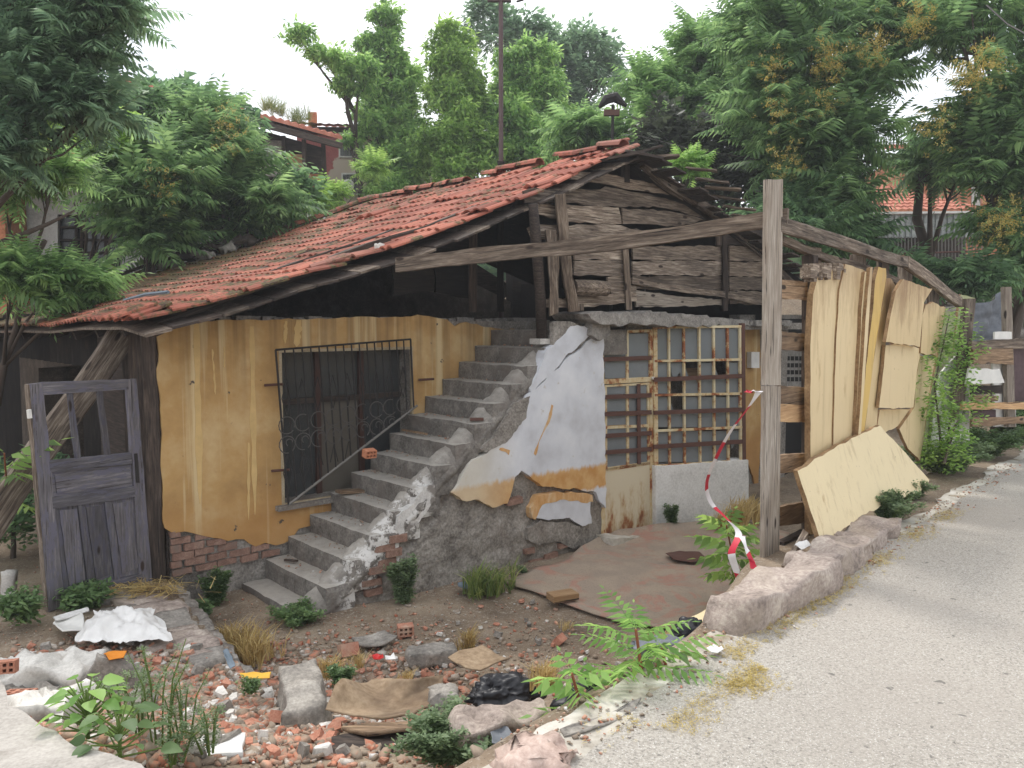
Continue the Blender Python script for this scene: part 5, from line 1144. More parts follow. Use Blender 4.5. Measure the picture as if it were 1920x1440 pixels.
# ================================================================ BACKGROUND BUILDINGS (feet on the rising ground)
def bframe(x, y, deg): return Frame(x, y, gz(x, y)-.4, deg)
def bbox(fr, par, name, pts, y0, th, mat, **k): return MB().prism(fr.poly(pts, y0), y0, y0+th).obj(name, M[mat], fr.M, par, **k)
def depth_box(fr, par, name, pts, y0, d, mat, zbase=0, **k):
    P = fr.poly(pts, y0); return MB().prism(P, y0, y0+d).obj(name, M[mat], fr.M, par, **k)
def tile_roof(fr, par, x0, x1, y0, y1, z0, z1, name='roof', tn=None, rows=None):
    """pitched strip with rolled tile columns and stepped courses"""
    nx_ = max(4, int((x1-x0)/.12)); ny_ = max(3, int(math.hypot(y1-y0, z1-z0)/.35)); vs = []; fs = []
    for j in range(ny_):
        for e in (0, 1):
            f = (j+e)/ny_; y = y0+(y1-y0)*f; z = z0+(z1-z0)*f+(.035 if e == 0 else 0.)
            for i in range(nx_+1): vs.append((x0+(x1-x0)*i/nx_, y, z+(.03 if i % 2 else 0)+.02*n3(i*.15, j*.4)))
    for r_ in range(2*ny_-1):
        for i in range(nx_): a = r_*(nx_+1)+i; fs.append((a, a+1, a+nx_+2, a+nx_+1))
    return mk(name, mesh_of(name, vs, fs, M['far_tile'], False, False), fr.M, par)
# --- white house at the left
B1 = bframe(-9.0, 13.6, 10); b1 = thing('white_house', 'white rendered house with a lattice window behind the left trees', 'house', B1.M)
hole1 = B1.poly([(108, 402), (226, 402), (226, 500), (108, 500)], 0)
zt1 = B1.on_y(100, 330, 0).z
MB().prism([(-4, 0), (5.2, 0), (5.2, zt1), (-4, zt1)], 0, 5, [hole1]).obj('wall', M['plaster_white_old'], B1.M, b1)
wn = thing('lattice_window', None, None, B1.M); wn.parent = b1; wn.matrix_basis = Matrix()
bbox(B1, wn, 'pane', [(100, 396), (232, 396), (232, 508), (100, 508)], .15, .02, 'window_glass')
for u in (108, 140, 150, 172, 195, 222): bbox(B1, wn, 'glazing_bar', [(u, 402), (u+5, 402), (u+5, 500), (u, 500)], .08, .04, 'dark_wood')
for v in (402, 424, 448, 472, 494): bbox(B1, wn, 'glazing_bar', [(108, v), (226, v), (226, v+4), (108, v+4)], .075, .04, 'dark_wood')
bbox(B1, wn, 'sill', [(90, 496), (150, 498), (150, 506), (90, 504)], -.08, .1, 'pale_concrete')
tile_roof(B1, b1, -4, 3.2, -.7, 3, zt1-.05, zt1+1.0, 'lower_roof')
# upper storey, timber and brick, and its long eave
B2 = bframe(-8.5, 17.5, 24); b2 = thing('timber_house', 'tall old house with dark timber storey and long red tiled eave', 'house', B2.M)
e0 = B2.on_y(235, 155, 0); e1 = B2.on_y(640, 268, 0)
MB().prism([(-6, 0), (e1.x-.4, 0), (e1.x-.3, e1.z-.04), (e0.x, e0.z-.04), (-6, e0.z+.3)], .55, 5).obj('wall', M['dark_wood'], B2.M, b2)
bbox(B2, b2, 'lower_wall', [(470, 372), (612, 372), (612, 470), (470, 470)], .3, .3, 'plaster_white_old')
bbox(B2, b2, 'brick_infill', [(575, 322), (606, 325), (606, 362), (575, 358)], .45, .15, 'far_brick'); bbox(B2, b2, 'brick_infill', [(480, 345), (570, 352), (570, 378), (480, 372)], .46, .15, 'far_brick')
bbox(B2, b2, 'ochre_panel', [(537, 287), (567, 290), (567, 335), (537, 330)], .42, .15, 'orange_wood'); bbox(B2, b2, 'grey_panel', [(498, 262), (530, 264), (530, 330), (498, 330)], .42, .15, 'grey_stone')
for u0, v0, u1, v1 in ((532, 255, 535, 345), (570, 262, 572, 360), (606, 270, 609, 365)):
    a, b_ = B2.on_y(u0, v0, .2), B2.on_y(u1, v1, .2); beam('timber_post', B2.M @ a, B2.M @ b_, .09, .09, M['dark_wood'], b2, warp=.01)
for v in (322, 361): a, b_ = B2.on_y(535, v-3, .2), B2.on_y(608, v+2, .2); beam('timber_post', B2.M @ a, B2.M @ b_, .07, .07, M['dark_wood'], b2, warp=.01)
# the sloping verge of its roof: tiles stepping down to the right
vs = []; n = 60
a0 = B2.on_y(200, 142, -.35); a1 = B2.on_y(642, 262, -.35)
for r_, (dy, dz) in enumerate(((0, 0), (0, .07), (1.4, .35), (2.8, .7), (2.8, .55), (0, -.09))):
    for i in range(n+1): p = a0.lerp(a1, i/n); vs.append((p.x, p.y+dy, p.z+dz+(.05 if i % 2 and r_ in (1, 2, 3) else 0)))
fs = [(r_*(n+1)+i, r_*(n+1)+i+1, (r_+1)*(n+1)+i+1, (r_+1)*(n+1)+i) for r_ in range(5) for i in range(n)]
mk('roof', mesh_of('roof', vs, fs, M['far_tile'], False, False), B2.M, b2)
beam('eave_board', B2.M @ (a0+Vector((0, 0, -.14))), B2.M @ (a1+Vector((0, 0, -.14))), .06, .14, M['dark_wood'], b2)
# brick and red roof scraps seen through the left leaves
B6 = bframe(-9.5, 12.4, 12); b6 = thing('brick_outbuilding', 'low brick outbuilding with orange tiles at the left edge', 'building', B6.M)
z6_ = B6.on_y(60, 345, 0).z; MB().prism([(-3.5, 0), (1.6, 0), (1.6, z6_), (-3.5, z6_)], 0, .9).obj('wall', M['far_brick'], B6.M, b6)
tile_roof(B6, b6, -3.6, 1.8, -.4, 1.2, z6_, z6_+.35)
# --- pink house
B3 = bframe(-6.6, 23.5, 12); b3 = thing('pink_house', 'pink and cream peeling house with a satellite dish at its window', 'house', B3.M)
q = [(556, 238), (702, 240), (702, 500), (556, 500)]; P = B3.poly(q, 0)
MB().prism([(P[0][0], 0), (P[1][0]+3, 0), (P[1][0]+3, P[1][1]), (P[0][0], P[0][1])], 0, 6).obj('wall', M['pink_plaster'], B3.M, b3)
zt3 = P[0][1]; tile_roof(B3, b3, P[0][0]-.4, P[1][0]+3.4, -.5, 3, zt3-.02, zt3+.75)
bbox(B3, b3, 'cornice', [(556, 237), (702, 239), (702, 248), (556, 246)], -.14, .14, 'dark_wood')
depth_box(B3, b3, 'chimney', [(578, 210), (594, 210), (594, 240), (578, 240)], 1.0, .5, 'far_brick')
for q in ([(638, 252), (680, 252), (680, 292), (638, 292)], [(643, 327), (676, 327), (676, 362), (643, 362)]):
    wf = bbox(B3, b3, 'window', [(q[0][0]-3, q[0][1]-3), (q[1][0]+3, q[1][1]-3), (q[2][0]+3, q[2][1]+3), (q[3][0]-3, q[3][1]+3)], -.05, .05, 'white_metal')
    o = MB().prism(B3.poly(q, -.06), -.06, -.05).obj('pane', M['window_glass'], B3.M, wf)
    for k in range(1, 5):
        f = k/5; u = q[0][0]+(q[1][0]-q[0][0])*f; MB().prism(B3.poly([(u-.7, q[0][1]), (u+.7, q[0][1]), (u+.7, q[2][1]), (u-.7, q[2][1])], -.1), -.1, -.09).obj('window_bar', M['grey_pipe'], B3.M, wf)
c = B3.on_y(653, 347, -.35); bm = bmesh.new(); bmesh.ops.create_uvsphere(bm, u_segments=16, v_segments=8, radius=.17)
for v in bm.verts: v.co.y *= .25
me = bpy.data.meshes.new('satellite_dish'); bm.to_mesh(me); bm.free(); me.materials.append(M['white_metal']); mk('satellite_dish', me, B3.M @ Matrix.Translation(c), b3)
# --- right: tin-sided shed with tiled roof, railings, stone wall, brick house
B4 = bframe(8.6, 19.0, -4); b4 = thing('tin_shed', 'red tiled shed with grey corrugated fascia behind the right trees', 'shed', B4.M)
P = B4.poly([(1640, 402), (1836, 400), (1836, 442), (1640, 446)], 0)
mb = MB(); nn = 46; x0, x1, zt4, zb4 = P[0][0]-.6, P[1][0]+.1, P[0][1], P[3][1]
for i in range(nn): a = x0+(x1-x0)*i/nn; mb.box(a, a+(x1-x0)/nn*.96, (.03 if i % 2 else 0), .05, zb4, zt4)
mb.obj('fascia', M['shed_metal'], B4.M, b4); MB().box(x0, x1+.1, -.08, .0, zt4, zt4+.05).obj('gutter_rail', M['white_metal'], B4.M, b4)
MB().box(x0, x1, .8, .9, 0, zt4).obj('back_wall', M['soil_dark'], B4.M, b4)
q = B4.poly([(1636, 350), (1700, 350)], 1.5)
vs = []; n = 40; rows = 9; A = Vector((x0, -.1, zt4+.06)); Bq = Vector((x1+.1, -.1, zt4+.06)); T0 = B4.on_y(1600, 346, 2.2); T1 = B4.on_y(1655, 350, 2.2)
for j in range(rows):
    for e in (0, 1):
        f = (j+e)/rows; l = A.lerp(T0, f); r_ = Bq.lerp(T1, f)
        for i in range(n+1): p = l.lerp(r_, i/n); vs.append((p.x, p.y, p.z+(.03 if i % 2 else 0)+(.03 if e == 0 else 0)))
mk('roof', mesh_of('roof', vs, [(a*(n+1)+i, a*(n+1)+i+1, (a+1)*(n+1)+i+1, (a+1)*(n+1)+i) for a in range(2*rows-1) for i in range(n)], M['far_tile'], False, False), B4.M, b4)
rl = thing('iron_railing', 'tall rusty railing below the tin shed fascia', 'railing', B4.M)
for i in range(34):
    u = 1640+i*6.3; a, b_ = B4.on_y(u, 444, -.02), B4.on_y(u, 522, -.02); MB().tube([a, b_], .014, 5).obj('bar', M['grey_pipe'], B4.M, rl)
for v0, v1 in ((478, 470), (520, 510)): MB().tube([B4.on_y(1636, v0, -.04), B4.on_y(1850, v1, -.04)], .022, 5).obj('rail', M['rust_bar'], B4.M, rl)
B7 = bframe(8.9, 17.6, 4); b7 = thing('retaining_wall', 'rough stone retaining wall under the railing', 'wall', B7.M)
Pw = B7.poly([(1560, 528), (2050, 505), (2050, 700), (1560, 700)], 0)
MB().prism([(Pw[3][0], 0), (Pw[2][0], 0), Pw[1], Pw[0]], 0, .5).obj('wall', M['cement'], B7.M, b7)
rs = random.Random(3)
for j in range(7):
    x = Pw[0][0]
    while x < Pw[1][0]-.2:
        L = rs.uniform(.25, .55); z = Pw[0][1]-.16-j*.24
        mk('wall_stone', stone_mesh('wall_stone', (L-.03, .14, .21), .02, M['grey_stone'], rs.random()*50, .1, .25) if x < Pw[0][0]+99 else None, B7.M @ Matrix.Translation((x+L/2, -.02, z+rs.uniform(-.01, .01))), b7); x += L
B5 = bframe(11.5, 24.5, -8); b5 = thing('brick_house', 'unplastered orange block house behind the right tree', 'house', B5.M)
P5 = B5.poly([(1690, 290), (1912, 300), (1912, 400), (1690, 400)], 0)
MB().prism([(P5[0][0], 0), (P5[1][0]+2, 0), (P5[1][0]+2, P5[0][1]), (P5[0][0], P5[0][1])], 0, 5).obj('wall', M['far_brick'], B5.M, b5)
bbox(B5, b5, 'concrete_column', [(1822, 295), (1838, 295), (1838, 400), (1822, 400)], -.04, .05, 'pale_concrete'); bbox(B5, b5, 'concrete_column', [(1690, 292), (1912, 300), (1912, 312), (1690, 304)], -.045, .05, 'pale_concrete')
bbox(B5, b5, 'window', [(1755, 328), (1775, 328), (1775, 350), (1755, 350)], -.01, .02, 'window_glass')
for j in range(9):   # courses of hollow blocks
    for i in range(16):
        u = 1690+i*15+(7 if j % 2 else 0); v = 316+j*9.6
        if 1745 < u < 1775 and 320 < v < 350 or u > 1806 and u < 1840: continue
        bbox(B5, b5, 'block', [(u, v), (u+14, v), (u+14, v+8.6), (u, v+8.6)], -.02-.003*((i*j) % 3), .02, 'far_brick')
tile_roof(B5, b5, P5[0][0]-.5, P5[1][0]+2.5, -.6, 3, P5[0][1], P5[0][1]+.9)
# --- small tiled lean-to just behind the fence
B8 = bframe(6.4, 15.5, 20); b8 = thing('low_tiled_roof', 'small red tiled lean-to just over the fence rail', 'shed', B8.M)
a = B8.on_y(1625, 465, 0); b_ = B8.on_y(1690, 480, 0); tile_roof(B8, b8, a.x, b_.x+.5, 0, 1.2, a.z-.25, a.z+.1); MB().box(a.x, b_.x+.5, .15, 1.2, 0, a.z-.22).obj('wall', M['cement'], B8.M, b8)
# ================================================================ POLES
def pole(name, label, cat, u, v0, y, r, mat, n=8):
    t_ = at_y(u, v0, y); b0 = Vector((t_.x, y, gz(t_.x, y)-.1)); root = thing(name, label, cat, Matrix.Translation(b0))
    MB().tube([b0, Vector((t_.x, y, t_.z))], [r, r*.85], n).obj('pole', M[mat], Matrix(), root); return root, t_
rt_, t_ = pole('utility_pole', 'tall brown metal utility pole rising behind the roof', 'pole', 939, -160, 16.0, .05, 'pole_brown')
zc = at_y(939, 1, 16).z; MB().box(t_.x-.26, t_.x+.2, 15.95, 16.05, zc-.02, zc+.03).obj('crossarm', M['pole_brown'], Matrix(), rt_)
MB().tube([Vector((t_.x+.3, 16, zc-.02)), Vector((t_.x+.42, 16, zc+.01)), Vector((t_.x+.5, 16, zc+.1))], .02, 6).obj('insulator', M['dark_wood'], Matrix(), rt_)
rt_, t_ = pole('lamp_post', 'dark street lamp just behind the roof peak', 'lamp', 1149, 196, 15.0, .03, 'iron')
MB().tube([t_+Vector((-.25, 0, -.05)), t_+Vector((-.12, 0, .09)), t_+Vector((.05, 0, .13)), t_+Vector((.25, 0, -.03))], [.03, .09, .1, .03], 8).obj('lamp_head', M['iron'], Matrix(), rt_)
MB().box(t_.x-.16, t_.x+.12, 14.95, 15.05, t_.z-.2, t_.z-.1).obj('crossbar', M['rust_bar'], Matrix(), rt_)
# wires in the right tree
for k, (a, b_) in enumerate((((1850, 10, 11), (1935, 70, 10)), ((1180, 250, 15), (1425, 300, 13)))):
    p, q = at_y(*a), at_y(*b_); m_ = (p+q)/2-Vector((0, 0, .05))
    tag(mk('cable', MB().tube([p, m_, q], .012 if k == 0 else .006, 4).mesh('cable', M['iron'])), ['thick black cable crossing the top right corner', 'thin wire from the lamp post towards the right trees'][k], 'cable')
# ================================================================ FOLIAGE
def frond_tmpl(npair=10, L=1., lw=.235, ww=.068, droop=.35, sag=.25):
    """pinnate leaf along +x, leaflets on both sides, unit length"""
    vs = []; fs = []
    def rach(t): return Vector((t, 0, -sag*t*t))
    for i in range(npair*2+1):
        t = .16+.84*(i//2)/npair; c = rach(t); s = 1 if i % 2 else -1; sz = (.65+.6*math.sin(math.pi*min(1, t*1.05)))
        if i == npair*2: d = Vector((1, 0, -.5)); 
        else: d = Vector((.45, s, -droop-.15*(i % 3)))
        d.normalize(); l = lw*sz; w_ = ww*sz; side = d.cross(Vector((0, 0, 1))).normalized()
        b = len(vs); vs += [c, c+d*l*.4+side*w_*.5, c+d*l+Vector((0, 0, -l*.22)), c+d*l*.4-side*w_*.5]; fs.append((b, b+1, b+2, b+3))
    b = len(vs); vs += [Vector((0, .006, 0)), rach(.5)+Vector((0, .005, 0)), rach(1), rach(.5)+Vector((0, -.005, .004)), Vector((0, -.006, .004))]; fs.append((b, b+1, b+2, b+3, b+4))
    return vs, fs
def cluster_tmpl(n=7, l=.5, ww=.16, seed=1, droop=.6):
    rr = random.Random(seed); vs = []; fs = []
    for i in range(n):
        a = rr.uniform(0, 2*math.pi); c = Vector((rr.uniform(0, .6), rr.uniform(-.25, .25), rr.uniform(-.2, .2)))
        d = Vector((math.cos(a)+.4, math.sin(a), -droop*rr.uniform(.2, 1.4))).normalized(); s = d.cross(Vector((rr.uniform(-.4, .4), rr.uniform(-.4, .4), 1))).normalized()
        ll = l*rr.uniform(.7, 1.2); b = len(vs); vs += [c, c+d*ll*.45+s*ww*.5, c+d*ll, c+d*ll*.45-s*ww*.5]; fs.append((b, b+1, b+2, b+3))
    return vs, fs
def blade_tmpl(n=6, seed=1, w_=.02):
    rr = random.Random(seed); vs = []; fs = []
    for i in range(n):
        a = rr.uniform(0, 6.28); lean = rr.uniform(.15, .7); l = rr.uniform(.6, 1.1); d = Vector((math.cos(a), math.sin(a), 0)); s = Vector((-d.y, d.x, 0))*w_; b = len(vs)
        o = d*rr.uniform(0, .12); m_ = o+d*l*lean*.35+Vector((0, 0, l*.6)); t_ = o+d*l*lean+Vector((0, 0, l*rr.uniform(.75, 1)))
        vs += [o+s, o-s, m_-s*.7, m_+s*.7, t_]; fs += [(b, b+1, b+2, b+3), (b+3, b+2, b+4)]
    return vs, fs
def heart_tmpl():
    P = [(0, 0), (.1, .28), (.35, .42), (.7, .3), (1.05, 0), (.7, -.3), (.35, -.42), (.1, -.28)]
    vs = [Vector((x, y, -.35*x*x+.12*abs(y)*(1))) for x, y in P]; vs.append(Vector((.45, 0, -.12)))
    return vs, [(i, (i+1) % 8, 8) for i in range(8)]
T_FROND = frond_tmpl(); T_FROND2 = frond_tmpl(7, lw=.28, ww=.09); T_CL = cluster_tmpl(7); T_CL2 = cluster_tmpl(6, .42, .2, 5, .3); T_SM = cluster_tmpl(8, .34, .2, 9, .0); T_BL = blade_tmpl(); T_HE = heart_tmpl()
T_MAPLE = cluster_tmpl(9, .42, .15, 21, .9); T_SEED = cluster_tmpl(12, .2, .1, 31, -.4); T_BARE = blade_tmpl(7, 4, .008)
def rotmats(dirs, rolls):
    d = dirs/np.linalg.norm(dirs, axis=1, keepdims=True); up = np.tile([0, 0, 1.], (len(d), 1)); y = np.cross(up, d); ln = np.linalg.norm(y, axis=1, keepdims=True)
    y = np.where(ln < 1e-3, [0, 1., 0], y/np.maximum(ln, 1e-6)); z = np.cross(d, y); c, s = np.cos(rolls)[:, None], np.sin(rolls)[:, None]
    return np.stack([d, y*c+z*s, z*c-y*s], axis=2)
def scatter(name, tmpl, pos, dirs, scale, mat, M_=None, parent=None, roll=.35, kind=None, extra=None):
    tv = np.array([tuple(v) for v in tmpl[0]]); N = len(pos); n = len(tv)
    Rm = rotmats(dirs, RNG.normal(0, roll, N)); V = np.einsum('nij,vj->nvi', Rm, tv)*scale[:, None, None]+pos[:, None, :]; V = V.reshape(-1, 3)
    ls = np.array([len(f) for f in tmpl[1]]); lv = np.concatenate([np.array(f) for f in tmpl[1]]); LV = (lv[None, :]+(np.arange(N)*n)[:, None]).ravel(); LS = np.tile(ls, N)
    me = bpy.data.meshes.new(name); me.vertices.add(len(V)); me.vertices.foreach_set('co', V.ravel().astype(np.float32)); me.loops.add(len(LV)); me.loops.foreach_set('vertex_index', LV.astype(np.int32))
    me.polygons.add(len(LS)); st_ = np.concatenate([[0], np.cumsum(LS)[:-1]]); me.polygons.foreach_set('loop_start', st_.astype(np.int32)); me.polygons.foreach_set('loop_total', LS.astype(np.int32))
    me.update(calc_edges=True); me.materials.append(M[mat]); return mk(name, me, M_ if M_ is not None else Matrix(), parent, kind=kind)
TRI = [0]
def crown_points(blobs, dens, shell=.55, whorl=0):
    """blobs: (centre, (rx,ry,rz)); leaf sprays in the outer part of uneven lumps"""
    P = []; D = []; B2_ = []
    for c, r in blobs:
        r = np.array(r if not isinstance(r, (int, float)) else (r, r, r))*(.84 if not whorl else .72); B2_.append((c, tuple(r)))
        for k in range(5 if whorl else 10):
            d = RNG.normal(size=3); d /= np.linalg.norm(d); d[2] = abs(d[2])*.9 if k < 3 else d[2]; q = RNG.uniform(.26, .42) if whorl else RNG.uniform(.14, .36); B2_.append((tuple(np.array(c)+d*r*(.98 if whorl else RNG.uniform(.9, 1.3))), tuple(r*q)))
    for c, r in B2_:
        r = np.array(r if not isinstance(r, (int, float)) else (r, r, r)); n = max(3, int(dens*(r[0]*r[2]+r[0]*r[1])*6/(whorl or 1)*.85))
        d = RNG.normal(size=(n, 3)); d /= np.linalg.norm(d, axis=1, keepdims=True); d[:, 2] = np.where(d[:, 2] < -.5, -d[:, 2], d[:, 2])
        rad = shell+(1-shell)*RNG.random(n)**.6+RNG.exponential(.09, n)*(0 if whorl else 1); lump = np.array([.75+.7*n3(a[0]*2.2+c[0], a[1]*2.2+c[1], a[2]*2.2+c[2]) for a in d])
        p = np.array(c)+d*r*(rad*lump)[:, None]; 
        dd = d*[1, 1, .45]+RNG.normal(0, .3, (n, 3))+[0, 0, .12]
        if whorl:
            p = np.repeat(p, whorl, 0)+RNG.normal(0, .035, (n*whorl, 3)); dd = np.repeat(dd, whorl, 0)*.55+RNG.normal(0, .62, (n*whorl, 3))*[1, 1, .55]+[0, 0, .1]
        P.append(p); D.append(dd)
    return np.concatenate(P), np.concatenate(D)
def branch_mb(base, blobs, r0, seed, trunk_to=None):
    rr = random.Random(seed); mb = MB(); base = Vector(base); top = Vector(trunk_to) if trunk_to else sum((Vector(c) for c, r in blobs), Vector())/len(blobs)
    n = 7; tr = [base.lerp(top, i/n)+Vector((rr.uniform(-1, 1), rr.uniform(-1, 1), 0))*.05*(top-base).length*.3*(i > 0) for i in range(n+1)]
    mb.tube(tr, [r0*(1-.6*i/n) for i in range(n+1)], 8)
    br = MB()
    for c, r in blobs:
        c = Vector(c); s = tr[min(n, max(2, int(n*min(1, max(.3, (c.z-base.z)/max(.1, (top.z-base.z))-.25)))))]; rad = r if isinstance(r, (int, float)) else max(r)
        m_ = s.lerp(c, .5)+Vector((rr.uniform(-1, 1), rr.uniform(-1, 1), rr.uniform(-.3, .6)))*rad*.3; br.tube([s, m_, c], [r0*.4, r0*.25, r0*.1], 6)
        for k in range(5):
            e = c+Vector((rr.gauss(0, 1), rr.gauss(0, 1), rr.gauss(.2, .8))).normalized()*rad*.8; br.tube([m_.lerp(c, rr.random()), m_.lerp(e, .6), e], [r0*.14, r0*.09, r0*.03], 4, False)
    return mb, br
def tree(name, label, cat, base, blobs, tmpl, size, dens, mat, r0=.1, bark='bark', seed=1, group=None, shell=.5, trunk_to=None, seeds=None, jit=.3):
    base = Vector(base); root = thing(name, label, cat, Matrix.Translation(base), group)
    mb, br = branch_mb(base, blobs, r0, seed, trunk_to); mb.obj('trunk', M[bark], Matrix(), root, sm=True); br.obj('branches', M[bark], Matrix(), root, sm=True)
    P, D = crown_points(blobs, dens*(.62 if tmpl is T_FROND else .62), shell, 7 if tmpl in (T_FROND, T_FROND2) else 0); sc = size*(1+RNG.normal(0, jit, len(P)).clip(-.5, .6)); TRI[0] += len(P)*len(tmpl[1])*2
    scatter('crown', tmpl, P, D, sc, mat, parent=root)
    if seeds:
        P = []; 
        for u, v, y, n in seeds:
            c = np.array(at_y(u, v, y-.5)); P.append(c+RNG.normal(0, 1, (n*2, 3))*[.13, .1, .17])
        P = np.concatenate(P); scatter('seed_clusters', T_SEED, P, RNG.normal(size=P.shape)+[0, 0, 1], np.full(len(P), .14), 'leaf_seed', parent=root)
    return root
def B_(u, v, y, rpx, sq=1., dy=1.): r = rpx/FPX*y; return (tuple(at_y(u, v, y)), (r, r*dy, r*sq))
def G_(u, y, dx=0): p = at_y(u, 600, y); return (p.x+dx, y, gz(p.x+dx, y)-.1)
# central pale maples (drooping compound leaves, pointed tops)
gB = 'pale maples behind the roof'
tree('maple_tree', 'pale green maple with a crooked arm leaning left, leftmost behind the roof', 'tree', G_(690, 22), [B_(728,310,22,50), B_(750,330,22,56), B_(640,120,21,26,.7), B_(600,100,21,24,.6), B_(560,68,21,22,.9), B_(675,140,21,34), B_(645,165,21,24), B_(708,385,21.5,28), B_(655,262,21.5,14)], T_MAPLE, .36, 150, 'leaf_maple', .12, seed=2, group=gB)
tree('maple_tree', 'tallest pointed pale maple left of the utility pole', 'tree', G_(735, 22.5), [B_(722,40,22.5,24,1.3), B_(725,80,22.5,30), B_(728,130,22.5,38,1.1), B_(712,190,22.5,46), B_(745,215,22.5,52,1.1), B_(770,280,22,52), B_(700,240,22,44), B_(765,150,22.5,24,1.3), B_(690,95,22.5,22), B_(740,370,21.5,50)], T_MAPLE, .36, 150, 'leaf_maple', .13, seed=3, group=gB)
tree('maple_tree', 'pale maple just left of the utility pole with forked tops', 'tree', G_(860, 21.5), [B_(838,75,21.5,28,1.3), B_(835,120,21.5,36), B_(865,140,21.5,40), B_(840,190,21.5,56), B_(880,200,21.5,44), B_(860,270,21,62), B_(820,290,21,50), B_(900,300,21,52), B_(875,80,21.5,14), B_(845,345,20.5,44)], T_MAPLE, .36, 150, 'leaf_bright', .13, seed=4, group=gB)
tree('maple_tree', 'full pale maple just right of the utility pole', 'tree', G_(985, 22), [B_(975,130,22,44,1.1), B_(1010,110,22,30), B_(1000,180,22,58), B_(1030,160,22,34), B_(960,220,21.5,48), B_(1000,260,21.5,60), B_(960,300,21.5,44), B_(1045,230,22,34), B_(945,180,22,26), B_(1020,310,21,40)], T_MAPLE, .36, 150, 'leaf_maple', .13, seed=5, group=gB)
tree('elm_tree', 'dark blue-green tree spreading right behind the pole', 'tree', G_(1050, 29), [B_(910,40,29,34), B_(930,80,29,44), B_(915,10,29,26), B_(985,75,29,40), B_(1050,85,29,44,.8), B_(1100,100,29,46,.8), B_(1140,130,29,28,.9), B_(1090,150,29,46), B_(1060,190,29,46), B_(1115,145,29,30), B_(1035,120,29,40), B_(1090,215,29,34)], T_CL, .45, 62, 'leaf_blue', .17, seed=6)
# ailanthus right of the lamp post
gA = 'trees of heaven round the yard'
tree('tree_of_heaven', 'bluish tree of heaven right of the street lamp', 'tree', G_(1260, 18), [B_(1230,180,18,40), B_(1270,160,18,44), B_(1320,140,18,56), B_(1380,120,18,60), B_(1210,240,17.5,34), B_(1290,220,17.5,60), B_(1360,200,17.5,62), B_(1240,280,17,42), B_(1175,290,18,20), B_(1080,255,18,26,.8), B_(1120,268,18,20,.7), B_(1330,100,18,40)], T_FROND, .66, 30, 'leaf_ailanthus', .12, seed=7, group=gA)
tree('tree_of_heaven', 'big dark tree of heaven with yellow seed clusters over the fence', 'tree', G_(1560, 14), [B_(1450,60,14,90), B_(1560,40,14,100), B_(1660,60,14,90), B_(1480,160,13.5,90), B_(1570,190,13.5,95), B_(1620,150,14,64), B_(1440,230,13.5,70), B_(1530,270,13.2,75), B_(1610,280,13.2,65), B_(1470,300,13.4,48), B_(1410,60,14,50), B_(1700,10,14,56), B_(1560,360,13,40)], T_FROND, .6, 25, 'leaf_mid', .13, seed=8, group=gA,
     seeds=[(1556, 115, 12.9, 50), (1640, 95, 12.9, 40), (1450, 140, 13, 22), (1720, 40, 12.9, 50), (1545, 200, 12.8, 20), (1455, 215, 12.8, 16), (1475, 305, 12.6, 20)])
tree('tree_of_heaven', 'tree of heaven at the right edge with the thick dark trunk', 'tree', G_(1905, 13.5), [B_(1800,60,13,70), B_(1880,50,13,80), B_(1940,120,13,90), B_(1850,180,12.6,70), B_(1900,230,12.6,70), B_(1840,290,12.6,50), B_(1800,250,12.8,30), B_(1900,330,12.6,52), B_(1960,300,13,80), B_(1900,420,12.5,36), B_(1950,480,12.5,40)], T_FROND, .56, 19, 'leaf_mid', .2, seed=9, group=gA, trunk_to=tuple(at_y(1885, 150, 13.5)),
     seeds=[(1850, 125, 12.2, 40), (1810, 145, 12.2, 40), (1755, 245, 12.2, 24), (1870, 425, 12, 30), (1895, 405, 12, 20)])
tree('tree_of_heaven', 'leaning tree of heaven with bare limbs over the tiled shed', 'tree', G_(1800, 15.5), [B_(1745,300,14.5,36,.7), B_(1580,390,13.5,34,.7), B_(1800,320,14.8,30,.8), B_(1600,450,13.2,24,.6), B_(1500,400,13.2,36), B_(1540,330,13.4,50), B_(1530,440,12.8,28)], T_FROND, .55, 36, 'leaf_dark', .15, seed=10, group=gA, trunk_to=tuple(at_y(1700, 240, 14.8)))
tree('purple_plum', 'dark purplish shrubby tree behind the ruined roof slope', 'tree', G_(1330, 15.5), [B_(1300,300,15.5,60), B_(1370,330,15.2,60), B_(1250,260,15.8,46), B_(1400,280,15.5,60), B_(1340,260,15.5,50), B_(1430,370,14.6,46), B_(1320,370,15,50), B_(1220,300,16,30), B_(1470,350,14.5,40)], T_CL2, .34, 130, 'leaf_purple', .12, seed=11)
tree('shrub', 'green undergrowth between the ruined slope and the tiled shed', 'shrub', G_(1510, 13.2), [B_(1500,440,13,50), B_(1560,450,13,40), B_(1450,420,13,40), B_(1790,520,12.4,36,.6), B_(1850,530,12.2,36,.6), B_(1700,510,13,24,.6)], T_FROND2, .4, 70, 'leaf_dark', .05, seed=12)
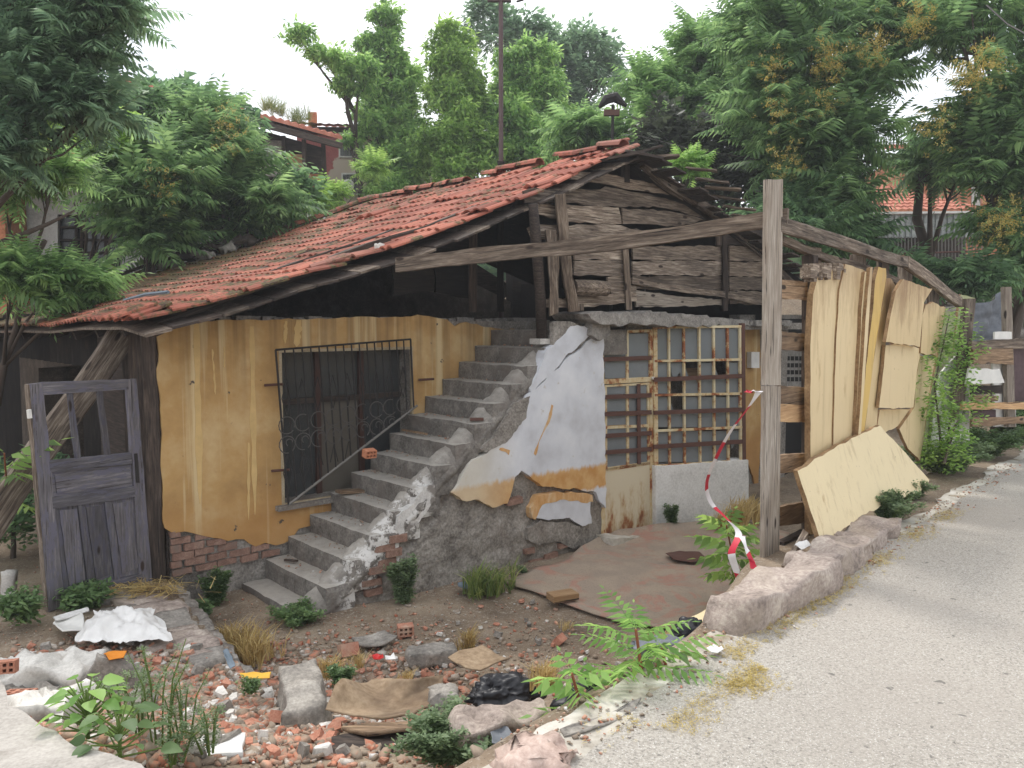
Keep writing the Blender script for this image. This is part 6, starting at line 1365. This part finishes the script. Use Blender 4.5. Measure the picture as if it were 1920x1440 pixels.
# left side
tree('tree_of_heaven', 'overhanging tree of heaven at the top left corner', 'tree', (-8.3, 9.4, -.9), [B_(20,30,8.5,90), B_(90,60,8.5,80), B_(50,130,8.5,84), B_(135,110,8.5,46), B_(10,200,8.3,76), B_(110,190,8.5,60), B_(170,215,8.5,40), B_(-60,100,8.5,100), B_(130,10,8.5,50,.6), B_(200,20,8.5,30,.4), B_(0,300,8.2,40)], T_FROND, .42, 46, 'leaf_blue', .13, seed=13, group=gA)  # bluish leaf colour paints a pale veil over this crown
tree('tree_of_heaven', 'lower boughs of a tree of heaven over the left eave', 'tree', (-7.6, 11.0, -.9), [B_(0,345,9.5,34,.7), B_(100,325,9.6,34,.5), B_(25,525,9,34,.5), B_(110,525,9.2,26,.4), B_(150,545,9.3,14,.4)], T_FROND, .42, 46, 'leaf_ailanthus', .07, seed=14, group=gA)
tree('tree_of_heaven', 'feathery tree of heaven before the white house, left of the dark one', 'tree', G_(255, 12.4), [B_(230,330,12.4,60,.8), B_(290,310,12.4,60,.8), B_(280,390,12,50,.8), B_(330,350,12.4,50), B_(290,450,12,40,.6)], T_FROND, .55, 36, 'leaf_mid', .07, seed=15, group=gA)
tree('tree_of_heaven', 'slender tree of heaven midway between the white house and the maples', 'tree', G_(420, 13.5), [B_(400,290,13.5,60), B_(350,260,13.5,44), B_(440,330,13.3,60), B_(370,330,13.3,60), B_(430,390,13,60), B_(480,385,13,36), B_(340,400,13,46), B_(385,225,13.5,22)], T_FROND, .58, 34, 'leaf_mid', .07, seed=16, group=gA, seeds=[(425, 245, 12.6, 24), (310, 350, 12, 10)])
tree('fig_tree', 'broad-leaved dark tree right of the feathery one', 'tree', G_(540, 14.5), [B_(500,375,14.5,26), B_(580,372,14.2,18), B_(560,345,14.2,14), B_(520,395,14.2,24), B_(462,240,15,18), B_(440,232,15,26), B_(405,200,15,22), B_(345,190,15,22), B_(430,225,15,28), B_(480,420,13.8,40)], T_CL2, .36, 100, 'leaf_dark', .07, seed=17)
tree('grape_vine', 'bright green vine climbing over the white house balcony', 'vine', G_(160, 13.3), [B_(110,200,13.2,36), B_(150,215,13.2,36), B_(90,240,13.2,30), B_(140,260,13.2,34), B_(180,250,12.0,36), B_(230,262,12.0,36), B_(195,285,12.0,36)], T_CL2, .3, 130, 'leaf_bright', .04, seed=18)
tree('shrub', 'dense dark foliage mass above the white house window', 'shrub', G_(60, 13.5), [B_(280,210,14,50), B_(300,250,14,60), B_(330,215,14,40), B_(250,220,14,40)], T_CL, .4, 90, 'leaf_dark', .05, seed=19)
tree('shrub', 'young green shoots at the far end of the ridge caps', 'shrub', G_(620, 17.5), [B_(622,368,17,11), B_(700,320,18,20), B_(590,385,16.5,12)], T_FROND2, .35, 90, 'leaf_bright', .03, seed=20)
tree('sapling', 'light sprig poking above the ruined roof slope', 'sapling', tuple(H.M @ Vector((6.6, .0, 2.6))), [B_(1290,305,12.2,14), B_(1300,322,12.2,10)], T_FROND2, .22, 120, 'leaf_sapling', .012, seed=21)
# roof-top greenery of the timber house
tree('rooftop_weed', 'green weeds growing along the far red roof', 'weed', tuple(at_y(540, 240, 20)), [B_(520,215,20,14,.5), B_(560,228,20,22,.4), B_(505,208,20,10)], T_BARE, .4, 120, 'grass_green', .01, seed=22)
for i, (u, v0, v1, du) in enumerate([(283, 390, 560, 4), (300, 380, 560, -6), (415, 330, 470, 6), (400, 360, 440, -14)]):
    y = 12.2+i*.4; p, q = at_y(u, v0, y), at_y(u+du, v1, y); q.z = gz(q.x, y)
    tag(mk('slender_tree', MB().tube([q, (p+q)/2+Vector((.04, 0, 0)), p], [.05, .04, .025], 6).mesh('slender_tree', M['bark'], True)), ['slender dark stemmed tree beside the white house corner, left of a pair', 'slender dark stemmed tree beside the white house corner, right of a pair', 'straight slender tree amid the middle foliage', 'bent slender tree amid the middle foliage'][i], 'tree')
# a bough reaching into the picture at far left
tag(mk('bare_branch', MB().tube([at_y(-40, 470, 8.8), at_y(30, 445, 8.9), at_y(90, 420, 9.1), at_y(140, 395, 9.3)], [.04, .035, .025, .012], 6).mesh('bare_branch', M['bark'], True)), 'dark bare bough crossing the white wall at the left edge', 'branch')
tree('shrub', 'dark leafy bush in the shade behind the purple door', 'shrub', (-5.0, 7.9, -.8), [((-4.9, 7.7, -.35), (.35, .3, .35)), ((-5.3, 8.0, -.1), (.4, .3, .4)), ((-4.7, 8.0, .0), (.3, .3, .3))], T_CL2, .2, 200, 'leaf_dark', .03, seed=41)
# distant wood beyond everything
P = []; 
for i in range(2600):
    a = RNG.uniform(-34, 34); d = RNG.uniform(38, 55); x = d*math.sin(R(a)); y = d*math.cos(R(a)); P.append((x, y, gz(x, y)+RNG.uniform(0, 3.2+1.4*n3(a*.2, 1))))
P = np.array(P); o = scatter('distant_wood', cluster_tmpl(9, .6, .3, 77, .2), P, RNG.normal(size=P.shape), RNG.uniform(.8, 1.8, len(P)), 'leaf_dark', kind='stuff'); tag(o, 'dark belt of distant trees on the rise', 'woodland')

# ================================================================ AIR
hz = NT('haze_air'); hz.t.nodes.remove(hz.bsdf); pv = hz.n('ShaderNodeVolumePrincipled'); pv.inputs['Density'].default_value = .0022; pv.inputs['Color'].default_value = (.93, .96, 1, 1); pv.inputs['Anisotropy'].default_value = .2
hz.l(pv.outputs[0], hz.out.inputs['Volume'])
HAZE = MB().box(-420, 420, -90, 440, -3, 36).obj('haze', hz.m, kind='stuff'); HAZE['label'] = 'thin pale summer haze in the air'
# ================================================================ WEEDS AND SAPLINGS
def clump(name, label, cat, u, v, h, w_, tmpl, size, n, mat, z=None, stem='weed_stem', nst=7, group=None, up=.5):
    c = ground(u, v) if z is None else at_z(u, v, z); root = thing(name, label, cat, Matrix.Translation(c), group); mb = MB(); rr = random.Random(int(u*7+v)); P = []; D = []
    for i in range(nst):
        a = rr.uniform(0, 6.28); r_ = w_/2*rr.uniform(.1, 1); t_ = c+Vector((math.cos(a)*r_, math.sin(a)*r_, h*rr.uniform(.55, 1))); m_ = c.lerp(t_, .5)+Vector((0, 0, h*.12)); b0 = c+Vector((math.cos(a), math.sin(a), 0))*r_*.25
        mb.tube([b0, m_, t_], [.006, .004, .002], 4, False)
        for k in range(n//nst):
            f = rr.uniform(.12, 1); q = (b0.lerp(m_, f*2) if f < .5 else m_.lerp(t_, f*2-1)); aa = rr.uniform(0, 6.28)
            P.append(tuple(q+Vector((math.cos(aa), math.sin(aa), 0))*w_*.05*rr.random())); D.append((math.cos(aa), math.sin(aa), up*rr.uniform(-.5, 1)))
    mb.obj('stems', M[stem], Matrix(), root); P = np.array(P); scatter('leaves', tmpl, P, np.array(D), size*RNG.uniform(.6, 1.3, len(P)), mat, parent=root); return root
WD = [
 ('bushy dark weed growing against the rough wall right of the stairs', 760, 1135, .48, .36, T_SM, .09, 900, 'leaf_greyweed', -1.0),
 ('dark green weed at the foot of the bared bricks', 405, 1135, .34, .3, T_SM, .10, 600, 'leaf_weed', -1.0),
 ('low dark weeds in front of the bottom step', 560, 1170, .16, .55, T_SM, .10, 500, 'leaf_weed', -1.0),
 ('leafy weed at the foot of the purple door', 155, 1140, .2, .5, T_CL2, .13, 420, 'leaf_weed', -.74),
 ('dark weed in the shadow left of the purple door', 42, 1165, .26, .3, T_CL2, .13, 260, 'leaf_weed', -.7),
 ('green weed hugging the gap left of the stairs, below the flagstones', 372, 1160, .16, .3, T_CL2, .1, 260, 'leaf_weed', -.98),
 ('small green tuft on the carpet corner by the wall', 980, 1075, .07, .14, T_SM, .05, 160, 'leaf_greyweed', -.96),
 ('green weed at the foot of the white parapet', 1262, 985, .26, .2, T_SM, .08, 420, 'leaf_weed', -.93),
 ('weeds with small grey leaves at the tip of the slumped panel', 1665, 975, .24, .6, T_SM, .075, 1600, 'leaf_greyweed', .0),
 ('creeping weeds along the foot of the slumped panel', 1712, 935, .2, .6, T_SM, .075, 1400, 'leaf_greyweed', .0),
 ('broad patch of low weeds under the leafy shrub by the fence', 1765, 885, .32, 1.1, T_SM, .09, 2800, 'leaf_greyweed', .0),
 ('low weeds right of the leafy shrub beside the road', 1835, 855, .36, 1.2, T_SM, .10, 3000, 'leaf_weed', .0),
 ('tall weeds at the right edge of the road verge', 1905, 828, .55, 1.1, T_SM, .11, 2600, 'leaf_weed', .0),
 ('low grey-green weeds at the bottom edge beside the pinkish boulder', 850, 1425, .2, .6, T_SM, .07, 1500, 'leaf_greyweed', -.35),
 ('small weeds by the pillar stump', 640, 1290, .14, .26, T_SM, .06, 360, 'leaf_weed', -.75),
 ('small weed beside the yellow plastic scrap', 470, 1300, .1, .14, T_CL2, .06, 100, 'leaf_weed', -.6),
 ('green weeds at the lower left of the big curved board', 652, 1325, .14, .2, T_SM, .06, 300, 'leaf_weed', -.62)]
for lab, u, v, h, w_, tm, sz, n, mt, z in WD: clump('weed', lab, 'weed', u, v, h, w_, tm, sz, n, mt, z, nst=max(9, int(w_*40)), group='weeds in the yard and along the verge')
# leafy climbing shrub on the fence
root = thing('young_tree', 'leafy young tree growing against the green end of the fence', 'tree', Matrix.Translation(fpx(1770, 890, -.12))); mb = MB(); PP = []; DD = []
for k, pts in enumerate(([(1768, 870), (1760, 790), (1752, 720), (1768, 650), (1780, 590)], [(1772, 870), (1782, 780), (1800, 700), (1812, 620)], [(1770, 870), (1790, 800), (1830, 740)])):
    q = [fpx(u, v, -.15-.05*k) for u, v in pts]; mb.tube(q, [.014, .012, .01, .007, .004][:len(q)], 5)
    for i in range(len(q)-1):
        for j in range(60): p = q[i].lerp(q[i+1], random.random()); a = random.uniform(0, 6.28); r_ = random.uniform(0, .19)*(1-.1*i); PP.append((p.x+math.cos(a)*r_, p.y+math.sin(a)*r_, p.z+random.uniform(-.06, .08))); DD.append((math.cos(a), math.sin(a), random.uniform(-.4, .3)))
mb.obj('stems', M['bark'], Matrix(), root); scatter('leaves', T_CL2, np.array(PP), np.array(DD), RNG.uniform(.1, .17, len(PP)), 'leaf_bright', parent=root)
# ailanthus saplings: long pinnate fronds from one stem
T_BIG = frond_tmpl(8, lw=.26, ww=.065, droop=.3, sag=.35)
def sapling(label, base, top, nf, L, mat, seed, spread=1., f0=.2, tm=None):
    rr = random.Random(seed); base = Vector(base); top = Vector(top); root = thing('sapling', label, 'sapling', Matrix.Translation(base)); mid = base.lerp(top, .5)+Vector((.03, 0, 0))
    MB().tube([base, mid, top], [.012, .009, .006], 6).obj('stem', M['red_stem'], Matrix(), root); P = []; D = []; S_ = []
    for i in range(nf):
        f = f0+(1-f0)*i/(nf-1); a = i*2.4+rr.uniform(-.3, .3); p = base.lerp(mid, f*2) if f < .5 else mid.lerp(top, f*2-1); P.append(tuple(p)); D.append((math.cos(a)*spread, math.sin(a)*spread, .25+.9*f*f)); S_.append(L*(1.15-.5*abs(f-.55))*rr.uniform(.85, 1.1))
    scatter('fronds', tm or T_BIG, np.array(P), np.array(D), np.array(S_), mat, parent=root, roll=.15)
b0 = ground(1190, 1330); sapling('taller bright sapling with long feathery leaves at the road edge', at_z(1188, 1325, -.15), at_y(1192, 1180, at_z(1188, 1325, -.15).y), 16, .29, 'leaf_sapling', 1)
sapling('shorter yellow-green sapling with broad leaves left of the tall one', at_z(1080, 1385, -.2), at_y(1072, 1262, at_z(1080, 1385, -.2).y), 16, .17, 'leaf_sapling', 2, tm=frond_tmpl(3, lw=.5, ww=.19, droop=.5, sag=.5))
sapling('dark leafy sapling hanging over the near kerb stone beside the tall post', at_z(1375, 1110, -.9), at_y(1362, 985, at_z(1375, 1110, -.6).y), 26, .25, 'leaf_bright', 3, tm=frond_tmpl(4, lw=.42, ww=.19, droop=.6, sag=.5))
sapling('small sapling with drooping leaves at the far left edge', at_z(5, 960, -.2), at_y(8, 850, 6.2), 10, .36, 'leaf_bright', 4, tm=frond_tmpl(4, lw=.4, ww=.18, droop=.6, sag=.5))
sapling('low sapling tangle right of the tall one', at_z(1235, 1290, -.1), at_y(1240, 1215, at_z(1235, 1290, -.1).y), 8, .2, 'leaf_bright', 5, tm=frond_tmpl(3, lw=.45, ww=.17, droop=.5, sag=.5))
# broad heart-leaved weed, bottom left, and the thin branching weeds next to it
def burdock(label, u, v, z, n, seed, hgt=.36):
    c = at_z(u, v, z); root = thing('broad_leaved_weed', label, 'weed', Matrix.Translation(c)); rr = random.Random(seed); P = []; D = []; S_ = []; mb = MB()
    for i in range(n):
        a = i*2.4; h = hgt*(i/n)**.8; r_ = .16*(1-.55*i/n)*rr.uniform(.6, 1.1); p = c+Vector((math.cos(a)*r_, math.sin(a)*r_, h+.04)); mb.tube([c+Vector((0, 0, h*.7)), p], [.005, .003], 4, False); P.append(tuple(p)); D.append((math.cos(a), math.sin(a), .1)); S_.append(rr.uniform(.04, .085))
    mb.tube([c, c+Vector((0, 0, hgt))], [.009, .004], 5); mb.obj('stems', M['weed_stem'], Matrix(), root)
    scatter('leaves', T_HE, np.array(P), np.array(D), np.array(S_), 'leaf_sapling' if seed == 1 else 'leaf_weed', parent=root, roll=.3)
burdock('broad-leaved green weed at the bottom left corner', 165, 1385, -.2, 44, 1, .22); burdock('second broad-leaved weed overlapping the pavement corner', 225, 1420, -.2, 22, 2, .18)
for i, (u, v, h) in enumerate([(300, 1400, .50), (262, 1370, .34), (345, 1385, .36), (395, 1410, .26), (325, 1430, .26), (230, 1340, .28)]):
    clump('tall_weed', ['tallest thin flowering weed rising from the rubble at left', 'thin weed left of the tallest one', 'thin weed right of the tallest one', 'low thin weed beside the white foam tile', 'low thin weed in front of the tallest one', 'thin weed behind the broad-leaved weed'][i], 'weed', u, v, h, .42, T_SM, .036, 150, 'leaf_greyweed', -.34, nst=6, group='thin weeds in the front rubble', up=.8)
# dry grass tufts
for i, (u, v, z, h, n) in enumerate([(455, 1225, -.95, .3, 42), (480, 1240, -.95, .26, 34), (420, 1215, -.95, .22, 26), (905, 1112, -.98, .34, 60), (880, 1215, -.98, .2, 22), (1385, 985, -.9, .4, 40), (1405, 975, -.9, .34, 40), (1350, 990, -.9, .24, 30), (760, 1280, -.85, .1, 24), (1020, 1290, -.5, .2, 30), (1250, 1230, -.4, .2, 24), (670, 1250, -.9, .14, 20), (1060, 1180, -.98, .1, 16), (620, 1270, -.8, .18, 30)]):
    c = at_z(u, v, z); sp_ = .09 if n > 32 else .03; P = np.array([(c.x+RNG.normal(0, sp_), c.y+RNG.normal(0, sp_*.8), c.z) for _ in range(n)]); D = np.tile([1., 0, 0], (n, 1))+RNG.normal(0, .25, (n, 3))*[0, 1, .4]
    o = scatter('grass_tuft', T_BL, P-np.array(c), D, RNG.uniform(.6, 1.1, n)*h, 'grass_green' if i == 3 else 'grass_dry', Matrix.Translation(c))
    tag(o, ['tall straw-coloured grass beside the terrace edge', 'straw grass nearest the pillar stump', 'straw grass at the terrace corner', 'greenish grass tuft at the wall foot', 'pale grass tuft mid-yard', 'dry grass behind the barrier tape, middle tuft', 'dry grass against the tall post', 'dry grass by the parapet corner', 'flattened dry grass beside the red tile heap', 'dry grass left of the yellow-green sapling', 'dry grass behind the tall sapling', 'dry grass left of the litter', 'short grass by the carpet edge', 'dry grass right of the pillar stump'][i], 'grass tuft', 'dry grass tufts in the yard')
# straw heap by the door
c = at_z(268, 1108, -.7); n = 420; P = np.stack([RNG.normal(0, .2, n), RNG.normal(0, .1, n), RNG.uniform(0, .05, n)], 1); D = RNG.normal(size=(n, 3))*[1, 1, .12]
tag(scatter('straw_heap', ([Vector((0, .03, 0)), Vector((0, -.03, 0)), Vector((1, -.02, .02)), Vector((1, .02, .0))], [(0, 1, 2, 3)]), P, D, RNG.uniform(.06, .16, n), 'grass_dry', Matrix.Translation(c)), 'flattened straw at the foot of the purple door', 'straw', kind='stuff')
# ================================================================ RUBBLE
def frag(sd, kind):
    rr = random.Random(sd); mb = MB()
    if kind == 'tile': dims = (rr.uniform(.05, .13), rr.uniform(.04, .09), rr.uniform(.01, .022))
    elif kind == 'brick': dims = (rr.uniform(.07, .15), rr.uniform(.05, .09), rr.uniform(.03, .05))
    else: dims = (rr.uniform(.06, .14), rr.uniform(.05, .1), rr.uniform(.03, .07))
    k = rr.randint(4, 6); P = [(math.cos(a)*dims[0]*rr.uniform(.75, 1.1), math.sin(a)*dims[1]*rr.uniform(.75, 1.1)) for a in [6.283*(i+rr.uniform(-.25, .25))/k for i in range(k)]]
    vs = [(x*.5, y*.5, 0) for x, y in P] + [(x*.5*rr.uniform(.8, 1), y*.5*rr.uniform(.8, 1), dims[2]*rr.uniform(.75, 1.1)) for x, y in P]
    mb.add(vs, [tuple(range(k))[::-1], tuple(range(k, 2*k))]+[(i, (i+1) % k, (i+1) % k+k, i+k) for i in range(k)]); return mb
FR = {k: [frag(i*7+j, k).mesh({'tile': 'tile_shard', 'brick': 'brick_piece', 'stone': 'stone_piece'}[k], M[{'tile': 'brick_orange', 'brick': 'brick_orange', 'stone': 'grey_stone'}[k]]) for j in range(8)] for i, k in enumerate(('tile', 'brick', 'stone'))}
FW = [frag(500+j, 'stone').mesh('plaster_piece', M['white_chunk']) for j in range(6)]
ZONES = [('in the heap before the white plastic sheet', 8, 400, 1215, 1280, 46), ('in the front heap beside the thin weeds', 240, 620, 1285, 1425, 78), ('round the curved brown board', 600, 900, 1270, 1435, 34), ('in the middle of the yard', 620, 1010, 1165, 1275, 44), ('on bare soil between stairs and carpet', 900, 1280, 1130, 1290, 26), ('at the left edge by the basin lump', 0, 150, 1225, 1370, 18)]
rr = random.Random(99)
for zl, u0, u1, v0, v1, n in ZONES:
    for i in range(int(n*1.25)):
        u, v = rr.uniform(u0, u1), rr.uniform(v0, v1); p = ground(u, v); k = rr.random(); small = .75 if 'soil' in zl or 'middle' in zl else 1.25
        if edge_dist(p.x, p.y) < .1: continue
        nm, mes, lab, cat = ('tile_shard', rr.choice(FR['tile']), 'flat orange tile shard ', 'tile shard') if k < .45 else ('brick_piece', rr.choice(FR['brick']), 'chunky orange brick fragment ', 'brick') if k < .72 else ('stone_piece', rr.choice(FR['stone']), 'grey concrete fragment ', 'stone') if k < .88 else ('plaster_piece', rr.choice(FW), 'white plaster fragment ', 'plaster')
        s = rr.uniform(.5, 1.25)*small*.8
        o = mk(nm, mes, Matrix.Translation(p+Vector((0, 0, .012))) @ Matrix.Rotation(rr.uniform(0, 6.28), 4, 'Z') @ Matrix.Rotation(rr.gauss(0, .25), 4, 'X') @ Matrix.Rotation(rr.gauss(0, .25), 4, 'Y') @ Matrix.Diagonal((s, s, s, 1)))
        tag(o, ('big ' if s > .8 else 'small ')+lab+zl+(', far' if v < (v0+v1)/2 else ', near')+(' left' if u < (u0+u1)/2 else ' right'), cat, cat+' fragments '+zl)
# hollow bricks one can make out
def hollow(label, u, v, z, rz, tx=0, sc=1, mat='brick_orange'):
    sc = sc*.72; L, Wd, Ht = .2*sc, .13*sc, .13*sc; holes = [[(x-.018*sc, zz-.018*sc), (x+.018*sc, zz-.018*sc), (x+.018*sc, zz+.018*sc), (x-.018*sc, zz+.018*sc)] for x in (-L*.3, 0, L*.3) for zz in (Ht*.28, Ht*.72)]
    o = mk('hollow_brick', MB().prism(rough([(-L/2, 0), (L/2, 0), (L/2, Ht), (-L/2, Ht)], .05, .003, int(u)), -Wd/2, Wd/2, holes).mesh('hollow_brick', M[mat]), Matrix.Translation(at_z(u, v, z)) @ Matrix.Rotation(R(rz), 4, 'Z') @ Matrix.Rotation(R(tx), 4, 'X')); tag(o, label, 'brick', 'hollow bricks left lying about')
hollow('hollow brick on a stair tread under the grille', 692, 857, .36, 40, 12, .8, 'far_brick'); hollow('orange hollow brick at the left edge', 12, 1262, -.5, 15, -10, .8); hollow('hollow brick half mortared at mid-yard', 760, 1190, -.98, 15, 5, .9)
hollow('orange hollow brick left of the litter bottle', 650, 1218, -.96, 30, 70, 1); hollow('hollow brick leaning on the pillar stump', 530, 1345, -.68, -12, 60, .7)
hollow('ribbed hollow brick left of the broad-leaved weed', 45, 1308, -.36, 5, 80, 1.); hollow('hollow brick below the curved board', 700, 1432, -.52, 25, 70, .8); hollow('hollow brick right of the mid-yard tuft', 1045, 1205, -.97, 60, 40, .7)
def bits(name, n, sampler, smin, smax, mat='chips', flat_=.26):
    b = np.array([(-1,-1,-1),(1,-1,-1),(1,1,-1),(-1,1,-1),(-.8,-.9,1),(.9,-.8,1),(.8,.9,1),(-.9,.7,1)])*.5; P = np.array([sampler() for _ in range(n)])
    tm = ([Vector(q*np.array([1, .7, flat_])) for q in b], [(0,3,2,1),(4,5,6,7),(0,1,5,4),(1,2,6,5),(2,3,7,6),(3,0,4,7)])
    D = RNG.normal(size=P.shape)*[1, 1, .3]; return scatter(name, tm, P, D, RNG.uniform(smin, smax, len(P))*RNG.uniform(.5, 1, len(P)), mat, kind='stuff', roll=.4)
def shards(name, n, sampler, smin, smax, mat='chips'):
    P = np.array([sampler() for _ in range(n)]); k = 5; a = (np.arange(k)[None]+RNG.uniform(-.3, .3, (n, k)))*2*np.pi/k; r = RNG.uniform(.5, 1.1, (n, k))*.5
    asp = RNG.uniform(.45, 1, (n, 1)); th = RNG.uniform(.12, .4, (n, 1)); x = np.cos(a)*r; y = np.sin(a)*r*asp
    V = np.concatenate([np.stack([x, y, -th/2+0*x], 2), np.stack([x*.94, y*.94, th/2+0*x], 2)], 1); S_ = (smin+(smax-smin)*RNG.random(n)**2.2)[:, None, None]
    D = RNG.normal(size=(n, 3))*[1, 1, .28]; Rm = rotmats(D, RNG.normal(0, .4, n)); V = (np.einsum('nij,nvj->nvi', Rm, V*S_)+P[:, None, :]).reshape(-1, 3)
    F_ = [tuple(range(k))[::-1], tuple(range(k, 2*k))]+[(i, (i+1) % k, (i+1) % k+k, i+k) for i in range(k)]
    ls = np.array([len(f) for f in F_]); lv = np.concatenate([np.array(f) for f in F_]); LV = (lv[None]+(np.arange(n)*2*k)[:, None]).ravel(); LS = np.tile(ls, n)
    me = bpy.data.meshes.new(name); me.vertices.add(len(V)); me.vertices.foreach_set('co', V.ravel().astype(np.float32)); me.loops.add(len(LV)); me.loops.foreach_set('vertex_index', LV.astype(np.int32))
    me.polygons.add(len(LS)); me.polygons.foreach_set('loop_start', np.concatenate([[0], np.cumsum(LS)[:-1]]).astype(np.int32)); me.polygons.foreach_set('loop_total', LS.astype(np.int32)); me.update(calc_edges=True); me.materials.append(M[mat]); return mk(name, me, kind='stuff')
def samp(u0, u1, v0, v1, cx=None):
    def f():
        while 1:
            u = random.uniform(u0, u1); v = random.uniform(v0, v1)
            if cx and random.random() > math.exp(-((u-cx[0])/cx[2])**2-((v-cx[1])/cx[3])**2): continue
            p = ground(u, v)
            if edge_dist(p.x, p.y) > .1: return (p.x, p.y, p.z+.008)
    return f
o = shards('rubble', 8500, samp(20, 900, 1205, 1440, (380, 1320, 360, 95)), .012, .12); tag(o, 'crushed brick and tile rubble heaped in the foreground', 'rubble')
o = shards('brick_litter', 1300, samp(420, 1250, 1130, 1330, (760, 1240, 300, 75)), .015, .075); tag(o, 'brick and plaster litter thinning out over the yard soil', 'rubble')
o = shards('gravel', 4200, samp(0, 1330, 1060, 1400), .008, .032); tag(o, 'small grit and brick crumbs over the yard soil', 'gravel')
def on_steps():
    k = random.randint(2, 13); return tuple(H.M @ Vector((sx_k(k)+random.betavariate(3, 1.3)*.22, random.uniform(-1.1, -.1), sz_k(k)+.012)))
o = bits('stair_crumbs', 420, on_steps, .008, .03); tag(o, 'crumbs of plaster on the stair treads', 'crumbs')
def verge():
    s = random.uniform(-.5, 8); e = random.gauss(-.02, .07); p = ROADA+ROADD*s+ROADN*e; return (p.x, p.y, gz(p.x, p.y)+.018)
o = bits('verge_grit', 900, verge, .006, .03, 'chips'); tag(o, 'grit and small stones along the road edge', 'gravel')
def debris_s():
    s, w_ = random.choice([(.9, .1), (1.0, .1), (1.6, .12), (1.9, .12), (2.2, .12), (2.5, .1), (3.1, .12), (4.0, .1), (.35, .12), (4.8, .2)]); s += random.gauss(0, .16); e = random.gauss(-.10, .05)-(.16 if .2 < s < 1.0 else 0); p = ROADA+ROADD*s+ROADN*e; return (p.x, p.y, .024)
n = 2200; P = np.array([debris_s() for _ in range(n)]); o = scatter('fallen_blossom', T_SEED, P, RNG.normal(size=P.shape)*[1, 1, .2], RNG.uniform(.02, .045, n), 'dry_bit', kind='stuff'); tag(o, 'yellow fallen blossom drifted along the road edge', 'blossom')
c = at_z(1405, 1295, 0); n = 170; P = np.array([(c.x+random.gauss(0, .07), c.y+random.gauss(0, .04), .022) for _ in range(n)]); o = scatter('dried_dung', T_SEED, P, RNG.normal(size=P.shape)*[1, 1, .2], RNG.uniform(.02, .04, n), 'dry_bit', kind='stuff'); tag(o, 'small patch of dried plant litter on the asphalt', 'litter')
# things lying on the roof
for i, (u, v, x_) in enumerate([(500, 425, 0), (520, 418, 0), (485, 440, 0), (540, 428, 0), (465, 448, 0), (510, 440, 0)]):
    k = (480-u)/500; xx = 3.0+i*.12; p = H.on_x(u, v, xx) if False else None
    f = .50+.035*(i-2); a = hp0.lerp(hp1, f); y = back_y(a.x)-.15-.12*(i % 3); q = Vector((a.x, y, roof_z(a.x, y)+.1+.05*(i % 2)))
    o = mk('roof_debris', stone_mesh('roof_debris', (.4, .24, .10), .05, M['dark_wood' if i % 2 else 'grey_stone'], 200+i, .05, .3), H.M @ Matrix.Translation(q) @ Matrix.Rotation(i*1.1, 4, 'Z') @ Matrix.Rotation(.4, 4, 'X')); tag(o, 'rolled felt and broken tile heaped on the hip of the roof', 'debris', 'debris heaped on the roof hip')
p = H.on_y(1, 1, 0); q = Vector((EX+(AX-EX)*.42, -.75, 0)); q.z = roof_z(q.x, q.y)+.05
tag(mk('white_stone', stone_mesh('white_stone', (.09, .08, .07), .01, M['white_chunk'], 9, .02, .4), H.M @ Matrix.Translation(q)), 'white pebble lying on the roof tiles near the verge', 'stone')
a = H.M @ Vector((EX+.55, 1.6, roof_z(EX+.55, 1.6)+.05)); b_ = H.M @ Vector((EX+.75, .85, roof_z(EX+.75, .85)+.06))
tag(mk('plastic_strip', MB().tube([a, (a+b_)/2+Vector((0, 0, .02)), b_], .018, 5).mesh('plastic_strip', M['blue_grey'])), 'pale blue plastic strip on the lower roof tiles', 'strip')
a = H.M @ Vector((EX+1.3, 3.9, 0)); A0 = hp0.lerp(hp1, .15); A1 = hp0.lerp(hp1, .45)
bm_ = beam('roof_plank', H.M @ (A0+Vector((0, -.35, .08))), H.M @ (A1+Vector((0, -.35, .14))), .1, .04, M['dark_wood'], None, warp=.02); tag(bm_, 'dark board lying along the hip tiles', 'board')
# pieces on the treads
for k, (lab, s_, y_, mt, dims) in enumerate([('broken slats heaped on the step below the window sill', 5, -.25, 'brown_wood', (.3, .12, .03)), ('thin stick lying on the step edge under the grille', 8, -.35, 'brown_wood', (.03, .45, .02)), ('dark wood chip on the third step', 2, -.35, 'dark_wood', (.03, .14, .02)), ('reddish shard caught at the crack beside the stairs', 9, -1.12, 'rust_bar', (.1, .14, .03))]):
    c = H.M @ Vector((sx_k(s_)+.12, y_, sz_k(s_)+.03)); tag(mk('wood_scrap', MB().box(-dims[0]/2, dims[0]/2, -dims[1]/2, dims[1]/2, -dims[2]/2, dims[2]/2).mesh('wood_scrap', M[mt]), Matrix.Translation(c) @ Matrix.Rotation(R(42+k*17 if k != 1 else 42), 4, 'Z') @ Matrix.Rotation(.1, 4, 'Y')), lab, 'wood scrap')
st_ = beam('broken_stake', at_z(1470, 1066, .05), at_y(1508, 998, 5.5), .035, .06, M['grey_wood'], None, warp=.02, ragged=.05); tag(st_, 'splintered stake wedged behind the kerb stones by the tall post', 'stake')
